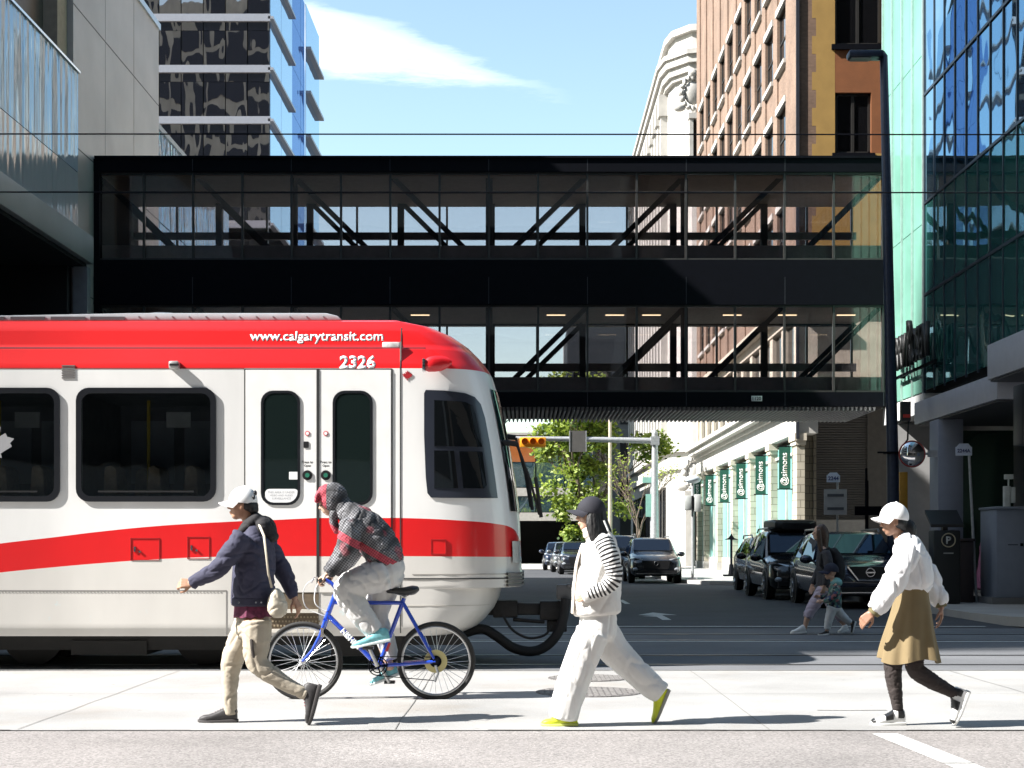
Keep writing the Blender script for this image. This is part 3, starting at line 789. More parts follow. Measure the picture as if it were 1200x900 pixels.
# ------------------------------------------------------------------ unseen towers across the avenue, added for reflections, blocked sky and street shade
for i_, (xa, xb, hh, lab) in enumerate(((-33, 6, 30, 'added unseen grey office block across the avenue, next to the beige office building'), (8, 40, 44, 'added unseen brown office block behind the viewer across the avenue'), (44, 85, 52, 'added unseen slate office block at the far corner across the avenue'))):
    o_ = empty('unseen_office_block', ((xa + xb) / 2, -40, 0), lab, 'building')
    MB().box(xa, xb, -60, -17, 0, hh).build('wall', pm('office_grey_%d' % i_, ((.22, .21, .2), (.16, .11, .08), (.10, .11, .13))[i_], .7), o_)  # added blocks out of view, cutting sky reflections and sky fill
    for k_ in range(6):
        MB().box(xa + 1, xb - 1, -17.02, -16.9, 4 + k_ * 7, 7.5 + k_ * 7).build('window_band', M['dark_void'], o_)
ST = empty('shading_tower', (-107, 3, 0), 'added unseen tower shading the street, along the avenue far beyond the tram', 'tower')
MB().box(-125, -97, -7.6, 2.5, 0, 120).build('wall', pm('tower_concrete', (.32, .31, .30), .8), ST)  # added tower out of view, placed and sized to shade the street
obw = pm('office_window', (.018, .022, .034), .6)
OB = empty('unseen_office_block', (-5, -50, 0), 'beige office building across the avenue, reflected in the dark tower', 'building')
bm_ = pm('office_beige', (.40, .375, .34), .7, var=.3, scale=.25)
MB().box(-78, -34, -70, -18, 0, 95).build('wall', bm_, OB)
for k in range(11):
    for j in range(6):
        MB().box(-76.5 + j * 7, -71.0 + j * 7, -18.02, -17.9, 3 + k * 8.2, 9.9 + k * 8.2).build('window', obw, OB)
# ================================================================== TRAM
TY0, TY1 = 16.0, 18.65; TYC = (TY0 + TY1) / 2; TS = F / TY0
def tx(px): return (px - VX) / TS
def tz(py): return HC + (VY - py) / TS
TR = empty('tram', (0, TYC, 0), 'white and red light rail tram with black windows crossing the street', 'tram')
XB = -30.0
def lut(tab, v):
    if v <= tab[0][0]: return tab[0][1]
    for (a, b), (c, d) in zip(tab, tab[1:]):
        if v <= c: return b + (d - b) * (v - a) / (c - a)
    return tab[-1][1]
def sm(tab, v):   # smoothed lookup
    return (lut(tab, v - .03) + 2 * lut(tab, v) + lut(tab, v + .03)) / 4
# nose outline from the side: (z, front x)
NOSE = sorted([(tz(y), tx(x)) for x, y in ((470, 372), (508, 378), (530, 387), (548, 399), (562, 413), (571, 425), (576, 434), (581, 450), (588, 480), (595, 515), (601, 550), (606, 585), (609, 612), (610, 640), (611, 668), (612, 671), (612, 689), (586, 690.5), (583, 703), (577, 716), (567, 728), (557, 737), (543, 743.5), (530, 745.5))])
WID = [(tz(745), 1.30), (tz(735), 1.325), (tz(431), 1.325), (tz(408), 1.265), (tz(405), 1.235), (tz(385), 1.20), (tz(374), 1.15), (tz(371.5), 1.06)]
ZT = tz(371.5)
XS0 = tx(455)
NE = 4.2
def halfw(z): return lut(WID, z)
def surf_y(x, z, off=0.):
    """near side surface of the body"""
    w_ = halfw(z); xf = lut(NOSE, z)
    if x <= XS0: return TYC - w_ - off
    u = min(max((x - XS0) / max(xf - XS0, .02), 0), .9995)
    return TYC - w_ * (1 - u ** NE) ** (1 / NE) - off
zs_ = sorted(set([round(z, 4) for z, _ in NOSE] + [round(z, 4) for z, _ in WID] + [tz(745) + (ZT - tz(745)) * k / 50 for k in range(51)]))
zs_ = [z for z in zs_ if tz(745.6) <= z <= ZT]
rings = []
def outline(z, off=0., n=22):
    w_ = halfw(z) + off; xf = max(lut(NOSE, z), XS0 + .05) + off
    pts = [(XB, -w_), (-20, -w_), (-12, -w_), (-6, -w_), (-3, -w_)]
    for k in range(n + 1):
        a = -math.pi / 2 + math.pi * k / n
        c, s = math.cos(a), math.sin(a)
        pts.append((XS0 + (xf - XS0) * abs(c) ** (2 / NE), w_ * (1 if s > 0 else -1) * abs(s) ** (2 / NE)))
    pts += [(-3, w_), (-6, w_), (-12, w_), (-20, w_), (XB, w_)]
    return [Vector((x, TYC + y, z)) for x, y in pts]
for z in zs_: rings.append(outline(z))
# crown of the roof
for dz, k in ((.02, .9), (.035, .6), (.04, .2)):
    r0 = rings[-1] if dz == .02 else base
    if dz == .02: base = [p.copy() for p in rings[-1]]
    rings.append([Vector((p.x if p.x < XS0 else XS0 + (p.x - XS0) * k, TYC + (p.y - TYC) * k, ZT + dz)) for p in base])
body_mb = MB().rings(rings)
# --- livery paint: white over grey-beige, red swoosh and red roof, following measured curves along the car
pm_ = bpy.data.materials.new('tram_livery'); N, L = nt(pm_); b = N['Principled BSDF']
b.inputs['Roughness'].default_value = .32; b.inputs['Coat Weight'].default_value = .35; b.inputs['Coat Roughness'].default_value = .08
tcn = N.new('ShaderNodeTexCoord'); sp = N.new('ShaderNodeSeparateXYZ'); L.new(tcn.outputs['Object'], sp.inputs[0])
def nm(op, a=None, b_=None):
    n = N.new('ShaderNodeMath'); n.operation = op
    for i, x in enumerate((a, b_)):
        if x is None: continue
        if isinstance(x, (int, float)): n.inputs[i].default_value = x
        else: L.new(x, n.inputs[i])
    return n.outputs[0]
CX0, CX1 = tx(-60), tx(620)
def curve(pts):
    t = N.new('ShaderNodeMapRange'); t.inputs['From Min'].default_value = CX0; t.inputs['From Max'].default_value = CX1
    L.new(sp.outputs[0], t.inputs['Value'])
    c = N.new('ShaderNodeFloatCurve'); cv = c.mapping.curves[0]
    q = [((tx(x) - CX0) / (CX1 - CX0), tz(y) / 4) for x, y in pts]
    cv.points[0].location = q[0]; cv.points[1].location = q[-1]
    for p in q[1:-1]: cv.points.new(*p)
    c.mapping.update()
    L.new(t.outputs[0], c.inputs['Value'])
    return nm('MULTIPLY', c.outputs[0], 4.0)
top = curve([(-60, 646), (0, 637), (60, 630), (117, 623), (190, 616), (277, 611), (368, 606.5), (470, 607), (540, 610), (580, 613.5), (597, 617), (604, 622), (609, 632), (620, 640)])
bot = curve([(-60, 679), (0, 671), (60, 665), (117, 660), (190, 655), (277, 652), (368, 651.5), (620, 653)])
zz = sp.outputs[2]
sw_ = nm('MULTIPLY', nm('GREATER_THAN', zz, bot), nm('LESS_THAN', zz, top))
roofm = nm('GREATER_THAN', zz, tz(431.5))
lowm = nm('LESS_THAN', zz, bot)
red = nm('MAXIMUM', sw_, roofm)
dz = N.new('ShaderNodeTexNoise'); dz.inputs['Scale'].default_value = 1.1; dz.inputs['Detail'].default_value = 6
mpn = N.new('ShaderNodeMapping'); mpn.inputs['Scale'].default_value = (1, 1, .35); L.new(tcn.outputs['Object'], mpn.inputs['Vector']); L.new(mpn.outputs[0], dz.inputs['Vector'])
dr = N.new('ShaderNodeMapRange'); dr.inputs['From Min'].default_value = .3; dr.inputs['From Max'].default_value = .7; dr.inputs['To Min'].default_value = .83; dr.inputs['To Max'].default_value = 1.05
L.new(dz.outputs['Fac'], dr.inputs['Value'])
m1 = N.new('ShaderNodeMixRGB'); m1.inputs[1].default_value = (.80, .79, .77, 1); m1.inputs[2].default_value = (.64, .615, .575, 1); L.new(lowm, m1.inputs[0])
chip = N.new('ShaderNodeTexNoise'); chip.inputs['Scale'].default_value = 2.3; chip.inputs['Detail'].default_value = 9; chip.inputs['Roughness'].default_value = .7; L.new(tcn.outputs['Object'], chip.inputs['Vector'])
chm = N.new('ShaderNodeMapRange'); chm.inputs['From Min'].default_value = .635; chm.inputs['From Max'].default_value = .66; chm.inputs['To Max'].default_value = .8; L.new(chip.outputs['Fac'], chm.inputs['Value'])
m0 = N.new('ShaderNodeMixRGB'); m0.inputs[2].default_value = (.60, .68, .68, 1); L.new(nm('MULTIPLY', chm.outputs[0], nm('LESS_THAN', zz, tz(684))), m0.inputs[0]); L.new(m1.outputs[0], m0.inputs[1]); m1 = m0
m2 = N.new('ShaderNodeMixRGB'); m2.inputs[2].default_value = (.66, .010, .012, 1); L.new(red, m2.inputs[0]); L.new(m1.outputs[0], m2.inputs[1])
v = N.new('ShaderNodeVectorMath'); v.operation = 'SCALE'; L.new(m2.outputs[0], v.inputs[0]); L.new(dr.outputs[0], v.inputs['Scale']); L.new(v.outputs[0], b.inputs['Base Color'])
body = body_mb.build('body', pm_, TR, smooth=True)
# windows are cut into the shell, with a dim saloon behind them
WINX = (171.5, -11.5, -194)
inside = pm('saloon_grey', (.20, .20, .21), .7, var=.2)
cut = MB()
for xc in WINX: cut.box(tx(xc - 75), tx(xc + 75), TY0 - .1, TY0 + 1.5, tz(581), tz(461))
cu_o = cut.build('cutter', inside, None)
body.data.materials.append(inside)
bo = body.modifiers.new('b', 'BOOLEAN'); bo.operation = 'DIFFERENCE'; bo.solver = 'EXACT'; bo.object = cu_o; bo.material_mode = 'TRANSFER'
dg = bpy.context.evaluated_depsgraph_get(); dg.update()
me_ = bpy.data.meshes.new_from_object(body.evaluated_get(dg)); body.modifiers.clear(); body.data = me_; me_.name = 'body'
bpy.data.objects.remove(cu_o)
me_.set_sharp_from_angle(angle=R(38))
seatm = pm('seat_fabric', (.34, .26, .18), .8, var=.25, scale=20); polem = pm('pole_yellow', (.55, .38, .03), .4)
for xc in WINX:
    for dx_, yy in ((-50, .25), (2, .25), (46, .25), (-30, .85), (30, .85)):
        sb_ = MB().prism([(tx(xc + dx_ - 9), tz(580.5)), (tx(xc + dx_ + 9), tz(580.5)), (tx(xc + dx_ + 7), tz(548)), (tx(xc + dx_), tz(543)), (tx(xc + dx_ - 7), tz(546))], 'y', TY0 + yy, TY0 + yy + .42)
        sb_.build('seat_back', seatm, TR, bevel=.02)
    MB().tube([(tx(xc - 18), TY0 + .75, tz(580.5)), (tx(xc - 18), TY0 + .75, tz(461.5))], .02, 8).build('grab_pole', polem, TR, smooth=True)
    MB().box(tx(xc - 60), tx(xc - 5), TY0 + 1.47, TY0 + 1.495, tz(560), tz(480)).box(tx(xc + 8), tx(xc + 62), TY0 + 1.47, TY0 + 1.495, tz(560), tz(480)).build('far_window', pm('far_window_pale', (.34, .36, .40), .3), TR)
    MB().box(tx(xc + 10), tx(xc + 40), TY0 + .5, TY0 + .52, tz(497), tz(478)).build('poster', pm('poster_grey', (.5, .5, .5), .6), TR)
def tp(mb, name, mat, parent=TR, **k): return mb.build(name, mat, parent, **k)
blk_r = pm('window_rubber', (.010, .011, .014), .28, var=.1)
tgls = mirror_glass('tram_glass', (.004, .005, .006), .06, rough=.01, wave=.06, wscale=1.2)
Yn = TY0
tgls2 = glass('tram_pane', (.72, .75, .76), refl=.015, rough=.01, wave=.05, wscale=1.2)
def plate(mb, poly_px, y0, y1):   # a panel cut to a pixel outline, y from y0 (front) to y1
    return mb.prism([(tx(x), tz(y)) for x, y in poly_px], 'y', y0, y1)
def rr(x0, x1, ytop, ybot, r, n=5):
    return [(x, y) for x, y in rrect(x0, x1, ytop, ybot, r, n)]
def frame(mb, x0, x1, y0, y1, r, wpx, ya, yb):
    o = rr(x0, x1, y0, y1, r); i = rr(x0 + wpx, x1 - wpx, y0 + wpx, y1 - wpx, max(r - wpx * .6, 1))
    n = len(o); rg = []
    for pts, yy in ((o, yb), (o, ya), (i, ya), (i, yb)):
        rg.append([Vector((tx(x), yy, tz(y))) for x, y in pts])
    return mb.rings(rg, cap=False)
k = 0
for xc in (171.5, -11.5, -194, -560, -742, -925):
    x0, x1 = xc - 82, xc + 82
    f = tp(frame(MB(), x0, x1, 454.5, 588, 15, 6.5, Yn - .022, Yn + .01), 'window', blk_r, smooth=True)
    tp(plate(MB(), rr(x0 + 5, x1 - 5, 459.5, 583, 11), Yn - .008, Yn - .002), 'pane', tgls2 if xc in WINX else tgls, f)
    # seat shapes dimly seen inside, printed on the pane's lower edge as a frame rail
    tp(MB().box(tx(x0 + 26), tx(x1 - 26), Yn - .020, Yn - .008, tz(577), tz(575)), 'rail', M['black_plastic'], f)
# white leaf decal on the second pane
leaf = [(0, 1), (.14, .62), (.42, .74), (.34, .3), (.62, .46), (.7, .3), (1, .22), (.82, .02), (.9, -.12), (.42, -.42), (.46, -.62), (.05, -.55), (.04, -1), (-.04, -1), (-.05, -.55), (-.46, -.62), (-.42, -.42), (-.9, -.12), (-.82, .02), (-1, .22), (-.7, .3), (-.62, .46), (-.34, .3), (-.42, .74), (-.14, .62)]
tp(MB().prism([(tx(-10) + a * .24, tz(520) + c * .24) for a, c in leaf], 'y', Yn - .0105, Yn - .0085), 'leaf_decal', pm('decal_grey', (.30, .30, .31), .6), TR)
tp(MB().prism([(tx(477.5) + a * .052, tz(440) + c * .052) for a, c in leaf], 'y', Yn - .004, Yn + .02), 'leaf_decal', pm('decal_red', (.35, .008, .014), .5))
# doors
dw = pm('door_white', (.80, .79, .77), .35, var=.05, coat=.3)
dred = pm('door_red', (.66, .010, .012), .32, var=.04, coat=.35); dlow = pm('door_beige', (.64, .615, .575), .4, var=.06)
for x0, x1, wa, wb in ((288, 371, 307, 351), (374.5, 458, 391, 436)):
    leafm = MB()
    plate(leafm, [(x0, 433.5), (x1, 433.5), (x1, 607), (x0, 611 if x0 < 300 else 607)], Yn - .012, Yn + .01)
    dl = tp(leafm, 'door_leaf', dw)
    tp(plate(MB(), [(x0, 611 if x0 < 300 else 607.1), (x1, 607.1), (x1, 651.5), (x0, 652)], Yn - .012, Yn + .01), 'stripe', dred, dl)
    tp(plate(MB(), [(x0, 652.1), (x1, 651.6), (x1, 694), (x0, 694)], Yn - .012, Yn + .01), 'kick_panel', dlow, dl)
    tp(frame(MB(), wa - 1, wb + 1, 458, 592, 14, 3, Yn - .022, Yn - .005), 'door_window', blk_r, dl, smooth=True)
    tp(plate(MB(), rr(wa + 1, wb - 1, 460, 590, 12), Yn - .0165, Yn - .0135), 'pane', mirror_glass('door_glass', (.008, .014, .013), .05, rough=.015, wave=.05), dl)
    cx = 360.5 if x0 < 300 else 382
    tp(MB().lathe([(.052, -.004), (.052, .004)], (tx(cx), Yn - .016, tz(557)), 20, 'y').lathe([(.032, -.006), (.032, .004)], (tx(cx), Yn - .018, tz(557)), 16, 'y'), 'door_button', M['black_plastic'], dl)
    tp(MB().lathe([(.024, -.002), (.024, .003)], (tx(cx), Yn - .0265, tz(557)), 14, 'y'), 'button_cap', pm('button_green', (.02, .16, .10), .4), dl)
    for j, (tt, yy) in enumerate((('Press to', 541.5), ('Open', 546))):
        text(tt, .115 if j == 0 else .07, (tx(cx), Yn - .0122, tz(yy)), FRONT, M['letter_black'], 'lettering', dl, bold=.012, extrude=.001)
    tp(MB().lathe([(.026, -.001), (.026, .003)], (tx(cx), Yn - .0155, tz(508)), 14, 'y'), 'push_mark', pm('mark_red', (.6, .05, .06), .5), dl)
    tp(MB().lathe([(.017, -.001), (.017, .003)], (tx(cx), Yn - .0180, tz(508)), 12, 'y'), 'push_mark', M['letter_white'], dl)
    if x0 < 300:
        tp(plate(MB(), rr(356, 362, 517.5, 525, 1), Yn - .018, Yn - .012), 'card_reader', M['black_plastic'], dl)
        tp(plate(MB(), rr(311, 350, 573, 589, 5), Yn - .0185, Yn - .0168), 'notice', M['letter_white'], dl)
        tp(plate(MB(), rr(339, 349, 553, 562, .5), Yn - .0185, Yn - .0168), 'notice', M['letter_white'], dl)
        for j in range(3):
            text(('THIS AREA IS UNDER', 'VIDEO AND AUDIO', 'SURVEILLANCE')[j], (.28, .24, .2)[j], (tx(330), Yn - .0186, tz(577 + 3.6 * j)), FRONT, pm('notice_grey', (.35, .36, .38), .6), 'lettering', dl, extrude=.0006)
seam = pm('seam_dark', (.035, .035, .035), .5)
tp(MB().box(tx(371.3), tx(374.2), Yn - .018, Yn + .01, tz(682), tz(433)), 'door_seal', M['rubber'])
mb = MB()
for x in (286.8, 459.4): mb.box(tx(x) - .006, tx(x) + .006, Yn - .0035, Yn + .01, tz(694), tz(433))
mb.box(tx(286.8), tx(459.4), Yn - .0045, Yn + .01, tz(433.3), tz(431.9))
tp(mb, 'door_gap', seam)
# panel seams on the skirt and along the cove
mb = MB(); mb.box(XB, tx(265.5), Yn - .003, Yn + .01, tz(692.7), tz(691.6)).box(tx(264.8), tx(265.8), Yn - .003, Yn + .01, tz(745), tz(692))
mb.box(tx(330), tx(467), Yn - .003, Yn + .01, tz(678.6), tz(677.6)).box(tx(309), tx(310), Yn - .003, Yn + .01, tz(745), tz(694))
mb.box(tx(468.3), tx(470), Yn + .02, Yn + .06, tz(430), tz(400))
tp(mb, 'panel_seam', pm('seam_grey', (.22, .21, .20), .5))
mb = MB()
for x in range(-50, 262, 4):
    mb.box(tx(x), tx(x + 1.4), Yn - .004, Yn + .002, tz(694.6), tz(693.4))
tp(mb, 'rivet_row', pm('rivet_grey', (.35, .34, .32), .5))
def band_on(z0, z1, xa, xb, off, n=24):
    rg = []
    for k in range(n + 1):
        x = xa + (xb - xa) * k / n
        rg.append([Vector((x, surf_y(x, z, off if j < 2 else -.01), z)) for j, z in enumerate((z0, z1, z1, z0))])
    return MB().rings(rg)
tp(band_on(tz(407.6), tz(405.6), XB, tx(553), .004, 60), 'roof_seam', pm('seam_red', (.10, .004, .006), .5))
tp(band_on(tz(432.2), tz(430.9), XB, tx(286), .003, 30), 'roof_seam', pm('seam_red2', (.25, .02, .02), .5))
tp(band_on(tz(679), tz(677.4), tx(470), tx(609), .003), 'nose_seam', seam)
tp(band_on(tz(673.4), tz(672.6), tx(483), tx(600), .002), 'nose_seam', pm('seam_grey2', (.30, .28, .26), .5))
tp(band_on(tz(710.4), tz(709.6), tx(470), tx(580), .002), 'nose_seam', pm('seam_grey3', (.42, .40, .36), .5))
rg = []
for k in range(40):                                                    # vertical seam of the cab shell
    z = tz(742) + (tz(373) - tz(742)) * k / 39
    rg.append([Vector((tx(468.6), surf_y(tx(468.6), z, .003), z)), Vector((tx(469.9), surf_y(tx(469.9), z, .003), z)), Vector((tx(469.9), surf_y(tx(469.9), z, -.01), z)), Vector((tx(468.6), surf_y(tx(468.6), z, -.01), z))])
tp(MB().rings(rg), 'cab_seam', seam)
# cab side window laid on the curved shell
def patch(poly_px, off, K=10):
    n = len(poly_px); cxp = sum(p[0] for p in poly_px) / n; cyp = sum(p[1] for p in poly_px) / n
    den = []
    for i in range(n):
        a, b_ = poly_px[i], poly_px[(i + 1) % n]
        for s in range(6): den.append((a[0] + (b_[0] - a[0]) * s / 6, a[1] + (b_[1] - a[1]) * s / 6))
    rg = []
    for k in range(K + 1):
        t = 1 - k / K * .999
        rg.append([Vector((tx(cxp + (x - cxp) * t), 0, tz(cyp + (y - cyp) * t))) for x, y in den])
    rg.insert(0, [p.copy() for p in rg[0]])
    for j, r_ in enumerate(rg):
        for p in r_: p.y = surf_y(p.x, p.z, off if j else -.02)
    return MB().rings(rg, cap=False)
cw = [(497, 461), (499, 457), (520, 457.5), (545, 460), (556, 464), (563, 472), (568, 488), (574, 520), (580, 560), (583, 583), (560, 583.5), (520, 583.5), (505, 583), (501, 578), (499, 560), (497, 510)]
cwf = tp(patch(cw, .012), 'cab_window', pm('cab_frame', (.022, .026, .038), .3, coat=.3), smooth=True)
cgl = mirror_glass('cab_glass', (.005, .006, .007), .10, rough=.01, wave=.05)
tp(patch([(509, 469), (545, 470.5), (553, 474), (557, 484), (565, 523), (509, 523)], .018), 'pane', cgl, cwf, smooth=True)
tp(patch([(509, 528), (532, 528), (537, 572), (509, 572)], .018), 'pane', cgl, cwf, smooth=True)
tp(patch([(538, 529), (565, 528.5), (570, 568), (567, 572), (543, 572)], .018), 'pane', cgl, cwf, smooth=True)
# windscreen across the nose
def wrap(z0, z1, amax, off, nz_=14, na=26, a0=0):
    rg = []
    for j in range(nz_ + 1):
        z = z0 + (z1 - z0) * j / nz_; w_ = halfw(z); xf = lut(NOSE, z); ring = []
        for k in range(na + 1):
            a = -amax + 2 * amax * k / na; c, s = math.cos(a), math.sin(a)
            ring.append(Vector((XS0 + (xf - XS0 + off) * abs(c) ** (2 / NE), TYC + (w_ + off) * (1 if s > 0 else -1) * abs(s) ** (2 / NE), z)))
        rg.append(ring)
    return MB().rings(rg, cap=False, closed=False)
tp(wrap(tz(598), tz(452), R(30), .010), 'windscreen', mirror_glass('screen_dark', (.006, .007, .008), .12, rough=.01, wave=.03), smooth=True)
# bumper ribs, headlights, number
for j in range(4):
    z = tz(688 - j * 4.6); rg = []
    for (zz_, o) in ((z, .0), (z, .035), (z + .024, .035), (z + .024, .0)):
        w_ = halfw(zz_); xf = lut(NOSE, tz(650)); ring = []
        for k in range(25):
            a = -R(40) + R(80) * k / 24; c, s = math.cos(a), math.sin(a)
            ring.append(Vector((XS0 + (xf - XS0 + o) * abs(c) ** (2 / NE), TYC + (w_ + o) * (1 if s > 0 else -1) * abs(s) ** (2 / NE), zz_)))
        rg.append(ring)
    tp(MB().rings(rg + [rg[0]], cap=False, closed=False), 'bumper_rib', pm('rib_grey', (.16, .15, .14), .5))
for s in (-1, 1):
    rg = []
    for j in range(5):
        z = tz(660) + (tz(634) - tz(660)) * j / 4; w_ = halfw(z); xf = lut(NOSE, z); ring = []
        for k in range(7):
            a = s * (R(14) + R(18) * k / 6); c, sn = math.cos(a), math.sin(a)
            ring.append(Vector((XS0 + (xf - XS0 + .018) * abs(c) ** (2 / NE), TYC + s * (w_ + .018) * abs(sn) ** (2 / NE), z)))
        rg.append(ring)
    tp(MB().rings(rg, cap=False, closed=False), 'headlight', pm('headlight_glass', (.62, .62, .58), .1, coat=1.), smooth=True)
# wipers standing off the windscreen
for ya, (p0, p1) in ((TY0 + .45, ((594, 517), (619, 602))), (TY0 + 1.6, ((592, 500), (609, 590)))):
    a = Vector((tx(p0[0]) + .10, ya, tz(p0[1]))); c = Vector((tx(p1[0]) + .12, ya, tz(p1[1])))
    tp(MB().tube([a, (a + c) / 2 + Vector((.02, 0, 0)), c], .014, 6).tube([c + Vector((-.04, 0, .40)), c + Vector((.02, 0, -.03))], .02, 6).tube([a, a + Vector((-.16, 0, .02))], .03, 6), 'wiper', M['rubber'])
# side cameras / lamps under the cove
mb = MB().box(tx(199), tx(211), Yn - .07, Yn + .03, tz(433), tz(423.5))
cm_ = tp(mb, 'side_camera', pm('camera_silver', (.42, .41, .40), .35, .5), bevel=.02)
tp(MB().box(tx(200.5), tx(211.5), Yn - .078, Yn - .069, tz(429.5), tz(427)), 'lens', M['black_plastic'], cm_)
mb = MB()
prof = [(496, .0), (498, .055), (503, .078), (510, .085), (518, .08), (524, .06), (530, .02)]
mb.rings([[Vector((tx(x), Yn - .085 + .5 * r * math.cos(2 * math.pi * k / 14) + (0 if x < 515 else .03), tz(429 - (x - 497) * .12) + r * math.sin(2 * math.pi * k / 14))) for k in range(14)] for x, r in prof])
mb.box(tx(506), tx(526), Yn - .08, Yn + .15, tz(428), tz(424))
mi = tp(mb, 'mirror_pod', M['red_paint'], smooth=True)
tp(MB().box(tx(495.5), tx(499.5), Yn - .13, Yn - .04, tz(437), tz(421.5)), 'mirror_lens', M['chrome'], mi, bevel=.01)
# marker smudge and vent grille
mb = MB()
for j in range(6): mb.box(tx(72.5), tx(88), Yn - .008, Yn + .03, tz(429.5 + j * 2.8), tz(428 + j * 2.8))
tp(mb, 'vent_grille', pm('vent_dark', (.14, .13, .125), .5))
tp(MB().box(tx(447), tx(468), surf_y(tx(455), tz(404)) - .012, Yn + .2, tz(408), tz(399.5)), 'patch_plate', pm('patch_grey', (.55, .53, .52), .5, var=.3, scale=20), bevel=.01)
# small hatches
for x0, x1, y0, y1 in ((153, 187, 630.5, 656.5), (219.5, 245.5, 629, 655), (505, 522.5, 632, 649.5)):
    cu_ = x0 > 400
    mb = MB(); t = .6
    for a, b_, c, d_ in ((x0, x1, y0, y0 + t), (x0, x1, y1 - t, y1), (x0, x0 + t, y0, y1), (x1 - t, x1, y0, y1)):
        yy = min(surf_y(tx(a), tz(c)), Yn)
        mb.box(tx(a), tx(b_), surf_y(tx(x1 if cu_ else x0), tz(c)) - .006 if not cu_ else surf_y(tx(x0), tz(c)) - .002, Yn + .03, tz(d_), tz(c))
    hq = tp(mb, 'hatch', pm('hatch_edge', (.33, .01, .012), .5))
    tp(MB().lathe([(.012, -.012), (.012, .01)], (tx(x0 + (11 if x0 < 400 else 13)), Yn - .002 + (.03 if cu_ else 0), tz((y0 + y1) / 2 + 3)), 10, 'y').box(tx(x0 + 4), tx(x0 + 6), Yn - .012 + (.03 if cu_ else 0), Yn + .02, tz((y0 + y1) / 2 + 3), tz((y0 + y1) / 2 - 3)), 'hatch_lock', M['chrome'], hq)
# step well with grating
sg = pm('step_brown', (.11, .08, .05), .6, var=.3, scale=18)
st_ = tp(MB().box(tx(311), tx(373.5), Yn - .006, Yn + .01, tz(741), tz(694.5)), 'step_well', sg)
mb = MB()
for yy in (714, 737): mb.box(tx(311), tx(373.5), Yn - .05, Yn - .006, tz(yy + 4), tz(yy))
tp(mb, 'step_edge', pm('step_pale', (.55, .52, .46), .6), st_)
mb = MB()
for i in range(16):
    for r_ in range(3):
        xx = 313 + i * 3.9 + (r_ % 2) * 1.9
        mb.box(tx(xx), tx(xx + 1.9), Yn - .012, Yn - .0065, tz(722 + r_ * 5 + 2.2), tz(722 + r_ * 5))
tp(mb, 'grating', pm('step_tan', (.27, .215, .14), .6), st_)
# lettering
text('www.calgarytransit.com', 1.40, (tx(369.5), surf_y(tx(369), tz(394)) - .001, tz(394)), (R(78.9), 0, 0), M['letter_white'], 'lettering', TR, bold=.022, extrude=.002)
text('2326', .375, (tx(419), surf_y(tx(419), tz(424)) - .001, tz(424)), (R(73.6), 0, 0), M['letter_white'], 'lettering', TR, bold=.035, extrude=.002)
# roof deck
rg_ = pm('roof_grey', (.40, .42, .44), .45, .2, var=.12)
roof = tp(MB().prism([(XB, ZT + .0), (tx(398), ZT), (tx(392), ZT + .055), (tx(378), ZT + .085), (tx(150), ZT + .085), (tx(0), ZT + .06), (XB, ZT + .06)], 'y', TY0 + .28, TY1 - .28), 'roof_deck', rg_, bevel=.012)
mb = MB()
for x in (2, 50, 97, -46): mb.box(tx(x), tx(x + 41), TY0 + .272, TY0 + .278, ZT + .012, ZT + .045)
tp(mb, 'roof_louvre', pm('louvre_dark', (.08, .08, .09), .5), roof)
mb = MB()
for k in range(12): mb.lathe([(.008, -.006), (.008, .004)], (tx(155 + k * 20), TY0 + .276, ZT + .045), 8, 'y')
tp(mb, 'roof_bolt', M['steel_grey'], roof)
hump = MB(); hump.ell((tx(175), TYC - .6, ZT + .085), (.27, .35, .055), 18, 8); tp(hump, 'roof_vent', M['steel_grey'], smooth=True)
# underframe, bogie, wheels, coupler
ub = pm('underframe', (.007, .0065, .006), .7, var=.4)
tp(MB().box(XB, tx(540), TY0 + .3, TY1 - .3, .25, .40), 'underframe', ub)
for xc in (-4.4, -14.5, -25):
    bg_ = tp(MB().box(xc - 1.55, xc + 1.55, TY0 + .28, TY0 + .42, .20, .34).box(xc - 1.55, xc + 1.55, TY1 - .42, TY1 - .28, .20, .34).box(xc - .4, xc + .4, TY0 + .25, TY1 - .25, .15, .30), 'bogie', ub)
    for dx in (-.93, .93):
        for yy in (TY0 + .72, TY1 - .72):
            tp(MB().lathe([(.08, -.09), (.335, -.07), (.345, .05), (.08, .06)], (xc + dx, yy, .345), 28, 'y'), 'wheel', pm('wheel_steel', (.012, .011, .010), .5, .4), bg_, smooth=True)
        tp(MB().lathe([(.085, -.07), (.085, .05), (.05, .06)], (xc + dx, TY0 + .40, .29), 18, 'y'), 'axle_cap', pm('axle_tan', (.16, .11, .05), .6, var=.4, scale=25), bg_, smooth=True)
tp(MB().box(tx(385), tx(470), TY0 + .2, TY0 + .5, .14, .42), 'equipment_box', ub)
cp = pm('coupler_grey', (.022, .021, .021), .55, .3, var=.4, scale=14)
cpl = tp(MB().box(tx(558), tx(640), TYC - .11, TYC + .11, tz(727), tz(712)).box(tx(575), tx(606), TYC - .16, TYC + .16, tz(730), tz(709)).box(tx(634), tx(666), TYC - .2, TYC + .2, tz(733), tz(709)).box(tx(643), tx(668), TYC - .15, TYC + .15, tz(748), tz(733)).tube([(tx(600), TYC - .2, tz(732)), (tx(640), TYC - .2, tz(735))], .025, 6), 'coupler', cp, bevel=.02)
tp(MB().box(tx(655), tx(673), TYC - .28, TYC - .06, tz(707), tz(688)).box(tx(668), tx(676), TYC - .3, TYC - .05, tz(692), tz(687)), 'cable_socket', pm('socket_grey', (.14, .14, .14), .5), cpl, bevel=.01)
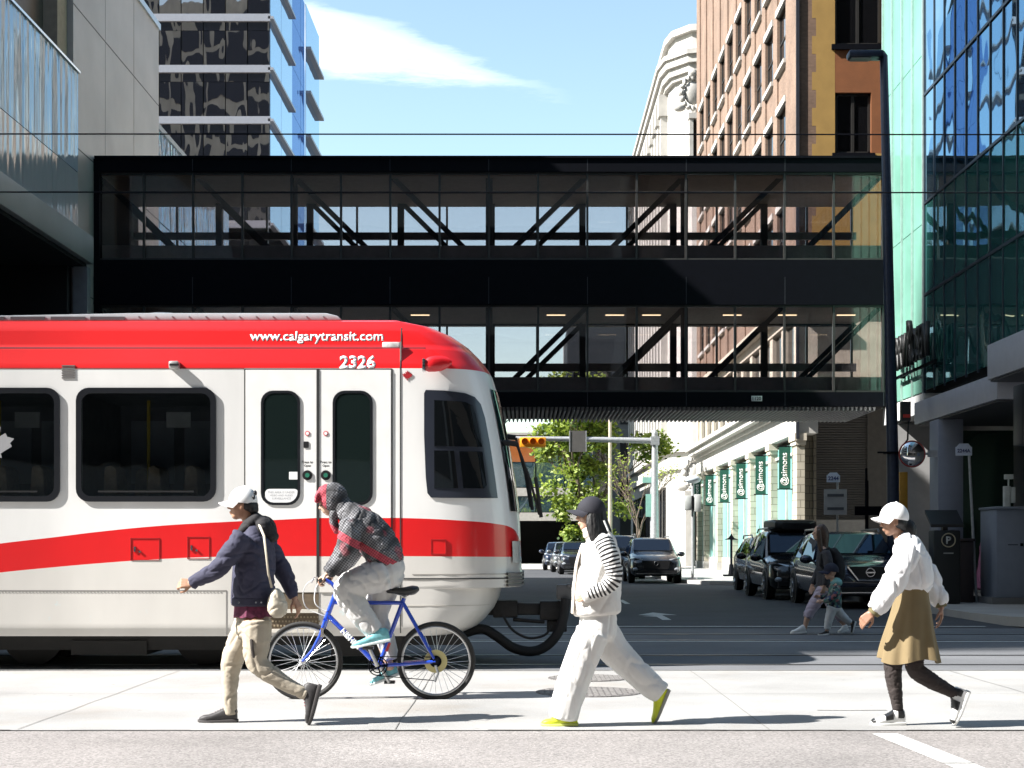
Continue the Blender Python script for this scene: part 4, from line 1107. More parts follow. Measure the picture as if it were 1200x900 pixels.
def bez(pts, n=30):
    pts = [Vector(p) for p in pts]; out = []
    ext = [pts[0]] + pts + [pts[-1]]
    for i in range(1, len(ext) - 2):
        p0, p1, p2, p3 = ext[i - 1], ext[i], ext[i + 1], ext[i + 2]
        for k in range(n // (len(pts) - 1)):
            t = k / (n // (len(pts) - 1))
            out.append(.5 * ((2 * p1) + (p2 - p0) * t + (2 * p0 - 5 * p1 + 4 * p2 - p3) * t * t + (3 * p1 - p0 - 3 * p2 + p3) * t ** 3))
    return out + [pts[-1]]
yc = TYC - .35
tp(MB().tube(bez([(tx(x), yc, tz(y)) for x, y in ((540, 748), (562, 743), (580, 752), (600, 766), (623, 771), (642, 764), (656, 748), (663, 728), (666, 705))], 48), .055, 10), 'jumper_hose', M['rubber'], smooth=True)
tp(MB().tube(bez([(tx(x), yc - .05, tz(y)) for x, y in ((588, 726), (600, 744), (620, 754), (640, 750), (648, 738))], 30), .014, 6), 'jumper_hose', M['rubber'], smooth=True)

# overhead wires above the tracks
for yw, zw, lab in ((17.45, 5.985, 'upper straight overhead wire strung high across the street'), (17.45, 5.325, 'lower straight overhead wire strung across the street above the tram')):
    mb = MB().tube([(-40, yw, zw + .02), (-10, yw, zw), (6, yw, zw - .01), (40, yw, zw)], .0085, 6)
    tag(mb.build('overhead_wire', M['steel_black']), lab, 'wire', 'overhead tram wires')
# ================================================================== STREET FURNITURE
# tall lamp post
LP = empty('street_lamp', (8.0, 33.3, .13), 'tall dark navy steel lamp post with flat lamp head, standing at the kerb', 'street lamp')
mb = MB().lathe([(.14, .1), (.13, 3), (.11, 7), (.085, 11.9), (.02, 12.0)], (8.0, 33.3, .03), 16)
for v in mb.v: v.x -= max(0, v.z - 2) * .022
mb.build('pole', M['navy_steel'], LP, smooth=True)
MB().lathe([(.26, .13), (.26, .17), (.19, .2), (.19, .5), (.17, .55)], (8.0, 33.3, 0), 16).build('base', M['navy_steel'], LP)
topx = 8.0 - .22
MB().tube([(topx, 33.3, 11.85), (topx - .30, 33.3, 11.95), (topx - .55, 33.3, 11.93)], .045, 8).build('arm', M['navy_steel'], LP, smooth=True)
lh = MB().box(topx - .78, topx - .02, 33.12, 33.48, 11.86, 12.02).build('lamp_head', M['navy_steel'], LP, bevel=.05)
MB().box(topx - .72, topx - .3, 33.17, 33.43, 11.845, 11.862).build('lens', pm('lamp_lens', (.3, .3, .3), .3), lh)
bx = MB().box(8.13, 8.32, 33.1, 33.3, 4.0, 4.42).tube([(8.28, 33.15, 4.0), (8.26, 33.14, 3.6), (8.15, 33.15, 3.45)], .02, 6).build('control_box', M['black_plastic'], LP)
MB().box(8.15, 8.30, 33.085, 33.1, 4.07, 4.14).build('red_label', pm('red_label', (.5, .03, .02), .5), bx)
MB().box(7.82, 8.17, 33.1, 33.5, 3.30, 3.34).tube([(8.0, 33.1, 3.32), (7.6, 33.1, 3.32)], .02, 6).build('clamp', M['steel_black'], LP)

# convex mirror
CM = empty('convex_mirror', (8.32, 33.0, 3.28), 'round convex traffic mirror with red rim on an arm from the column', 'mirror')
rg = []
for k in range(9):
    r = .27 * math.sin(R(90 * k / 8)); rg.append([Vector((8.32 + r * math.cos(2 * math.pi * j / 28), 33.0 - .07 * math.cos(R(90 * k / 8)), 3.28 + r * math.sin(2 * math.pi * j / 28))) for j in range(28)])
MB().rings(rg, cap=False).build('mirror_face', pm('mirror_face', (.85, .85, .86), .02, 1.), CM, smooth=True)
MB().torus((8.32, 33.0, 3.28), .275, .018, 'y', 32, 8).build('rim', pm('mirror_rim', (.35, .05, .04), .5), CM, smooth=True)
MB().tube([(8.45, 33.08, 3.28), (8.8, 33.15, 3.3), (8.96, 33.2, 3.3)], .025, 8).box(8.68, 8.95, 33.05, 33.12, 3.22, 3.36).build('bracket', M['galv'], CM)

# yellow post by the lamp
YP = MB().box(8.60, 8.78, 35.2, 35.34, .13, 3.0).build('height_post', pm('post_ochre', (.45, .22, .02), .6), bevel=.015)
tag(YP, 'yellow ochre post between lamp post and pale wall panel', 'post')

# pay station
KS = empty('pay_station', (8.52, 31.2, .13), 'black parking pay station with tilted solar panel and P sign', 'parking meter')
MB().box(8.26, 8.80, 31.0, 31.45, .13, 1.62).build('cabinet', pm('station_black', (.010, .012, .012), .45), KS, bevel=.03)
MB().prism([(31.0, 1.68), (31.5, 1.98), (31.5, 2.04), (31.0, 1.74)], 'x', 8.2, 8.86).build('solar_panel', M['black_plastic'], KS)
MB().box(8.48, 8.58, 31.15, 31.3, 1.6, 1.8).build('stem', M['black_plastic'], KS)
MB().torus((8.55, 30.99, 1.42), .135, .012, 'y', 30, 6).build('ring', pm('ring_tan', (.42, .36, .24), .6), KS)
text('P', .10, (8.55, 30.985, 1.42), FRONT, pm('p_grey', (.5, .5, .48), .5), 'lettering', KS, bold=.03, extrude=.008)
MB().box(8.45, 8.65, 30.993, 30.999, 1.145, 1.17).build('print_bar', pm('p_grey2', (.30, .30, .28), .5), KS)
tag(MB().box(8.98, 9.30, 31.8, 32.3, .13, 1.40).box(8.95, 9.33, 31.77, 32.33, 1.40, 1.46).build('litter_bin', pm('bin_dark', (.045, .03, .03), .5), bevel=.02), 'dark litter bin standing just behind the parking pay station', 'bin')

# leaning sign post with blue parking zone sign
def zone_sign(loc, lean, code, lab, hgt=3.35, yellow=True):
    s = empty('parking_sign', loc, lab, 'sign', None)
    x, y, z = loc
    MB().tube([(x, y, z), (x - lean, y, z + hgt - .1)], .030, 8).build('post', M['galv'], s)
    xt = x - lean; zt = z + hgt
    p = MB().box(xt - .28, xt + .06, y - .03, y - .012, zt - .30, zt - .12).prism([(xt - .26, zt - .12), (xt + .04, zt - .12), (xt - .02, zt - .05), (xt - .2, zt - .05)], 'y', y - .03, y - .012).build('sign_plate', pm('sign_pale', (.55, .60, .72), .5), s)
    text(code, .27, (xt - .11, y - .031, zt - .20), FRONT, pm('sign_navy', (.02, .03, .14), .5), 'lettering', p, bold=.03, extrude=.003)
    return s
zone_sign((9.38, 31.9, .13), .16, '2244A', 'leaning steel post with pale blue 2244A parking zone sign beside the grey cabinet', 3.35)
ps = zone_sign((7.98, 39.2, .13), .0, '2244', 'small pale parking zone sign on a post between the parked cars and garage door', 3.1)
MB().box(7.62, 8.2, 39.1, 39.14, 2.1, 2.75).build('notice_plate', pm('plate_back', (.40, .38, .38), .6), ps)
MB().box(7.70, 8.12, 39.092, 39.098, 2.56, 2.63).build('print_bar', pm('plate_txt', (.08, .08, .09), .6), ps)
MB().box(7.70, 8.12, 39.092, 39.098, 2.22, 2.29).build('print_bar', pm('plate_txt2', (.08, .08, .09), .6), ps)
# dark post with cross plate near the lamp
tp_ = empty('sign_back', (7.75, 37.5, .13), 'dark post carrying a crosswise plate seen from behind, in front of garage door', 'sign')
MB().tube([(8.35, 37.5, .13), (8.35, 37.5, 2.9)], .045, 8).tube([(8.33, 37.46, 2.0), (8.33, 37.46, 3.2)], .03, 8).build('post', M['steel_black'], tp_)
MB().box(8.03, 8.7, 37.37, 37.41, 2.05, 2.27).build('sign_plate', M['steel_black'], tp_)

# utility cabinet with antenna unit
UC = empty('utility_cabinet', (10.1, 31.3, .13), 'grey-blue steel utility cabinet on a concrete plinth with a white unit on top', 'cabinet')
um = pm('cabinet_slate', (.22, .25, .31), .5, .2, var=.06)
MB().box(9.52, 10.75, 31.0, 32.1, .26, 2.05).box(9.49, 10.78, 30.97, 32.13, 2.05, 2.10).build('cabinet', um, UC, bevel=.012)
MB().box(9.40, 10.9, 30.9, 32.2, .13, .26).build('plinth', pm('plinth_grey', (.16, .16, .16), .8), UC)
MB().box(9.75, 9.95, 30.994, 31.0, 1.32, 1.335).box(10.0, 10.06, 30.99, 31.0, 1.30, 1.36).box(10.14, 10.15, 30.996, 31.0, .3, 2.0).build('door_latch', M['steel_black'], UC)
MB().box(9.74, 9.87, 31.2, 31.3, 2.10, 2.52).box(9.88, 9.97, 31.2, 31.3, 2.18, 2.5).tube([(9.84, 31.25, 2.5), (9.84, 31.25, 2.7)], .02, 6).box(9.76, 9.93, 31.2, 31.3, 2.66, 2.76).build('antenna_unit', pm('unit_pale', (.58, .62, .60), .5), UC, bevel=.008)

# black traffic signal hanging under the canopy, and its yellow twin reflected further off
def tube_visor(mb, c, r, axis):
    pass
TS1 = empty('traffic_signal', (8.9, 26.6, 3.6), 'black traffic signal head seen from the side under the grey canopy', 'traffic signal')
MB().box(8.55, 8.75, 26.4, 26.9, 3.05, 4.1).build('housing', M['black_plastic'], TS1, bevel=.02)
for z in (3.22, 3.57, 3.92):
    MB().lathe([(.12, 0), (.135, .12), (.14, .24)], (8.55, 26.65, z), 14, 'x', cap=False).build('visor', M['black_plastic'], TS1)
MB().tube([(8.75, 26.65, 3.6), (9.8, 26.65, 3.75), (9.8, 26.65, 4.4)], .035, 8).build('bracket', M['steel_black'], TS1)

# mast arm with horizontal yellow signal over the far crossing
MA = empty('signal_mast', (5.25, 62, 0), 'galvanised mast arm reaching over the street towards the tree', 'signal mast')
MB().lathe([(.17, 0), (.14, 3), (.12, 5.75), (.08, 5.85)], (5.25, 62, .13), 14).box(5.08, 5.42, 61.82, 62.18, 5.38, 5.72).build('pole', M['galv'], MA, smooth=False)
MB().tube([(5.25, 62, 5.55), (2, 62, 5.62), (-4.5, 62, 5.7)], [.12, .10, .06], 10).build('arm', M['galv'], MA, smooth=True)
sp_ = MB().box(1.83, 2.45, 61.9, 61.93, 5.1, 5.95).build('sign_plate', pm('plate_grey', (.085, .08, .075), .7), MA)
MB().box(1.79, 1.83, 61.88, 61.95, 5.1, 5.95).build('plate_edge', M['galv'], sp_); MB().box(2.45, 2.49, 61.88, 61.95, 5.1, 5.95).build('plate_edge', M['galv'], sp_)
YS = empty('traffic_signal', (.3, 62, 5.4), 'yellow horizontal traffic signal hanging from the galvanised mast arm', 'traffic signal')
MB().box(-.2, .85, 61.75, 62.0, 5.28, 5.68).build('housing', M['yellow'], YS, bevel=.03)
for x in (.0, .33, .66):
    v_ = MB().lathe([(.13, 0), (.15, -.18), (.14, -.2)], (x, 61.75, 5.5), 14, 'y', cap=False).build('visor', M['yellow'], YS)
    MB().lathe([(.11, 0), (.11, -.01)], (x, 61.745, 5.5), 12, 'y').build('lens', pm('lens_dark', (.30, .13, .01), .3), v_)
# slim pale pole among the trees
tag(MB().lathe([(.11, 0), (.09, 4), (.07, 9)], (4.0, 72, .02), 10).build('utility_pole', pm('pole_tan', (.44, .38, .30), .7)), 'slim pale tan pole rising between the leafy tree and bare tree', 'pole')
# pedestrian signal on its post, and a parking arrow post
PS = empty('pedestrian_signal', (5.85, 53.5, .13), 'grey pedestrian signal box on a slim post by the sunlit kerb', 'pedestrian signal')
MB().tube([(5.85, 53.5, .13), (5.85, 53.5, 3.6)], .05, 8).tube([(5.7, 53.5, .15), (6.0, 53.5, .15)], .06, 6).build('post', M['galv'], PS)
MB().box(5.55, 5.80, 53.35, 53.6, 2.55, 3.05).box(5.9, 6.12, 53.35, 53.6, 2.5, 3.1).build('housing', pm('ped_grey', (.50, .52, .50), .5), PS, bevel=.02)
MB().box(5.80, 5.86, 53.36, 53.55, 2.6, 3.05).build('screen', M['black_plastic'], PS)
MB().ell((5.85, 53.5, 3.62), (.28, .2, .14), 12, 8).build('cap', pm('ped_cap', (.55, .62, .66), .4), PS, smooth=True)
BL = empty('arrow_post', (8.0, 59.5, .13), 'short black post with arrow shaped head on a square foot', 'post')
MB().tube([(8.0, 59.5, .13), (8.0, 59.5, 1.55)], .05, 8).build('post', M['steel_black'], BL)
MB().prism([(7.72, 1.55), (8.28, 1.55), (8.1, 1.62), (8.0, 1.78), (7.9, 1.62)], 'y', 59.45, 59.55).build('arrow_head', M['steel_black'], BL)
MB().box(7.7, 8.3, 59.3, 59.7, .13, .20).lathe([(.12, .2), (.08, .6)], (8.0, 59.5, 0), 10).build('foot', M['steel_black'], BL)
SP = empty('street_sign', (5.3, 66, .13), 'small green street sign on a post below the carved stone corner', 'sign')
MB().tube([(5.6, 68, .13), (5.6, 68, 4.6)], .05, 8).build('post', M['galv'], SP)
MB().box(5.2, 5.9, 67.9, 67.95, 4.1, 4.35).box(5.35, 5.75, 67.9, 67.95, 2.6, 3.6).build('sign_plate', pm('sign_green', (.22, .42, .36), .5), SP)

# manhole covers
mhm = pm('manhole_iron', (.13, .12, .115), .7, .2, var=.9, scale=40, bump=.5, bscale=60)
for i, (px, py, r, lab) in enumerate(((690, 795.5, .40, 'small round iron manhole cover nearer the tram track'), (690, 812, .47, 'larger round iron manhole cover in the pale concrete by the woman in white'))):
    y = F * HC / (py - VY); c = P(px, py, y)
    mb = MB().lathe([(r, 0), (r, .010), (r * .97, .012), (.001, .012)], (c.x, c.y, .002), 36)
    o = mb.build('manhole_cover', mhm); tag(o, lab, 'manhole cover', 'manhole covers in the concrete')
    m2 = MB()
    for a in range(-8, 9):
        for b_ in range(-8, 9):
            if (a * a + b_ * b_) < 70 and (a + b_) % 2 == 0:
                x0, y0 = c.x + a * r / 9, c.y + b_ * r / 9
                m2.box(x0 - .018, x0 + .018, y0 - .018, y0 + .018, .013, .017)
    m2.build('tread', pm('tread_iron', (.30, .285, .27), .6, var=.3, scale=30), o)

# ================================================================== CARS
def make_car(x, yf, W, Ln, Ht, paint, name, label, front_grille, suv=True, rails=True, box=False, ctx='cars parked along the kerb', spare=None, plate=False):
    """front bumper at yf, facing -Y, length along +Y; built at its own origin then placed"""
    c = empty(name, (x, yf, .0), label, 'car', ctx)
    hw = W / 2
    S = [  # y, z bottom, belt z, half width at belt, top z, half width of the top edge
        (.00, .38, .66, .72, .70, .62), (.06, .30, .74, .86, .80, .74), (.22, .26, .82, .95, .90, .80), (.55, .25, .90, .985, .98, .82), (1.05, .25, .95, 1, 1.05, .84),
        (1.22, .25, .97, 1, 1.09, .85), (1.85, .25, .98, 1, Ht - .06, .76), (2.05, .25, .98, 1, Ht, .74), (2.9, .25, 1.0, 1, Ht + .01, .74), (3.6, .25, 1.02, 1, Ht - .02, .73),
        (Ln - .35, .28, 1.04, .97, Ht - .10, .70), (Ln - .08, .34, 1.0, .93, 1.12, .80), (Ln, .42, .8, .88, .86, .82)]
    rg = []
    prof = []
    for (y, zb, zb2, w1, zt, w2) in S:
        w1 *= hw; w2 *= hw
        mid = (zb + zb2) / 2
        half = [(w1 * .86, zb), (w1 * .985, zb + .10), (w1 * 1.0, mid), (w1 * .985, zb2 - .05), (w1 * .955, zb2), (w2 * 1.0, zt - .045 * (1 if zt > 1.2 else .6)), (w2 * .9, zt), (w2 * .45, zt + .018)]
        prof.append((y, half))
        ring = [Vector((a, y, z)) for a, z in half] + [Vector((0, y, zt + .022))] + [Vector((-a, y, z)) for a, z in reversed(half)]
        rg.append(ring)
    mb = MB().rings(rg)
    bd = mb.build('body', paint, c, raw=True)
    for p in bd.data.polygons: p.use_smooth = True
    bd.data.set_sharp_from_angle(angle=R(50))
    sub = bd.modifiers.new('s', 'SUBSURF'); sub.levels = 0; sub.render_levels = 0
    bd.modifiers.remove(sub)
    gl = CARGLASS
    def strip(pts, off, nm, mat=gl, par=c):
        q = [Vector(p) for p in pts]; nrm = (q[1] - q[0]).cross(q[2] - q[0]).normalized()
        if nrm.dot(q[0] - Vector((0, Ln / 2, .8))) < 0: nrm = -nrm
        m_ = MB(); n = len(q)
        m_.add([p + nrm * off for p in q] + [p - nrm * .004 for p in q], [tuple(range(n)), tuple(range(2 * n - 1, n - 1, -1))] + [(i, (i + 1) % n, n + (i + 1) % n, n + i) for i in range(n)])
        return m_.build(nm, mat, par, raw=True)
    def at(k, j, s): a, z = prof[k][1][j]; return Vector((s * a, prof[k][0], z))
    # windscreen and rear screen
    a, b_ = prof[5], prof[6]
    lo, hi = Vector((0, prof[5][0], prof[5][1][6][1])), Vector((0, prof[6][0], prof[6][1][6][1]))
    wl, wh = prof[5][1][6][0] * 1.02, prof[6][1][6][0] * 1.04
    strip([(-wl, lo.y + .04, lo.z + .045), (wl, lo.y + .04, lo.z + .045), (wh, hi.y - .03, hi.z + .0), (-wh, hi.y - .03, hi.z + .0)], .022, 'windscreen')
    for s in (-1, 1):
        strip([at(6, 4, s) + Vector((0, -.35, .03)), at(8, 4, s) + Vector((0, -.06, .03)), at(8, 5, s) + Vector((0, -.06, -.04)), at(6, 5, s) + Vector((0, .08, -.04))], .012, 'side_window')
        strip([at(8, 4, s) + Vector((0, .06, .03)), at(9, 4, s) + Vector((0, .0, .03)), at(9, 5, s) + Vector((0, 0, -.04)), at(8, 5, s) + Vector((0, .06, -.04))], .012, 'side_window')
        strip([at(9, 4, s) + Vector((0, .1, .05)), at(10, 4, s) + Vector((0, -.12, .06)), at(10, 5, s) + Vector((0, -.25, -.03)), at(9, 5, s) + Vector((0, .1, -.04))], .012, 'side_window')
        # mirrors
        m_ = MB().ell((s * (hw + .12), 1.5, 1.02), (.14, .09, .095), 12, 8).box(min(s * hw * .93, s * (hw + .06)), max(s * hw * .93, s * (hw + .06)), 1.47, 1.55, .96, 1.0)
        m_.build('wing_mirror', paint if suv else M['black_plastic'], c, smooth=True, raw=True)
        # wheels in dark arches
        for yw in (.86, Ln - .92):
            xw = s * (hw - .11)
            ar = MB()
            ar.lathe([(.30, -.012), (.415, -.012), (.425, .012), (.30, .012)], (s * (hw - .004), yw, .37), 28, 'x')
            ar.build('wheel_arch', M['black_plastic'], c, raw=True)
            wh_ = MB().lathe([(.20, -.11), (.335, -.11), (.355, -.07), (.355, .07), (.335, .12), (.20, .12)], (xw + s * .02, yw, .355), 30, 'x').build('wheel', M['rubber'], c, smooth=True, raw=True)
            rm = MB().lathe([(.02, s * .10), (.21, s * .10), (.225, s * .13), (.20, s * .12)], (xw + s * .02, yw, .355), 24, 'x')
            for q in range(5):
                an = 2 * math.pi * q / 5
                rm.tube([(xw + s * .13, yw + .04 * math.cos(an), .355 + .04 * math.sin(an)), (xw + s * .145, yw + .2 * math.cos(an), .355 + .2 * math.sin(an))], .028, 6)
            rm.build('rim', RIM, wh_, raw=True)
        # lamps
        q = [Vector((s * hw * .50, .115, .79)), Vector((s * hw * .84, .16, .80)), Vector((s * hw * .965, .42, .86)), Vector((s * hw * .95, .42, .93)), Vector((s * hw * .8, .17, .89)), Vector((s * hw * .52, .14, .85))]
        m_ = MB(); m_.rings([[p + Vector((0, -.05, 0)) for p in q], [p + Vector((0, .12, 0)) for p in q]]); m_.build('headlight', HEADL, c, raw=True)
        MB().ell((s * hw * .78, .03, .50), (.10, .05, .06), 10, 6).build('fog_light', HEADL, c, raw=True)
    # grille, bumper intake, number plate
    if front_grille == 'vee':
        vg = MB().prism([(-.46, .88), (.46, .88), (.24, .58), (-.24, .58)], 'y', -.035, .12).build('grille', M['black_plastic'], c, raw=True)
        MB().tube([(-.47, -.035, .88), (-.25, -.055, .60), (.25, -.055, .60), (.47, -.035, .88)], .028, 6).build('chrome_trim', M['chrome'], vg, raw=True)
        MB().torus((0, -.045, .76), .085, .012, 'y', 24, 6).box(-.10, .10, -.055, -.04, .745, .775).build('badge', M['chrome'], vg, raw=True)
    else:
        vg = MB().prism([(-.5, .80), (.5, .80), (.42, .50), (-.42, .50)], 'y', -.03, .12).build('grille', M['black_plastic'], c, raw=True)
        MB().torus((0, -.04, .70), .07, .01, 'y', 20, 6).build('badge', M['chrome'], vg, raw=True)
    MB().box(-hw * .8, hw * .8, -.02, .2, .30, .46).build('bumper_intake', M['black_plastic'], c, raw=True)
    MB().box(-.7, .7, -.035, -.02, .335, .355).build('bumper_trim', M['chrome'], c, raw=True)
    if plate:
        MB().box(-.16, .16, -.06, -.035, .42, .58).build('number_plate', M['white_paint'], c, raw=True)
    if rails:
        for s in (-1, 1):
            MB().tube([(s * hw * .70, 1.95, Ht + .0), (s * hw * .70, 2.1, Ht + .07), (s * hw * .70, 3.7, Ht + .06), (s * hw * .70, 3.85, Ht - .03)], .022, 6).build('roof_rail', RIM, c, raw=True)
    if box:
        MB().rings([[Vector((a_, y_, z_)) for a_, z_ in rrect(-w_, w_, Ht + .05, Ht + .05 + h_, .07, 4)] for y_, w_, h_ in ((1.75, .38, .15), (1.85, .52, .20), (2.2, .56, .24), (3.4, .56, .24), (3.75, .5, .2))]).build('roof_box', M['black_plastic'], c, smooth=True, raw=True)
        MB().box(-.6, .6, 2.1, 2.16, Ht, Ht + .05).box(-.6, .6, 3.0, 3.06, Ht, Ht + .05).build('roof_bar', M['black_plastic'], c, raw=True)
    # two wiper arms
    MB().tube([(-.5, 1.19, 1.10), (.1, 1.22, 1.13)], .012, 5).tube([(.05, 1.19, 1.10), (.6, 1.22, 1.13)], .012, 5).build('wiper', M['rubber'], c, raw=True)
    return c
CARGLASS = mirror_glass('car_glass', (.006, .008, .012), .03, rough=.01, gcol=(.5, .6, .75))
RIM = pm('rim_alloy', (.35, .35, .36), .3, .8)
HEADL = pm('headlamp', (.45, .47, .50), .08, .3, coat=1.)
def carpaint(name, col): return pm(name, col, .25, .35, var=.02, coat=1.)
make_car(7.08, 31.5, 1.84, 4.65, 1.60, carpaint('paint_navy', (.016, .022, .045)), 'parked_car', 'navy blue SUV with chrome vee grille parked at the kerb behind the walking mother', 'vee')
make_car(6.78, 36.6, 1.86, 4.75, 1.68, carpaint('paint_black', (.006, .006, .008)), 'parked_car', 'black SUV with a roof box parked behind the navy SUV', 'plain', box=True)
make_car(7.15, 42.0, 1.80, 4.5, 1.55, carpaint('paint_ink', (.010, .011, .014)), 'parked_car', 'dark SUV third from the crossing, just before the sunlit kerb', 'plain')
make_car(4.55, 53.2, 1.80, 4.4, 1.58, carpaint('paint_slate', (.022, .028, .036)), 'parked_car', 'grey SUV with roof rails in mid street, its roof and one wing catching sun', 'plain')
make_car(3.85, 60.5, 1.82, 4.6, 1.72, carpaint('paint_coal', (.010, .012, .018)), 'parked_car', 'tall black SUV with roof rails half hidden behind the grey SUV', 'plain')
for i, (px, Yc, col, lab) in enumerate(((657, 82, (.012, .02, .045), 'dark blue car farthest down the street, outermost of three by the garage'), (668, 76, (.10, .105, .11), 'silver grey car between two dark ones far down the street'), (679, 70, (.02, .022, .03), 'dark car nearest of the three small ones far down the street'))):
    make_car((px - VX) / F * Yc, Yc, 1.78, 4.3, 1.5, carpaint('paint_far_%d' % i, col), 'parked_car', lab, 'plain', rails=False)
# ================================================================== PEOPLE
def catmull(rows, n=4):
    out = []; ext = [rows[0]] + list(rows) + [rows[-1]]
    for i in range(1, len(ext) - 2):
        p0, p1, p2, p3 = ext[i - 1], ext[i], ext[i + 1], ext[i + 2]
        for k in range(n):
            t = k / n
            out.append([.5 * (2 * b + (c - a) * t + (2 * a - 5 * b + 4 * c - d) * t * t + (3 * b - a - 3 * c + d) * t ** 3) for a, b, c, d in zip(p0, p1, p2, p3)])
    out.append(list(rows[-1]))
    return out
class Fig:
    """one person: all measures are pixels of the photograph turned to metres at the person's own distance"""
    def __init__(s, feet_y, ground_z=0.):
        s.Y = F * (HC - ground_z) / (feet_y - VY); s.s = F / s.Y
    def p(s, px, py, dy=0.): 
        v = P(px, py, s.Y); v.y += dy; return v
    def limb(s, mb, rows, n=14, sub=4, cap=.6):
        full = [[r[0], r[1], r[2], r[3], r[4] if len(r) > 4 else r[3]] for r in rows]
        c = catmull(full, sub)
        pts = [s.p(r[0], r[1], r[2]) for r in c]; rx = [max(r[3], .2) / s.s for r in c]; ry = [max(r[4], .2) / s.s for r in c]
        rg = []
        def ring(p, t, a, b):
            u = Vector((0, 1, 0)); u = (u - t * u.dot(t)).normalized(); w_ = t.cross(u)
            return [p + w_ * (a * math.cos(2 * math.pi * k / n)) + u * (b * math.sin(2 * math.pi * k / n)) for k in range(n)]
        m = len(pts)
        T = [(pts[min(i + 1, m - 1)] - pts[max(i - 1, 0)]).normalized() for i in range(m)]
        for q, sg in ((80, -1), (50, -1), (25, -1)):
            a = R(q); rg.append(ring(pts[0] + T[0] * (sg * rx[0] * cap * math.sin(a)), T[0], rx[0] * math.cos(a), ry[0] * math.cos(a)))
        for i in range(m): rg.append(ring(pts[i], T[i], rx[i], ry[i]))
        for q in (25, 50, 80):
            a = R(q); rg.append(ring(pts[-1] + T[-1] * (rx[-1] * cap * math.sin(a)), T[-1], rx[-1] * math.cos(a), ry[-1] * math.cos(a)))
        mb.rings(rg); return mb
    def ell(s, mb, px, py, dy, rx, rz, ry=None, tilt=0.):
        rot = Matrix.Rotation(R(tilt), 3, 'Y')
        return mb.ell(s.p(px, py, dy), (rx / s.s, (ry if ry else rx) / s.s, rz / s.s), 16, 10, rot)
    def hand(s, mb, px, py, dy, d, palm, curl=35, L=.178, thumb=1.):
        """wrist at px,py,dy; d = pointing direction, palm = direction the palm faces; thumb side follows from them"""
        w_ = s.p(px, py, dy); d = Vector(d).normalized(); pn = Vector(palm); pn = (pn - d * pn.dot(d)).normalized(); sd_ = d.cross(pn) * thumb
        k = L / .178
        def seg(pts, rr): mb.tube(pts, rr, 10)
        # palm: four metacarpal bars
        for j, o in enumerate((-.030, -.010, .010, .030)):
            a = w_ + sd_ * o * .55 * k; b_ = w_ + d * .085 * k + sd_ * o * k
            seg([a - d * .012, a, (a + b_) / 2, b_, b_ + d * .006], [.007, .0145 * k, .0145 * k, .0125 * k, .008])
        ln = (.030, .034, .031, .025)
        for j, o in enumerate((.030, .010, -.010, -.030)):
            base = w_ + d * (.082 - (.006 if j == 3 else 0)) * k + sd_ * o * k; dd = d; pts = [base - d * .02 * k]; r_ = [.0095 * k]
            ax = d.cross(pn)
            cur = base; pts.append(base); r_.append(.0098 * k)
            for q in range(3):
                dd = (Matrix.Rotation(R(curl * (.8 + .12 * j)), 3, ax) @ dd).normalized()
                cur = cur + dd * ln[j] * (1, .82, .66)[q] * k * 1.18; pts.append(cur); r_.append((.0092, .0084, .0062)[q] * k)
            seg(pts, r_)
        t0 = w_ + d * .022 * k + sd_ * .026 * k; t1 = t0 + (d * .6 + sd_ * .6 + pn * .45).normalized() * .042 * k; t2 = t1 + (d * .9 + sd_ * .15 + pn * .45).normalized() * .032 * k; t3 = t2 + (d * .9 - sd_ * .1 + pn * .5).normalized() * .024 * k
        seg([w_ + d * .01, t0, t1, t2, t3], [.012 * k, .0135 * k, .0115 * k, .010 * k, .0065 * k])
    def head(s, mb, px, py, sc=1., tilt=0.):
        """skull centre px,py; faces -X; sc in px per 1/100 of head height (0.225 m -> s*.225 px)"""
        H = .232 * s.s * sc
        ca, sa = math.cos(R(tilt)), math.sin(R(tilt))
        def q(a, b): return px + (a * ca + b * sa) * H, py + (-a * sa + b * ca) * H
        def e(a, b, dy, rx, rz, ry, t=0): x, y = q(a, b); s.ell(mb, x, y, dy * H / s.s, rx * H, rz * H, ry * H, t + tilt)
        e(.05, -.08, 0, .39, .40, .325)           # skull
        e(-.10, .16, 0, .265, .33, .265)          # face
        e(-.20, .38, 0, .14, .13, .17)            # chin
        e(-.05, .32, 0, .24, .16, .235)           # jaw
        e(-.30, -.02, 0, .09, .07, .22)           # brow
        for a, b, rx, rz, ry in ((-.385, .06, .05, .09, .05), (-.42, .13, .065, .055, .065), (-.36, .27, .05, .03, .10), (-.35, .315, .05, .033, .09)):
            e(a, b, 0, rx, rz, ry)                # nose bridge, nose tip, lips
        for sgn in (-1, 1):
            e(.03, .10, sgn * .31, .075, .12, .035, 12)
            e(-.24, .13, sgn * .17, .09, .09, .08)
        s.H = H; s.hq = q
    def eyes(s, par, mat, mat2):
        for sgn in (-1, 1):
            x, y = s.hq(-.325, .045)
            mb = MB(); s.ell(mb, x, y, sgn * .135 * s.H / s.s, .045 * s.H, .03 * s.H, .055 * s.H); mb.build('eye', mat2, par, smooth=True)

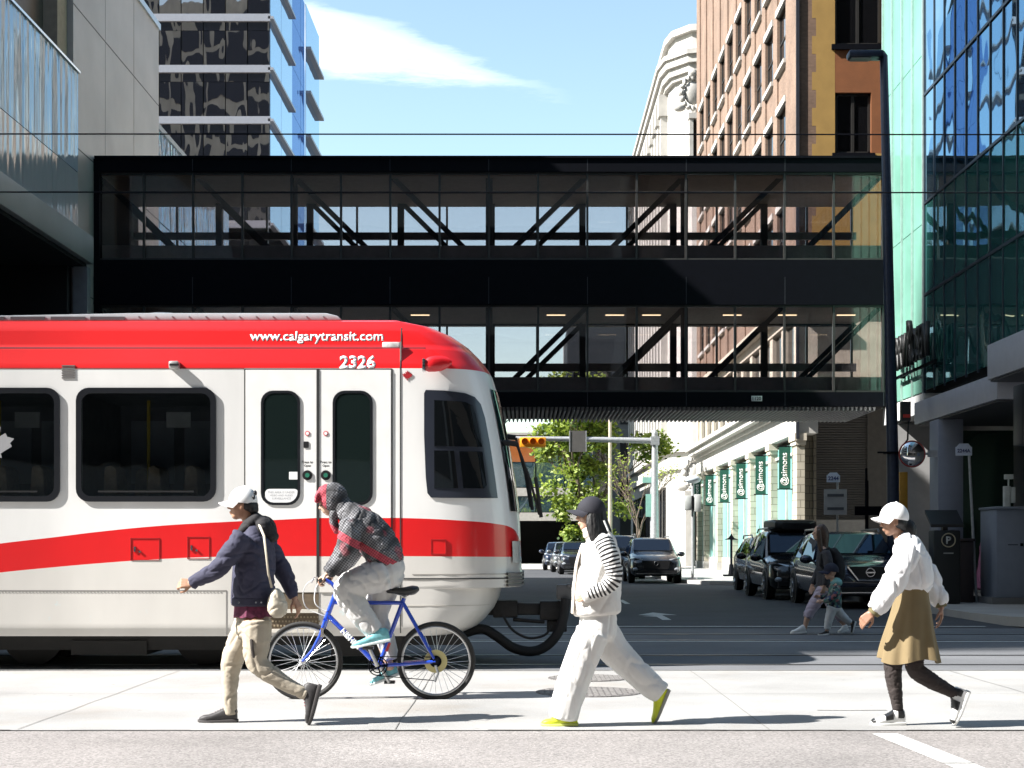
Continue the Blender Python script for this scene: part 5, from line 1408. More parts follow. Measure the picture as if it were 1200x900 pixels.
def solid(name, mb, mat, parent, voxel=.009, smooth=4, wr=None, seed=0, fac=.5):
    o = mb.build('tmp', mat, parent)
    md = o.modifiers.new('r', 'REMESH'); md.mode = 'VOXEL'; md.voxel_size = voxel; md.adaptivity = 0
    if smooth:
        m2 = o.modifiers.new('s', 'SMOOTH'); m2.iterations = smooth; m2.factor = fac
    dg = bpy.context.evaluated_depsgraph_get(); dg.update()
    me = bpy.data.meshes.new_from_object(o.evaluated_get(dg))
    me.name = name
    if wr:
        nrm = [v.normal.copy() for v in me.vertices]
        for amp, freq, st in wr:
            for v, n_ in zip(me.vertices, nrm):
                q = Vector((v.co.x * freq * st[0], v.co.y * freq * st[1], v.co.z * freq * st[2])) + Vector((seed * 3.1, 0, 0))
                q += Vector((noise.noise(q * .7 + Vector((9, 0, 0))), noise.noise(q * .7), 0)) * .6
                t = noise.noise(q)
                v.co += n_ * amp * (.5 * (1 - 2 * abs(t)) - 1.3 * max(0., 1 - abs(t) / .22) ** 1.5 + .6 * t)
    me.polygons.foreach_set('use_smooth', [True] * len(me.polygons))
    old = o.data
    o.modifiers.clear(); o.data = me; o.name = name
    bpy.data.meshes.remove(old)
    return o
W1 = [(.011, 5.5, (1, 1, 1.6)), (.0045, 13, (1, 1, 1.4))]
W2 = [(.005, 7, (1, 1, 1.2)), (.0025, 18, (1, 1, 1))]
W3 = [(.010, 4.5, (1.6, 1, .8)), (.0035, 14, (1, 1, 1))]
skin_a = pm('skin_tan', (.40, .215, .135), .5, var=.06, scale=12)
skin_b = pm('skin_light', (.52, .32, .23), .5, var=.06, scale=12)
skin_c = pm('skin_brown', (.28, .15, .095), .5, var=.06, scale=12)
hair_m = pm('hair_black', (.005, .0045, .005), .6, var=.5, scale=60, stretch=(3, 3, .3))
hair_b = pm('hair_brown', (.055, .03, .018), .45, var=.4, scale=60, stretch=(3, 3, .3))
eye_d = pm('eye_dark', (.01, .008, .007), .2)
eye_w = pm('eye_shade', (.05, .035, .03), .25)

def cap(fg, par, px, py, R_px, mat, brim_mat, tilt=0, brim=1.0, name='cap', band=None):
    """baseball cap: crown centred px,py (brim level), brim to -X"""
    c = fg.p(px, py); r = R_px / fg.s
    rot = Matrix.Rotation(R(tilt), 3, 'Y')
    rg = []
    for k in range(9):
        a = R(90 * k / 8); q = max(math.cos(a), .02)
        rg.append([c + rot @ Vector((r * 1.0 * q * math.cos(t) - (.0), r * .88 * q * math.sin(t), r * (1.06 * math.sin(a)) + .0)) for t in [2 * math.pi * j / 28 for j in range(28)]])
    rg.insert(0, [c + rot @ Vector((r * .97 * math.cos(t), r * .86 * math.sin(t), -.012)) for t in [2 * math.pi * j / 28 for j in range(28)]])
    o = MB().rings(rg).ell(c + rot @ Vector((0, 0, r * 1.065)), (.008, .008, .006), 8, 6).build(name, mat, par, smooth=True)
    top = []; bot = []
    n = 14
    m_ = MB(); rows = []
    for i in range(6):
        f_ = i / 5; row = []
        for j in range(n + 1):
            t = -R(78) + R(156) * j / n
            ext = brim * r * .72 * f_ * max(math.cos(t * .98), 0) ** .55
            x = -(r * .97 * math.cos(t)) - ext; y = r * .83 * math.sin(t) * (1 - .04 * f_)
            row.append(c + rot @ Vector((x, y, -.006 - .022 * f_ - .28 * y * y / r * (.3 + f_))))
        rows.append(row)
    up = [p for row in rows for p in row]; dn = [p - Vector((0, 0, .005)) for p in up]
    N_ = len(up); fs = []
    for i in range(5):
        for j in range(n):
            a = i * (n + 1) + j; q = (a, a + 1, a + n + 2, a + n + 1); fs += [q, tuple(N_ + z for z in reversed(q))]
    edge = [i * (n + 1) for i in range(6)] + [5 * (n + 1) + j for j in range(1, n + 1)] + [i * (n + 1) + n for i in range(4, -1, -1)]
    for a, b_ in zip(edge, edge[1:]): fs.append((a, b_, N_ + b_, N_ + a))
    m_.add(up + dn, fs)
    m_.build('brim', brim_mat, o, smooth=True)
    return o

def shoe(fg, par, heel, toe, dy, up, upper, sole, L=None, width=.098, high=.112, overlay=None, sole_h=.028, name='shoe', lace=None):
    """heel and toe: px points on the sole line; up: +1/-1 chooses the side of the sole line where the foot is"""
    a = fg.p(*heel, dy); b_ = fg.p(*toe, dy); d = (b_ - a); Lx = d.length; d.normalize()
    u = Vector((-d.z, 0, d.x)) * up
    if up == 0: u = Vector((0, 0, 1))
    y = Vector((0, 1, 0))
    def ring(f_, h0, h1, w_, n=14, ex=.75):
        out = []
        for k in range(n):
            t = 2 * math.pi * k / n; c, s_ = math.cos(t), math.sin(t)
            yy = w_ / 2 * (1 if c > 0 else -1) * abs(c) ** ex
            hh = (h0 + h1) / 2 + (h1 - h0) / 2 * (1 if s_ > 0 else -1) * abs(s_) ** ex
            out.append(a + d * (Lx * f_) + y * yy + u * hh)
        return out
    sc = Lx / .27
    W = width
    up_tab = [(-.01, .03, .055, .030), (.0, .01, high * .95, .055), (.06, .01, high * 1.12, .066), (.2, .012, high * 1.15, .070), (.32, .012, high * 1.02, .074), (.45, .012, high * .84, .080), (.6, .012, high * .68, .092), (.75, .012, high * .56, .096), (.88, .012, high * .52, .082), (.97, .012, high * .40, .052), (1.0, .018, .028, .03)]
    o = MB().rings([ring(f_, h0, h1, w_ * W / .098) for f_, h0, h1, w_ in up_tab]).build(name, upper, par, smooth=True)
    so_tab = [(-.03, .008, sole_h, .045), (-.015, .0, sole_h, .066), (.15, 0, sole_h, .080), (.4, 0, sole_h * .95, .083), (.65, 0, sole_h * .9, .102), (.85, .002, sole_h * .9, .092), (.98, .006, sole_h, .060), (1.02, .012, sole_h, .035)]
    MB().rings([ring(f_, h0, h1, w_ * W / .098, ex=.45) for f_, h0, h1, w_ in so_tab]).build('sole', sole, o, smooth=True)
    if overlay:
        for f0, f1, lo in overlay:
            rg = []
            for q in range(5):
                f_ = f0 + (f1 - f0) * q / 4; h1 = lut([(t[0], t[2]) for t in up_tab], f_); w_ = lut([(t[0], t[3]) for t in up_tab], f_) * W / .098
                rg.append(ring(f_, lo, h1 + .003, w_ + .006))
            MB().rings(rg).build('overlay', M['black_leather'], o, smooth=True)
    if lace:
        m_ = MB()
        for q in range(4):
            f_ = .36 + .07 * q; h1 = lut([(t[0], t[2]) for t in up_tab], f_)
            c = a + d * (Lx * f_) + u * (h1 + .003)
            m_.tube([c - y * .028 - u * .008, c, c + y * .028 - u * .008], .0045, 5)
        m_.build('lace', lace, o)
    return o
M['black_leather'] = pm('black_leather', (.014, .014, .015), .4, var=.2)
white_l = pm('white_leather', (.72, .72, .71), .45, var=.06)
def cloth(name, col, var=.12, scale=9, rough=.85, bump=.12, bscale=220): return pm(name, col, rough, var=var, scale=scale, bump=bump, bscale=bscale)

# ------------------------------------------------------------------ man in navy jacket, walking
fg = Fig(849.0); Yb = fg.Y
MAN = empty('person', fg.p(285, 849), 'man in white cap, navy jacket and beige trousers striding with a cream shoulder bag', 'person', 'pedestrians on the crossing')
mb = MB()
fg.limb(mb, [(297, 730, 0, 17, 22), (297, 700, 0, 16, 22), (299, 665, 0, 18, 26), (300, 638, 0, 16, 26), (298, 622, 0, 10, 15), (293, 612, 0, 8, 8.5), (288, 600, 0, 8, 8)])
fg.head(mb, 284, 590, 1.0, 0)
fg.limb(mb, [(286, 628, -.16, 8), (274, 648, -.19, 7), (262, 664, -.19, 6), (245, 675, -.18, 5.2), (230, 683, -.17, 4)])
fg.limb(mb, [(303, 630, .16, 8), (317, 653, .19, 7), (328, 674, .19, 6), (337, 693, .18, 5), (341, 703, .17, 4)])
fg.hand(mb, 231, 683, -.17, (-1, 0, .0), (.1, 1, -.35), curl=48, L=.17, thumb=1)
fg.hand(mb, 340.5, 702, .17, (.45, 0, -.9), (-.8, .4, -.3), curl=30, L=.17, thumb=-1)
fg.limb(mb, [(300, 728, -.09, 14), (301, 755, -.09, 12), (303, 778, -.09, 9), (325, 793, -.09, 8), (350, 806, -.09, 5.5), (364, 812, -.09, 4.6)])
fg.limb(mb, [(294, 728, .09, 14), (282, 752, .09, 12), (270, 775, .09, 9), (268, 800, .09, 7), (268, 836, .09, 4.6)])
solid('body', mb, skin_a, MAN, .0058, 3)
fg.eyes(MAN, eye_d, eye_d)
nv = cloth('navy_denim', (.040, .040, .072), .18, 14)
mb = MB()
fg.limb(mb, [(296.5, 703, 0, 24, 28), (297, 690, 0, 24.5, 30), (298.5, 660, 0, 24, 31), (300, 638, 0, 21, 31), (298, 624, 0, 15, 22), (294, 615, 0, 11, 13)], 18, cap=.25)
fg.limb(mb, [(289, 629, -.17, 13), (277, 648, -.2, 12), (263, 664, -.2, 11), (247, 674.5, -.18, 9), (231, 683, -.17, 7)], cap=.3)
fg.limb(mb, [(303, 631, .17, 13), (317, 653, .2, 12), (329, 675, .2, 10.5), (336, 691, .19, 8.5), (340, 701, .18, 6.5)], cap=.3)
jk = solid('jacket', mb, nv, MAN, .0085, 3, W1, 1)
mb = MB(); fg.limb(mb, [(296.5, 708.5, 0, 25, 29), (296.5, 701, 0, 25.2, 29.5)], 24, cap=.15)
wb = mb.build('waistband', cloth('navy_band', (.032, .032, .058)), jk, smooth=True)
mb = MB()
for x in (305, 311, 285): mb.lathe([(.007, -.004), (.007, .004)], fg.p(x, 705, -.19 + .035 * abs(x - 297) / 24), 10, 'y')
mb.build('button', M['chrome'], jk)
tube_ = MB()
fg.limb(tube_, [(276.5, 640, 0, 3, 6), (276, 660, 0, 3, 6), (274, 690, 0, 3, 6), (273.5, 706, 0, 3, 6)]); tube_.build('placket', cloth('navy_placket', (.03, .03, .055)), jk, smooth=True)
hd = cloth('hood_black', (.012, .011, .013), .3)
mb = MB()
fg.ell(mb, 311, 619, 0, 13, 15, 22, -25); fg.ell(mb, 318, 628, 0, 8.5, 8, 16); fg.limb(mb, [(303, 606, 0, 7, 14), (294, 616, 0, 10, 17), (284, 624, 0, 6, 14), (280, 632, 0, 3, 9)])
solid('hood', mb, hd, MAN, .008, 4, W2, 2)
mb = MB(); fg.limb(mb, [(296.5, 722.5, 0, 22.5, 28), (296.5, 700, 0, 21, 25)], 26, cap=.05)
for v in mb.v: v.z += .008 * math.sin(v.x * 90) ; v.y += .006 * math.sin(v.x * 70)
mb.build('shirt', cloth('maroon_check', (.115, .018, .05), .5, 40), MAN, smooth=True)
bg_t = cloth('beige_cargo', (.40, .35, .275), .10, 8)
mb = MB()
fg.limb(mb, [(297, 724, 0, 20, 24), (297, 730, 0, 20.5, 26), (298, 740, 0, 20, 26)], 16)
fg.limb(mb, [(303, 728, -.08, 18), (303, 752, -.09, 16.5), (304, 776, -.09, 12.8), (323, 791, -.09, 10.8), (345, 804, -.09, 8.6), (361, 812, -.09, 7.2)], cap=.2)
fg.limb(mb, [(290, 728, .09, 18), (280, 752, .09, 16), (269, 776, .09, 13.2), (267, 800, .09, 9.8), (267, 822, .09, 8.4), (268, 838, .09, 7.8)], cap=.2)
tr = solid('trousers', mb, bg_t, MAN, .0085, 3, [(.0075, 5, (1, 1, 1.9)), (.002, 14, (1, 1, 1.8))], 3)
mb = MB(); fg.limb(mb, [(300, 748, -.19, 2, 1), (301, 757, -.195, 2, 1), (302.5, 768, -.185, 1.6, 1)]); mb.build('pocket_zip', cloth('zip_dark', (.06, .05, .045)), tr)
cap(fg, MAN, 285, 587.5, 16.8, cloth('cap_white', (.80, .80, .79), .04), cloth('brim_white', (.74, .74, .73), .04), 6)
mb = MB(); fg.ell(mb, 298.5, 583, -.04, 1.6, 3.2, 4); fg.ell(mb, 299, 578, 0, 2, 3.4, 6); mb.build('cap_clasp', M['black_plastic'], MAN)
mb = MB(); fg.ell(mb, 292, 592, 0, 11, 8.5, 13.2, 10); fg.ell(mb, 297, 597, 0, 6, 6.5, 11); solid('hair', mb, hair_m, MAN, .006, 3)
mb = MB(); mb.torus(fg.p(272.5, 591.5, -.035), .022, .0022, 'y', 18, 5).torus(fg.p(272.5, 591.5, .035), .022, .0022, 'y', 18, 5).tube([fg.p(275, 590.5, -.06), fg.p(287, 590.5, -.082)], .0024, 5); mb.build('glasses', M['black_plastic'], MAN)
shm = pm('shoe_charcoal', (.035, .032, .033), .6, var=.4, scale=30)
shoe(fg, MAN, (275, 848.5), (230, 849), .09, -1, shm, pm('sole_dark', (.05, .045, .045), .7), lace=cloth('lace_grey', (.25, .22, .22)))
shoe(fg, MAN, (379, 803), (367, 848), -.09, -1, shm, pm('sole_dark2', (.05, .045, .045), .7), lace=cloth('lace_red', (.25, .05, .06)))
# bag and strap (a thing of its own, carried)
BAG = empty('shoulder_bag', fg.p(329, 712, -.14), 'cream leather shoulder bag hanging behind the walking man on a thin strap', 'bag')
crm = pm('cream_leather', (.50, .45, .36), .55, var=.08, scale=12)
mb = MB(); fg.limb(mb, [(327, 690, -.15, 4, 8), (328, 697, -.15, 9, 10), (329, 709, -.15, 12, 11), (329, 718, -.15, 10, 10), (329, 721, -.15, 7, 8)], cap=.3)
solid('pouch', mb, crm, BAG, .007, 4, W2, 5)
MB().tube([fg.p(323, 688, -.17), fg.p(320.5, 672, -.22), fg.p(318, 650, -.22), fg.p(314.5, 628, -.19), fg.p(307, 615, -.12), fg.p(300, 612, .0)], .0085, 6, flat=.35, ref=(1, 0, 0)).build('strap', crm, BAG, smooth=True)

# ------------------------------------------------------------------ cyclist and bicycle
fc = Fig(820.0)
BK = empty('bicycle', fc.p(433, 820), 'blue mountain bike with black saddle ridden past the tram', 'bicycle')
blue = pm('frame_blue', (.012, .06, .50), .22, var=.05, coat=1.)
def seg(pts, r, name, mat, par=BK, n=10): return MB().tube([fc.p(*p) for p in pts], [x / fc.s for x in r] if isinstance(r, list) else r / fc.s, n).build(name, mat, par, smooth=True)
BB = (443, 780); HT0 = (391.5, 700); HT1 = (383, 723); STp = (472, 705); FW = (355.5, 774.5); RW = (511, 774.5)
fr = MB()
for pts, r in (([(391, 706, 0), (472, 706.5, 0)], 2.5), ([(384.5, 721, 0), (443, 780, 0)], 3.0), ([(473.5, 701, 0), (444, 780, 0)], 2.6), ([(392.5, 698, 0), (382, 726, 0)], 3.1)):
    fr.tube([fc.p(*p) for p in pts], r / fc.s, 12)
for sgn in (-1, 1):
    fr.tube([fc.p(472, 706, sgn * .02), fc.p(490, 738, sgn * .05), fc.p(511, 774.5, sgn * .068)], [2.0 / fc.s, 1.8 / fc.s, 1.6 / fc.s], 10)
    fr.tube([fc.p(445, 780, sgn * .025), fc.p(478, 777.5, sgn * .055), fc.p(511, 774.5, sgn * .068)], 2.0 / fc.s, 10)
    fr.tube([fc.p(511, 774.5, sgn * .068 - .008), fc.p(511, 774.5, sgn * .068 + .008)], 3.2 / fc.s, 10)
fr.tube([fc.p(443.5, 780, -.035), fc.p(443.5, 780, .035)], 3.4 / fc.s, 14)
frame_o = fr.build('frame', blue, BK, smooth=True)
text('NISHIKI', .21, fc.p(411.5, 748.5, -.0235), (math.pi / 2, R(45.2), 0), M['letter_white'], 'lettering', frame_o, bold=.05, extrude=.003)
fk = MB()
for sgn in (-1, 1):
    fk.tube([fc.p(382, 727, sgn * .05), fc.p(376, 745, sgn * .058), fc.p(367, 762, sgn * .062), fc.p(355.5, 774.5, sgn * .062)], [2.5 / fc.s, 2.2 / fc.s, 1.9 / fc.s, 1.5 / fc.s], 10)
fk.tube([fc.p(382, 726.5, -.05), fc.p(382, 726.5, .05)], 2.8 / fc.s, 10); fk.build('fork', blue, BK, smooth=True)
tyre = pm('tyre_black', (.02, .019, .018), .8, var=.25, scale=30)
rimm = pm('rim_silver', (.50, .50, .50), .3, .7)
for nm_, c in (('wheel', FW), ('wheel', RW)):
    cc = fc.p(*c)
    wo = MB().torus(cc, 43.6 / fc.s, 2.7 / fc.s, 'y', 56, 10).build('wheel', tyre, BK, smooth=True)
    rg = []
    MB().torus(cc, 39.9 / fc.s, 1.5 / fc.s, 'y', 56, 8, wide=1.1).build('rim', rimm, wo, smooth=True)
    mb = MB(); r0 = 39.5 / fc.s
    for k in range(32):
        a = 2 * math.pi * k / 32; sd_ = .03 if k % 2 else -.03; a2 = a + (.9 if (k // 2) % 2 else -.9)
        mb.tube([cc + Vector((.022 * math.cos(a2), sd_, .022 * math.sin(a2))), cc + Vector((r0 * math.cos(a), 0, r0 * math.sin(a)))], .0019, 4)
    mb.build('spokes', pm('spoke', (.62, .62, .62), .3, .8), wo)
    MB().lathe([(.014, -.05), (.026, -.036), (.016, -.025), (.016, .025), (.026, .036), (.014, .05)], cc, 16, 'y').build('hub', M['chrome'], wo, smooth=True)
cc = fc.p(*RW)
MB().lathe([(.03, -.054), (.098, -.050), (.098, -.046), (.03, -.044)], cc, 30, 'y').build('spoke_guard', pm('guard_yellow', (.55, .48, .22), .4), BK, smooth=True)
mb = MB()
for r, yy in ((.05, -.060), (.042, -.066), (.034, -.072), (.026, -.078)): mb.lathe([(r, -.002), (r, .002)], cc + Vector((0, yy, 0)), 26, 'y')
mb.build('cassette', M['steel_black'], BK)
mb = MB().torus(fc.p(443.5, 780, -.055), .078, .005, 'y', 40, 6).torus(fc.p(443.5, 780, -.048), .055, .005, 'y', 36, 6)
for k in range(5):
    a = 2 * math.pi * k / 5; mb.tube([fc.p(443.5, 780, -.055), fc.p(443.5, 780, -.055) + Vector((.075 * math.cos(a), 0, .075 * math.sin(a)))], .007, 6)
mb.build('chainring', M['steel_black'], BK)
MB().tube([fc.p(442, 769, -.055), fc.p(511, 769.5, -.066)], .004, 5).tube([fc.p(442, 791, -.055), fc.p(512, 797, -.066), fc.p(514, 789, -.066), fc.p(511, 781, -.066)], .004, 5).build('chain', M['steel_black'], BK)
MB().tube([fc.p(511, 779, -.07), fc.p(514, 788, -.07), fc.p(510, 798, -.07)], .011, 6).build('derailleur', M['steel_grey'], BK)
alu = pm('crank_alu', (.55, .55, .54), .3, .7)
for sgn, (x, y) in ((-1, (433.5, 758)), (1, (455, 801))):
    MB().tube([fc.p(443.5, 780, sgn * .075), fc.p(x, y, sgn * .09)], [2.6 / fc.s, 2.0 / fc.s], 8).build('crank', alu, BK, smooth=True)
    q = fc.p(x, y, sgn * .14); MB().box(q.x - .045, q.x + .045, q.y - .045, q.y + .045, q.z - .012, q.z + .012).build('pedal', M['black_plastic'], BK, bevel=.004)
seg([(473.5, 703, 0), (475.5, 696, 0)], 2.0, 'seat_post', alu)
mb = MB()
for row in [[]]: pass
fc.limb(mb, [(454, 692.5, 0, 2.6, 2.8), (462, 692.5, 0, 3.2, 3.6), (474, 693, 0, 5, 7), (484, 691.5, 0, 5.5, 11), (489, 690, 0, 3.5, 10)], 16)
mb.build('saddle', pm('saddle_black', (.012, .012, .013), .45), BK, smooth=True)
MB().tube([fc.p(463, 696, -.02), fc.p(476, 699, -.02), fc.p(485, 695, -.03)], .004, 6).tube([fc.p(463, 696, .02), fc.p(476, 699, .02), fc.p(485, 695, .03)], .004, 6).build('saddle_rail', M['chrome'], BK)
seg([(392.5, 699, 0), (394, 690, 0), (388, 683, 0), (381, 679.5, 0)], [2.6, 2.5, 2.3, 2.3], 'stem', blue)
MB().tube([fc.p(381, 679.5, -.30), fc.p(381, 679.5, .30)], .0115, 10).build('handlebar', M['steel_black'], BK)
for sgn in (-1, 1): MB().tube([fc.p(381, 679.5, sgn * .19), fc.p(381, 679.5, sgn * .31)], .017, 10).build('grip', M['rubber'], BK, smooth=True)
for sgn in (-1, 1): MB().tube([fc.p(379, 678, sgn * .19), fc.p(372, 676, sgn * .2), fc.p(370, 682, sgn * .25)], .006, 6).build('brake_lever', alu, BK)
mb = MB()
wc = pm('cable_white', (.62, .62, .60), .5)
mb.tube(bez([fc.p(375, 676, -.16), fc.p(362, 684, -.12), fc.p(356, 697, -.05), fc.p(359, 712, 0), fc.p(373, 719, 0), fc.p(381, 722, .0)], 30), .0042, 6)
mb.tube(bez([fc.p(375, 676, .14), fc.p(369, 690, .05), fc.p(369, 706, .0), fc.p(377, 714, 0), fc.p(384, 716, 0)], 28), .0042, 6)
mb.build('cable', wc, BK, smooth=True)
MB().box(fc.p(377, 0).x, fc.p(380.5, 0).x, fc.Y - .075, fc.Y + .075, fc.p(0, 746).z, fc.p(0, 735).z).build('brake_arm', M['chrome'], BK)
MB().tube([fc.p(456, 753, 0), fc.p(452, 763, 0)], .018, 8).build('reflector', pm('reflector_red', (.5, .02, .02), .4), BK)

CY = empty('person', fc.p(450, 790), 'cyclist in hooded black and red plaid jacket and light grey trousers riding the blue bike', 'person')
mb = MB()
fc.limb(mb, [(454, 668, 0, 13, 17), (450, 648, 0, 16, 20), (437, 626, 0, 17, 24), (420, 610, 0, 15, 23), (407, 600, 0, 10, 14), (397, 594, 0, 8, 8), (391, 590, 0, 8, 8)])
fc.head(mb, 386, 587, .98, 22)
for sgn in (-1, 1):
    fc.limb(mb, [(412, 614, sgn * .17, 8.5), (412, 632, sgn * .2, 7.5), (409, 647, sgn * .21, 6.4), (397, 662, sgn * .22, 5.6), (389, 671, sgn * .24, 4.2)])
    fc.hand(mb, 388.5, 672, sgn * .245, (-.78, 0, -.5), (.35, 0, -.9), curl=58, L=.17, thumb=sgn * -1)
fc.limb(mb, [(449, 669, -.08, 12), (428, 680, -.1, 12), (405, 690, -.1, 9.5), (420, 712, -.1, 8), (438, 740, -.1, 5)])
fc.limb(mb, [(452, 670, .08, 12), (445, 698, .1, 11), (436, 722, .1, 9), (446, 750, .1, 7.5), (456, 784, .1, 5)])
solid('body', mb, skin_b, CY, .0062, 3)
fc.eyes(CY, eye_d, eye_d)
# plaid: crossing dark and pale lines with broad red fields
pl_ = bpy.data.materials.new('plaid'); N, L = nt(pl_); b = N['Principled BSDF']; b.inputs['Roughness'].default_value = .8
tcn = N.new('ShaderNodeTexCoord'); sp = N.new('ShaderNodeSeparateXYZ'); L.new(tcn.outputs['Object'], sp.inputs[0])
def nm2(op, a=None, b_=None):
    n = N.new('ShaderNodeMath'); n.operation = op
    for i, x in enumerate((a, b_)):
        if x is None: continue
        if isinstance(x, (int, float)): n.inputs[i].default_value = x
        else: L.new(x, n.inputs[i])
    return n.outputs[0]
g1 = nm2('ADD', nm2('MULTIPLY', sp.outputs[0], .80), nm2('MULTIPLY', sp.outputs[2], -.60))
g2 = nm2('ADD', nm2('MULTIPLY', sp.outputs[0], .60), nm2('MULTIPLY', sp.outputs[2], .80))
def lines(g, f, th): return nm2('GREATER_THAN', nm2('SINE', nm2('MULTIPLY', g, f)), th)
fine = nm2('ADD', nm2('MULTIPLY', lines(g1, 330, -.1), .5), nm2('MULTIPLY', lines(g2, 330, -.1), .5))
big = nm2('ADD', nm2('MULTIPLY', nm2('SINE', nm2('MULTIPLY', g1, 55)), .25), nm2('ADD', nm2('MULTIPLY', nm2('SINE', nm2('MULTIPLY', g2, 24)), .25), .5))
mixv = N.new('ShaderNodeMixRGB'); mixv.inputs[1].default_value = (.018, .018, .020, 1); mixv.inputs[2].default_value = (.30, .30, .32, 1)
L.new(nm2('MULTIPLY', fine, big), mixv.inputs[0])
rn = N.new('ShaderNodeTexNoise'); rn.inputs['Scale'].default_value = 5.5; rn.inputs['Detail'].default_value = 1; L.new(tcn.outputs['Object'], rn.inputs['Vector'])
hoodm = nm2('MULTIPLY', nm2('GREATER_THAN', sp.outputs[2], fc.p(0, 600).z - BK.location.z - .21), 0)
rm_ = N.new('ShaderNodeMapRange'); rm_.inputs['From Min'].default_value = .61; rm_.inputs['From Max'].default_value = .68; L.new(rn.outputs['Fac'], rm_.inputs['Value'])
# two red bands: across the upper arm/back and around the hood front
zl = fc.p(0, 640).z - CY.location.z
bandz = nm2('LESS_THAN', nm2('ABSOLUTE', nm2('SUBTRACT', nm2('ADD', sp.outputs[2], nm2('MULTIPLY', sp.outputs[0], .55)), zl + (fc.p(418, 0).x - CY.location.x) * .55 + .03)), .035)
xh = fc.p(384, 0).x - CY.location.x
hoodf = nm2('MULTIPLY', nm2('LESS_THAN', sp.outputs[0], xh), nm2('GREATER_THAN', sp.outputs[2], fc.p(0, 606).z - CY.location.z))
redf = nm2('MAXIMUM', nm2('MAXIMUM', bandz, hoodf), nm2('MULTIPLY', rm_.outputs[0], .5))
mr2 = N.new('ShaderNodeMixRGB'); mr2.inputs[1].default_value = (.10, .006, .015, 1); mr2.inputs[2].default_value = (.52, .06, .09, 1); L.new(nm2('ADD', nm2('MULTIPLY', fine, .7), .25), mr2.inputs[0])
mf = N.new('ShaderNodeMixRGB'); L.new(nm2('MULTIPLY', redf, .9), mf.inputs[0]); L.new(mixv.outputs[0], mf.inputs[1]); L.new(mr2.outputs[0], mf.inputs[2]); L.new(mf.outputs[0], b.inputs['Base Color'])
mb = MB()
fc.limb(mb, [(454, 659, 0, 20, 27), (449, 648, 0, 23, 29), (437, 628, 0, 22, 30), (422, 611, 0, 19, 30), (409, 601, 0, 15, 22), (402, 597, 0, 12, 15)], 20, cap=.5)
for sgn in (-1, 1):
    fc.limb(mb, [(413, 613, sgn * .17, 14), (413, 630, sgn * .21, 13.5), (409, 646, sgn * .22, 13), (398, 661, sgn * .225, 11), (389, 670, sgn * .24, 8)], cap=.3)
solid('jacket', mb, pl_, CY, .0085, 4, [(.011, 6, (1, 1, 1)), (.005, 14, (1, 1, 1))], 4)
mb = MB()
fc.ell(mb, 391, 583, 0, 16.5, 18, 16, 12); fc.ell(mb, 402, 594, 0, 12, 14, 15, -30); fc.ell(mb, 384, 577, 0, 12, 10, 14, -10)
fc.limb(mb, [(381, 571, 0, 4, 11), (373, 580, 0, 3.5, 11), (371.5, 588, 0, 2.5, 12)])
fc.limb(mb, [(392, 600, 0, 6, 12), (391, 612, 0, 5, 11), (396, 622, 0, 5, 9)])
solid('hood', mb, pl_, CY, .0075, 4, W2, 6)
gp = cloth('pale_trousers', (.55, .54, .53), .07, 7)
mb = MB()
fc.limb(mb, [(452, 660, 0, 21, 25), (455, 672, 0, 20, 26), (458, 682, 0, 14, 22)], 16)
fc.limb(mb, [(452, 672, -.09, 20), (430, 679, -.1, 18.5), (407, 690, -.1, 15.5), (418, 710, -.1, 15), (430, 726, -.1, 13.5), (440, 739, -.1, 11.5)], cap=.3)
fc.limb(mb, [(456, 670, .09, 19), (446, 698, .1, 16.5), (440, 722, .1, 14), (449, 748, .1, 12), (457, 772, .1, 9.5)], cap=.3)
solid('trousers', mb, gp, CY, .0085, 3, [(.010, 5, (1.4, 1, 1)), (.003, 13, (1.3, 1, .8))], 7)
teal = pm('shoe_teal', (.16, .42, .46), .55, var=.35, scale=22)
mint = pm('sole_pale', (.60, .66, .66), .6)
shoe(fc, CY, (459, 750.5), (415, 759.5), -.14, -1, teal, mint, lace=white_l, high=.11)
shoe(fc, CY, (466, 793), (433, 806), .14, -1, teal, mint, high=.11)

# ------------------------------------------------------------------ woman in white with striped sleeves
fw = Fig(850.0)
WM = empty('person', fw.p(700, 850), 'woman in black cap, white vest, striped sleeves and wide white trousers', 'person', 'pedestrians on the crossing')
mb = MB()
fw.limb(mb, [(701, 728, 0, 15, 18), (702, 700, 0, 15, 20), (702, 672, 0, 17, 23), (702, 645, 0, 15, 23), (700, 632, 0, 9, 13), (697, 622, 0, 7, 7.5), (694, 612, 0, 7, 7)])
fw.head(mb, 692, 603, .98, 0)
for sgn in (-1, 1):
    fw.limb(mb, [(706, 636, sgn * .16, 8), (712, 655, sgn * .19, 7), (716, 672, sgn * .2, 6.2), (712, 685, sgn * .2, 5.4), (697, 692, sgn * .19, 4.2)])
    fw.hand(mb, 697, 692, sgn * .19, (-1, 0, -.35), (0, -sgn, -.1), curl=14, L=.165, thumb=-sgn)
fw.limb(mb, [(698, 734, -.07, 11), (683, 765, -.08, 10), (668, 795, -.08, 8), (663, 815, -.08, 7), (664, 840, -.08, 4.4)])
fw.limb(mb, [(704, 734, .07, 11), (718, 760, .08, 10), (735, 778, .08, 8), (757, 798, .08, 7), (778, 816, .08, 4.4)])
solid('body', mb, skin_b, WM, .0058, 3)
fw.eyes(WM, eye_d, eye_d)
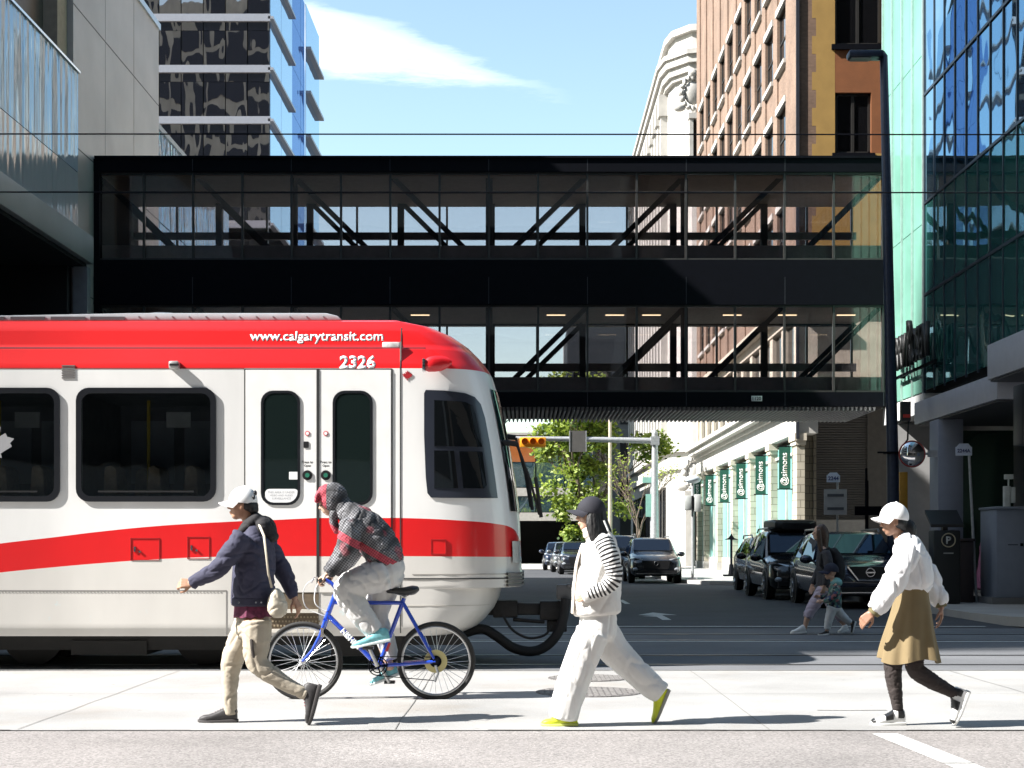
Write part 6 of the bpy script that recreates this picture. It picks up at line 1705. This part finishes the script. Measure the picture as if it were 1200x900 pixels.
# striped sleeves: pattern runs along the arm
sl_m = bpy.data.materials.new('stripe_knit'); N, L = nt(sl_m); b = N['Principled BSDF']; b.inputs['Roughness'].default_value = .85
at_ = N.new('ShaderNodeAttribute'); at_.attribute_name = 'along'
sn = N.new('ShaderNodeMath'); sn.operation = 'MULTIPLY'; sn.inputs[1].default_value = 2 * math.pi / .0255; L.new(at_.outputs['Fac'], sn.inputs[0])
s2 = N.new('ShaderNodeMath'); s2.operation = 'SINE'; L.new(sn.outputs[0], s2.inputs[0])
s3 = N.new('ShaderNodeMapRange'); s3.inputs['From Min'].default_value = -.15; s3.inputs['From Max'].default_value = .1; L.new(s2.outputs[0], s3.inputs['Value'])
mx = N.new('ShaderNodeMixRGB'); mx.inputs[1].default_value = (.012, .012, .014, 1); mx.inputs[2].default_value = (.74, .73, .71, 1); L.new(s3.outputs[0], mx.inputs[0]); L.new(mx.outputs[0], b.inputs['Base Color'])
for sgn in (-1, 1):
    rows = [(705, 633, sgn * .165, 11), (711, 648, sgn * .205, 11), (716, 664, sgn * .215, 10.3), (717, 677, sgn * .215, 9.8), (709, 687, sgn * .21, 9), (698, 692, sgn * .2, 8), (688, 696, sgn * .185, 7)]
    mb = MB(); fw.limb(mb, rows, cap=.4)
    o = solid('sleeve', mb, sl_m, WM, .0065, 4, [(.006, 9, (1, 1, 1.5)), (.003, 20, (1, 1, 1))], 8)
    line = [fw.p(*r[:3]) - Vector(WM.location) for r in catmull([list(r[:3]) for r in rows], 10)]
    cum = [0.]
    for a, c in zip(line, line[1:]): cum.append(cum[-1] + (c - a).length)
    att = o.data.attributes.new('along', 'FLOAT', 'POINT')
    vals = []
    for v in o.data.vertices:
        best = (1e9, 0)
        for i in range(len(line) - 1):
            a = line[i]; d_ = line[i + 1] - a; t = max(0, min(1, (v.co - a).dot(d_) / d_.length_squared)); e = (v.co - a - d_ * t).length_squared
            if e < best[0]: best = (e, cum[i] + t * (cum[i + 1] - cum[i]))
        vals.append(best[1])
    att.data.foreach_set('value', vals)
vw = cloth('vest_white', (.68, .66, .63), .05, 6)
mb = MB()
fw.limb(mb, [(699.5, 718, 0, 28.5, 29), (699, 705, 0, 29.5, 31), (700, 680, 0, 28, 31), (703, 660, 0, 25, 30), (703, 645, 0, 23, 28), (703, 634, 0, 18, 24), (699, 625, 0, 11, 14)], 20, cap=.2)
fw.limb(mb, [(697, 631, 0, 10, 13), (693, 621, 0, 10, 12)], cap=.2)
solid('vest', mb, vw, WM, .0085, 4, [(.009, 5, (1, 1, .7)), (.004, 14, (1, 1, 1))], 9)
mb = MB(); fw.limb(mb, [(694, 627, 0, 10.5, 12.5), (690.5, 617.5, 0, 9.5, 11)], cap=.1); solid('collar', mb, cloth('collar_cream', (.66, .58, .52)), WM, .006, 3, W2, 3)
mb = MB(); fw.limb(mb, [(671, 718, 0, 2, 16), (673, 690, 0, 2, 16), (676, 660, 0, 2, 14), (683, 638, 0, 2, 10)]); mb.build('placket', cloth('placket_cream', (.66, .60, .53)), WM, smooth=True)
mb = MB(); fw.limb(mb, [(683, 697, -.20, 9, 2.5), (694, 693, -.21, 9, 2.5), (703, 690, -.2, 7, 2)], cap=.3); mb.build('pocket', vw, WM, smooth=True)
wt = cloth('white_denim', (.70, .69, .67), .04, 7)
mb = MB()
fw.limb(mb, [(701, 716, 0, 22, 24), (701, 728, 0, 22, 26), (700, 742, 0, 22, 27)], 18)
fw.limb(mb, [(694, 740, -.08, 20.5), (682, 770, -.08, 19.5), (671, 800, -.08, 19), (663, 826, -.08, 18.3), (660.5, 840, -.08, 17.5)], cap=.12)
fw.limb(mb, [(706, 740, .08, 20), (720, 762, .08, 18.5), (738, 781, .08, 17), (758, 800, .08, 15.5), (776, 814, .08, 14)], cap=.12)
solid('trousers', mb, wt, WM, .0085, 3, [(.009, 4, (1.8, 1, .7)), (.0028, 11, (1.6, 1, .8))], 10)
cap(fw, WM, 693, 599.5, 17.2, cloth('cap_black', (.016, .016, .024), .15), cloth('brim_black', (.020, .020, .030), .1), 12, brim=1.0)
mb = MB(); fw.limb(mb, [(697, 600, 0, 13, 13.5), (699, 608, 0, 12.5, 14), (702, 618, 0, 12.5, 14.5), (706, 628, 0, 12, 14.5), (711, 636, 0, 8.5, 12), (717, 642, 0, 4, 7)])
for sg_ in (-1, 1):
    fw.limb(mb, [(694, 602, sg_ * .072, 7, 3), (694, 614, sg_ * .082, 8, 4), (695, 625, sg_ * .088, 7, 4), (695, 634, sg_ * .09, 4, 3)])
solid('hair', mb, hair_m, WM, .0062, 3, [(.004, 26, (1, 1, .16)), (.002, 55, (1, 1, .15))], 11)
mb = MB().tube([fw.p(707, 610, -.088), fw.p(712, 622, -.09), fw.p(719, 634, -.06)], .007, 6, flat=.4); mb.build('hair_ribbon', white_l, WM)
mb = MB().torus(fw.p(681, 603.5, -.035), .021, .002, 'y', 18, 5).tube([fw.p(684, 603, -.056), fw.p(694, 602.5, -.075)], .0022, 5); mb.build('glasses', M['black_plastic'], WM)
lime = pm('shoe_lime', (.60, .66, .03), .5, var=.12, scale=14)
limes = pm('sole_lime', (.66, .72, .18), .6)
shoe(fw, WM, (676, 849.5), (634, 850), -.08, -1, lime, limes, high=.10)
shoe(fw, WM, (787, 811), (770, 851), .08, -1, lime, pm('sole_grey', (.30, .30, .27), .7), high=.10)

# ------------------------------------------------------------------ woman in white blouse and olive skirt
fs = Fig(852.0)
WS = empty('person', fs.p(1060, 852), 'woman in white cap and blouse, olive skirt and dark leggings walking', 'person', 'pedestrians on the crossing')
mb = MB()
fs.limb(mb, [(1068, 702, 0, 16, 21), (1068, 678, 0, 15, 20), (1066, 655, 0, 16, 22), (1062, 641, 0, 13, 20), (1056, 631, 0, 8, 10), (1052, 622, 0, 7, 7), (1050, 614, 0, 7, 7)])
fs.head(mb, 1047, 609, .94, 8)
fs.limb(mb, [(1058, 644, -.16, 8), (1046, 666, -.19, 7), (1035, 688, -.19, 6), (1024, 705, -.18, 5), (1015, 718, -.17, 3.9)])
fs.limb(mb, [(1075, 645, .16, 8), (1089, 665, .19, 7), (1099, 687, .19, 6), (1107, 703, .18, 5), (1110.5, 714, .17, 3.9)])
fs.hand(mb, 1016, 717, -.17, (-.75, 0, -.65), (.3, .9, -.3), curl=34, L=.165, thumb=1)
fs.hand(mb, 1110.5, 713, .17, (.05, 0, -1), (-.9, .3, 0), curl=20, L=.165, thumb=-1)
fs.limb(mb, [(1069, 735, -.06, 10), (1070, 765, -.07, 9.5), (1068, 783, -.08, 9), (1086, 795, -.08, 8.5), (1105, 806, -.08, 6.2), (1122, 815, -.08, 4.6)])
fs.limb(mb, [(1062, 735, .08, 14), (1052, 768, .08, 11), (1050, 785, .08, 9), (1052, 805, .08, 7.5), (1056, 838, .08, 4.6)])
solid('body', mb, skin_c, WS, .0058, 3)
fs.eyes(WS, eye_d, eye_d)
lg = cloth('leggings', (.030, .022, .020), .2, 12)
mb = MB()
fs.limb(mb, [(1067, 715, 0, 16, 21), (1067, 735, 0, 18, 23)])
fs.limb(mb, [(1069, 735, -.06, 12), (1070, 765, -.07, 11), (1069, 783, -.08, 10.5), (1087, 796, -.08, 9.8), (1105, 806, -.08, 7.6), (1117, 813, -.08, 6)], cap=.3)
fs.limb(mb, [(1062, 735, .08, 15), (1052, 768, .08, 12.3), (1049.5, 785, .08, 10.6), (1051.5, 805, .08, 9), (1055.5, 833, .08, 6)], cap=.3)
solid('leggings', mb, lg, WS, .007, 3, [(.005, 12, (1, 1, 2)), (.002, 25, (1, 1, 1))], 12)
wb_ = cloth('blouse_white', (.70, .70, .71), .03, 8)
mb = MB()
fs.limb(mb, [(1068, 690, 0, 21, 25), (1069, 680, 0, 23.5, 27), (1069, 662, 0, 21, 27), (1065, 646, 0, 17.5, 26), (1060, 635, 0, 14, 19), (1054, 628.5, 0, 9, 10)], 20, cap=.25)
fs.limb(mb, [(1060, 644, -.16, 14), (1047, 665, -.2, 14.5), (1036, 687, -.2, 14), (1026, 703, -.19, 13), (1018.5, 714, -.18, 10)], cap=.2)
fs.limb(mb, [(1077, 645, .16, 13), (1090, 665, .2, 13.5), (1100, 686, .2, 13.5), (1107, 700, .19, 12), (1110.5, 709, .18, 9)], cap=.2)
solid('blouse', mb, wb_, WS, .0085, 3, [(.016, 4.5, (1.6, 1, .8)), (.005, 11, (1.4, 1, .8))], 13)
mb = MB(); fs.limb(mb, [(1020, 713.5, -.18, 8.5), (1016.5, 718, -.175, 7)], cap=.1); fs.limb(mb, [(1110, 708, .18, 8), (1111, 712.5, .175, 6.5)], cap=.1); mb.build('cuff', cloth('cuff_olive', (.13, .11, .05)), WS, smooth=True)
# flared skirt with folds
rows = [(1068, 690, 19, 22), (1068, 700, 20, 23), (1067.5, 715, 22.5, 26), (1066, 730, 25.5, 28), (1064.5, 745, 29, 30), (1063.5, 760, 32.5, 32), (1063, 774, 35, 34)]
rg = []; n = 72
rows = catmull([list(r) for r in rows], 3)
for i, (x, y, a, b_) in enumerate(rows):
    f_ = i / (len(rows) - 1); ring = []
    for k in range(n):
        t = 2 * math.pi * k / n
        w_ = 1 + f_ * (.085 * math.sin(7 * t + 1.2) + .04 * math.sin(13 * t + .5))
        drop = f_ * 3.2 * math.sin(3 * t + 2.2)
        ring.append(fs.p(x + a * w_ * math.cos(t) + f_ * 2, y + drop, b_ / fs.s * w_ * math.sin(t)))
    rg.append(ring)
inner = [[p + (Vector((sum(q.x for q in r) / n, sum(q.y for q in r) / n, p.z)) - p) * .06 for p in r] for r in reversed(rg)]
MB().rings(rg + inner, cap=False).build('skirt', cloth('olive_twill', (.175, .128, .062), .10, 6), WS, smooth=True)
cap(fs, WS, 1048, 606.5, 17.0, cloth('cap_white2', (.80, .80, .79), .03), cloth('brim_white2', (.74, .74, .73), .03), 8, brim=.85)
mb = MB(); fs.ell(mb, 1059, 605, -.0, 3.4, 4.6, 9); mb.build('cap_opening', M['black_plastic'], WS)
mb = MB(); fs.ell(mb, 1052, 612, 0, 11.5, 8.5, 12.6, 10); fs.ell(mb, 1056, 617, 0, 7, 6, 10); fs.limb(mb, [(1059, 612, 0, 6, 6), (1064, 618, 0, 9.5, 9), (1064, 626, 0, 9.5, 8.5), (1061, 634, 0, 5, 5)])
solid('hair', mb, hair_m, WS, .0062, 2, [(.004, 26, (1, 1, .3))], 14)
shoe(fs, WS, (1063.5, 851.5), (1024, 852.5), .08, -1, white_l, pm('sole_white', (.62, .62, .60), .6), overlay=[(-.005, .22, .035), (.36, .60, .03), (.9, .99, .02)], lace=M['black_leather'])
shoe(fs, WS, (1133, 810), (1117, 848.5), -.08, -1, white_l, pm('sole_white2', (.66, .66, .64), .6), overlay=[(-.005, .22, .035), (.36, .60, .03), (.9, .99, .02)], lace=M['black_leather'])

# ------------------------------------------------------------------ mother and child in the shade beyond
fm = Fig(742.5)
MO = empty('person', fm.p(962, 742), 'long-haired adult with dark backpack and lilac trousers crossing in the shade', 'person')
mb = MB()
fm.limb(mb, [(967, 690, 0, 8.5, 11), (967, 676, 0, 8, 10), (966, 660, 0, 8.5, 12), (965, 646, 0, 7, 11), (963, 638, 0, 4, 5), (961, 632, 0, 3.6, 3.6)])
fm.head(mb, 960, 624, 1.0)
for sgn in (-1, 1):
    fm.limb(mb, [(965, 648, sgn * .17, 4), (967, 660, sgn * .2, 3.5), (966 if sgn < 0 else 960, 672, sgn * .2, 3), (963 if sgn < 0 else 955, 686, sgn * .2, 2)])
    fm.hand(mb, 963 if sgn < 0 else 955, 686, sgn * .2, (-.2, 0, -1), (-.5, -sgn, 0), curl=25, L=.165, thumb=-sgn)
fm.limb(mb, [(965, 690, -.08, 7.5), (956, 704, -.08, 6), (948, 716, -.08, 4.5), (944, 727, -.08, 3.3), (942, 737, -.08, 2.3)])
fm.limb(mb, [(968, 690, .08, 7.5), (974, 704, .08, 6), (979, 716, .08, 4.5), (986, 726, .08, 3.3), (993, 735, .08, 2.3)])
solid('body', mb, skin_b, MO, .008, 3); fm.eyes(MO, eye_d, eye_d)
mb = MB()
fm.limb(mb, [(966, 689, 0, 10, 13), (966.5, 672, 0, 10, 13), (966, 655, 0, 9.5, 14), (965, 646, 0, 7.5, 12), (963.5, 640, 0, 5, 6)], cap=.3)
for sgn in (-1, 1): fm.limb(mb, [(965.5, 648, sgn * .17, 5.5), (968, 660, sgn * .2, 5.2), (966 if sgn < 0 else 961, 672, sgn * .21, 4.6), (963.5 if sgn < 0 else 955.5, 684, sgn * .2, 3.5)])
solid('jacket', mb, cloth('jacket_slate', (.045, .045, .052)), MO, .012, 3, W2, 15)
mb = MB()
fm.limb(mb, [(966.5, 686, 0, 9, 12), (966.5, 693, 0, 9, 12)])
fm.limb(mb, [(964, 692, -.08, 8.5), (956, 704, -.08, 7.6), (949, 714, -.08, 6.5), (945, 723, -.08, 5.5)], cap=.2)
fm.limb(mb, [(969, 692, .08, 8.5), (974, 704, .08, 7.4), (980, 716, .08, 6), (987, 726, .08, 5)], cap=.2)
solid('trousers', mb, cloth('lilac_cotton', (.42, .36, .44), .06), MO, .012, 3, W1, 16)
mb = MB(); fm.limb(mb, [(961, 619, 0, 7, 6.5), (965, 625, 0, 6.5, 7.5), (966, 635, 0, 5, 8), (966, 645, 0, 3.5, 8), (966, 650, 0, 2, 6)]); fm.limb(mb, [(958, 622, -.08, 2.5, 1.5), (959, 634, -.085, 3, 2), (961, 646, -.1, 2.5, 2)])
solid('hair', mb, hair_b, MO, .008, 2, W2, 17)
shoe(fm, MO, (943.5, 741.5), (925.5, 743), -.08, -1, white_l, white_l); shoe(fm, MO, (996, 739.5), (984, 743.5), .08, -1, white_l, white_l)
BP = empty('backpack', fm.p(979, 666), 'black backpack worn by the long-haired adult crossing in the shade', 'backpack')
mb = MB(); fm.limb(mb, [(976, 645, 0, 5, 9), (980, 655, 0, 8, 11), (982, 670, 0, 9, 12), (980, 683, 0, 7, 11)]); solid('pack', mb, cloth('pack_black', (.010, .010, .012)), BP, .012, 3, W2, 18)
mb = MB(); mb.tube([fm.p(977, 648, -.12), fm.p(969, 642, -.15), fm.p(961, 650, -.14), fm.p(959, 662, -.15), fm.p(972, 676, -.17)], .02, 6, flat=.4); mb.build('strap', cloth('strap_black', (.012, .012, .013)), BP)
fk_ = Fig(744.5)
CH = empty('person', fk_.p(980, 744), 'small child in navy cap and patterned jacket walking beside the adult with backpack', 'person')
mb = MB()
fk_.limb(mb, [(977, 708, 0, 6.5, 8), (978, 695, 0, 6.5, 8.5), (978, 686, 0, 5, 8), (976, 680, 0, 3, 3.2), (975, 677, 0, 3, 3)])
fk_.head(mb, 973, 671, .86)
for sgn in (-1, 1):
    fk_.limb(mb, [(978, 688, sgn * .1, 3), (976, 696, sgn * .13, 2.8), (970, 701, sgn * .13, 2.4), (962, 699 if sgn > 0 else 704, sgn * .12, 1.7)])
    fk_.hand(mb, 962, 699 if sgn > 0 else 704, sgn * .12, (-1, 0, 0), (0, -sgn, -.3), curl=30, L=.11, thumb=-sgn)
fk_.limb(mb, [(975, 711, -.05, 5), (971, 724, -.05, 3.5), (968, 740, -.05, 2)])
fk_.limb(mb, [(979, 711, .05, 5), (988, 722, .05, 3.5), (999, 731, .05, 2)])
solid('body', mb, skin_b, CH, .0065, 3); fk_.eyes(CH, eye_d, eye_d)
# patchwork print
cam_m = bpy.data.materials.new('leaf_print'); N, L = nt(cam_m); b = N['Principled BSDF']; b.inputs['Roughness'].default_value = .8
tcn = N.new('ShaderNodeTexCoord'); vo = N.new('ShaderNodeTexVoronoi'); vo.inputs['Scale'].default_value = 26; L.new(tcn.outputs['Object'], vo.inputs['Vector'])
cr = N.new('ShaderNodeValToRGB'); cr.color_ramp.interpolation = 'CONSTANT'
for i, (p_, c_) in enumerate(((0, (.02, .03, .04)), (.3, (.06, .16, .14)), (.5, (.03, .05, .12)), (.65, (.28, .10, .10)), (.8, (.20, .26, .22)))):
    e = cr.color_ramp.elements[i] if i < 2 else cr.color_ramp.elements.new(p_)
    e.position = p_; e.color = (*c_, 1)
sx_ = N.new('ShaderNodeSeparateXYZ'); L.new(vo.outputs['Color'], sx_.inputs[0]); L.new(sx_.outputs[0], cr.inputs[0]); L.new(cr.outputs[0], b.inputs['Base Color'])
mb = MB()
fk_.limb(mb, [(977.5, 711, 0, 8.5, 10), (978, 700, 0, 8.3, 10), (978, 689, 0, 7, 9.5), (977, 683, 0, 4.5, 6)], cap=.25)
for sgn in (-1, 1): fk_.limb(mb, [(978, 689, sgn * .1, 4.4), (976, 697, sgn * .13, 4.2), (970, 701.5, sgn * .13, 3.8), (964, 699 if sgn > 0 else 704, sgn * .125, 2.8)])
solid('jacket', mb, cam_m, CH, .010, 3, W2, 19)
mb = MB(); fk_.ell(mb, 981, 682, 0, 6.5, 5, 8, 20); fk_.limb(mb, [(981, 680, 0, 4, 7), (975, 684, 0, 3, 6)]); solid('hood', mb, cloth('hood_teal', (.20, .42, .42)), CH, .010, 3, W2, 20)
mb = MB()
fk_.limb(mb, [(977, 709, 0, 7.5, 9), (977, 714, 0, 7, 9)])
fk_.limb(mb, [(974.5, 712, -.05, 6.4), (971, 724, -.05, 5.2), (968.5, 737, -.05, 4)], cap=.2); fk_.limb(mb, [(979.5, 712, .05, 6.4), (988, 722, .05, 5), (997, 730, .05, 3.8)], cap=.2)
solid('trousers', mb, cloth('child_grey', (.52, .53, .53)), CH, .010, 3, W2, 21)
cap(fk_, CH, 974, 669, 9.0, cloth('cap_navy', (.012, .014, .03)), cloth('brim_navy', (.012, .014, .035)), 5)
shoe(fk_, CH, (970.5, 744), (958, 745), -.05, -1, M['black_leather'], white_l, width=.07, high=.07); shoe(fk_, CH, (1004.5, 729), (1000, 743), .05, -1, M['black_leather'], white_l, width=.07, high=.07)

# ------------------------------------------------------------------ person in pink behind the cabinet
fp = Fig(704.0, .13)
PK = empty('person', fp.p(1156, 704), 'person in long pink coat standing behind the grey-blue utility cabinet', 'person')
mb = MB()
fp.limb(mb, [(1156, 668, 0, 8, 10), (1157, 650, 0, 7, 9), (1157, 634, 0, 7, 10), (1156, 628, 0, 4, 5), (1155.5, 622, 0, 3, 3)])
fp.head(mb, 1155, 618, 1.0)
for sgn in (-1, 1):
    fp.limb(mb, [(1157, 634, sgn * .16, 3.4), (1158, 648, sgn * .2, 3), (1155, 662, sgn * .2, 2.4)]); fp.hand(mb, 1155, 662, sgn * .2, (-.1, 0, -1), (-.3, -sgn, 0), 25, .16, -sgn)
    fp.limb(mb, [(1156, 668, sgn * .07, 6), (1156, 686, sgn * .07, 3.6), (1156, 701, sgn * .07, 2.2)])
    pass
solid('body', mb, skin_c, PK, .010, 3); fp.eyes(PK, eye_d, eye_d)
mb = MB(); fp.limb(mb, [(1154, 690, 0, 12, 12), (1155.5, 670, 0, 10, 11), (1157, 650, 0, 9, 11), (1157, 636, 0, 8, 11), (1156, 629, 0, 5, 6)], cap=.2)
for sgn in (-1, 1): fp.limb(mb, [(1157, 635, sgn * .17, 4.6), (1158, 648, sgn * .2, 4.2), (1155.5, 660, sgn * .2, 3.4)])
solid('coat', mb, cloth('pink_wool', (.42, .16, .28)), PK, .013, 3, W1, 22)
mb = MB(); fp.ell(mb, 1156, 615, 0, 5.6, 6.5, 5.2); fp.ell(mb, 1158, 621, 0, 4, 6, 5); solid('hair', mb, hair_m, PK, .010, 2)
for sgn in (-1, 1): shoe(fp, PK, (1158.5, 704), (1146.5, 704), sgn * .07, -1, M['black_leather'], M['rubber'])
# ================================================================== TREES
leaf_mats = [pm('leaf_bright', (.24, .31, .04), .55, var=.3, scale=.9), pm('leaf_mid', (.15, .22, .035), .55, var=.3, scale=.9), pm('leaf_dark', (.035, .07, .018), .55, var=.3, scale=.9)]
for m_ in leaf_mats:
    N, L = nt(m_); b = N['Principled BSDF']; tr_ = N.new('ShaderNodeBsdfTranslucent'); vm = N[m_['vm']]
    L.new(vm.outputs[0], tr_.inputs[0]); mx = N.new('ShaderNodeMixShader'); mx.inputs[0].default_value = .4
    L.new(b.outputs[0], mx.inputs[1]); L.new(tr_.outputs[0], mx.inputs[2]); L.new(mx.outputs[0], N['Material Output'].inputs['Surface'])
bark = pm('bark', (.10, .075, .055), .85, var=.3, scale=12, bump=.4, bscale=30)
twig = pm('bare_twig', (.17, .13, .10), .85, var=.25, scale=12)
def grow(mb, p, d, L_, r, lev, tips, rnd, spread=.55, nb=3):
    q = p + d * L_ * .5 + Vector((rnd.uniform(-1, 1), rnd.uniform(-1, 1), 0)) * L_ * .05; e = p + d * L_
    mb.tube([p, q, e], [r, r * .82, r * .62], 6 if lev > 1 else 5)
    if lev == 0: tips.append(e); return
    if lev <= 2: tips.append(e)
    for k in range(nb):
        a = rnd.uniform(0, 6.28); nd_ = (d + Vector((math.cos(a), math.sin(a), rnd.uniform(-.1, .5))) * spread * rnd.uniform(.7, 1.2)).normalized()
        st = p.lerp(e, rnd.uniform(.55, 1.)) if k else e
        grow(mb, st, nd_, L_ * rnd.uniform(.62, .82), r * .58, lev - 1, tips, rnd, spread, nb)
def leafy(x, y, H, R_, label, seed, n=5200, group='trees at the far street end'):
    rnd = random.Random(seed)
    t = empty('tree', (x, y, 0), label, 'tree', group)
    mb = MB(); tips = []
    grow(mb, Vector((x, y, 0)), Vector((.02, 0, 1)), H * .30, .17, 4, tips, rnd, .6)
    mb.build('trunk', bark, t, smooth=True)
    mb = MB()
    cl = [(Vector((x + rnd.gauss(0, R_ * .40), y + rnd.gauss(0, R_ * .4), H * rnd.uniform(.18, .98))), rnd.uniform(.35, .85)) for _ in range(42)] + [(p, .55) for p in rnd.sample(tips, min(40, len(tips)))]
    for i in range(n):
        c, rr_ = rnd.choice(cl)
        p = c + Vector((rnd.gauss(0, .5), rnd.gauss(0, .5), rnd.gauss(0, .38))) * rr_
        s_ = rnd.uniform(.08, .19)
        a = Vector((rnd.uniform(-1, 1), rnd.uniform(-1, 1), rnd.uniform(-.6, .6))).normalized(); b_ = a.orthogonal().normalized()
        b_ = (b_ + a.cross(b_) * rnd.uniform(-1, 1)).normalized()
        mb.add([p - a * s_, p + b_ * s_ * .55, p + a * s_, p - b_ * s_ * .55], [(0, 1, 2, 3)], rnd.choices((0, 1, 2), (6, 3, 1))[0])
    mb.build('crown', leaf_mats, t)
    return t
leafy(2.9, 80, 10.4, 2.1, 'leafy green tree in fresh leaf behind the mast arm', 4, 15000)
rnd = random.Random(21)
bt = empty('tree', (5.25, 70, .02), 'bare leafless tree with fine upright twigs beside the mast pole', 'tree', 'trees at the far street end')
mb = MB(); tips = []
grow(mb, Vector((5.25, 70, 0)), Vector((-.02, 0, 1)), 1.9, .08, 5, tips, rnd, .40, 3)
mb.build('trunk', twig, bt)
mb = MB()
for p in rnd.sample(tips, min(260, len(tips))):
    s_ = .07; a = Vector((rnd.uniform(-1, 1), rnd.uniform(-1, 1), rnd.uniform(-.6, .6))).normalized(); b_ = a.orthogonal().normalized()
    mb.add([p - a * s_, p + b_ * s_ * .55, p + a * s_, p - b_ * s_ * .55], [(0, 1, 2, 3)], 0)
mb.build('crown', leaf_mats, bt)
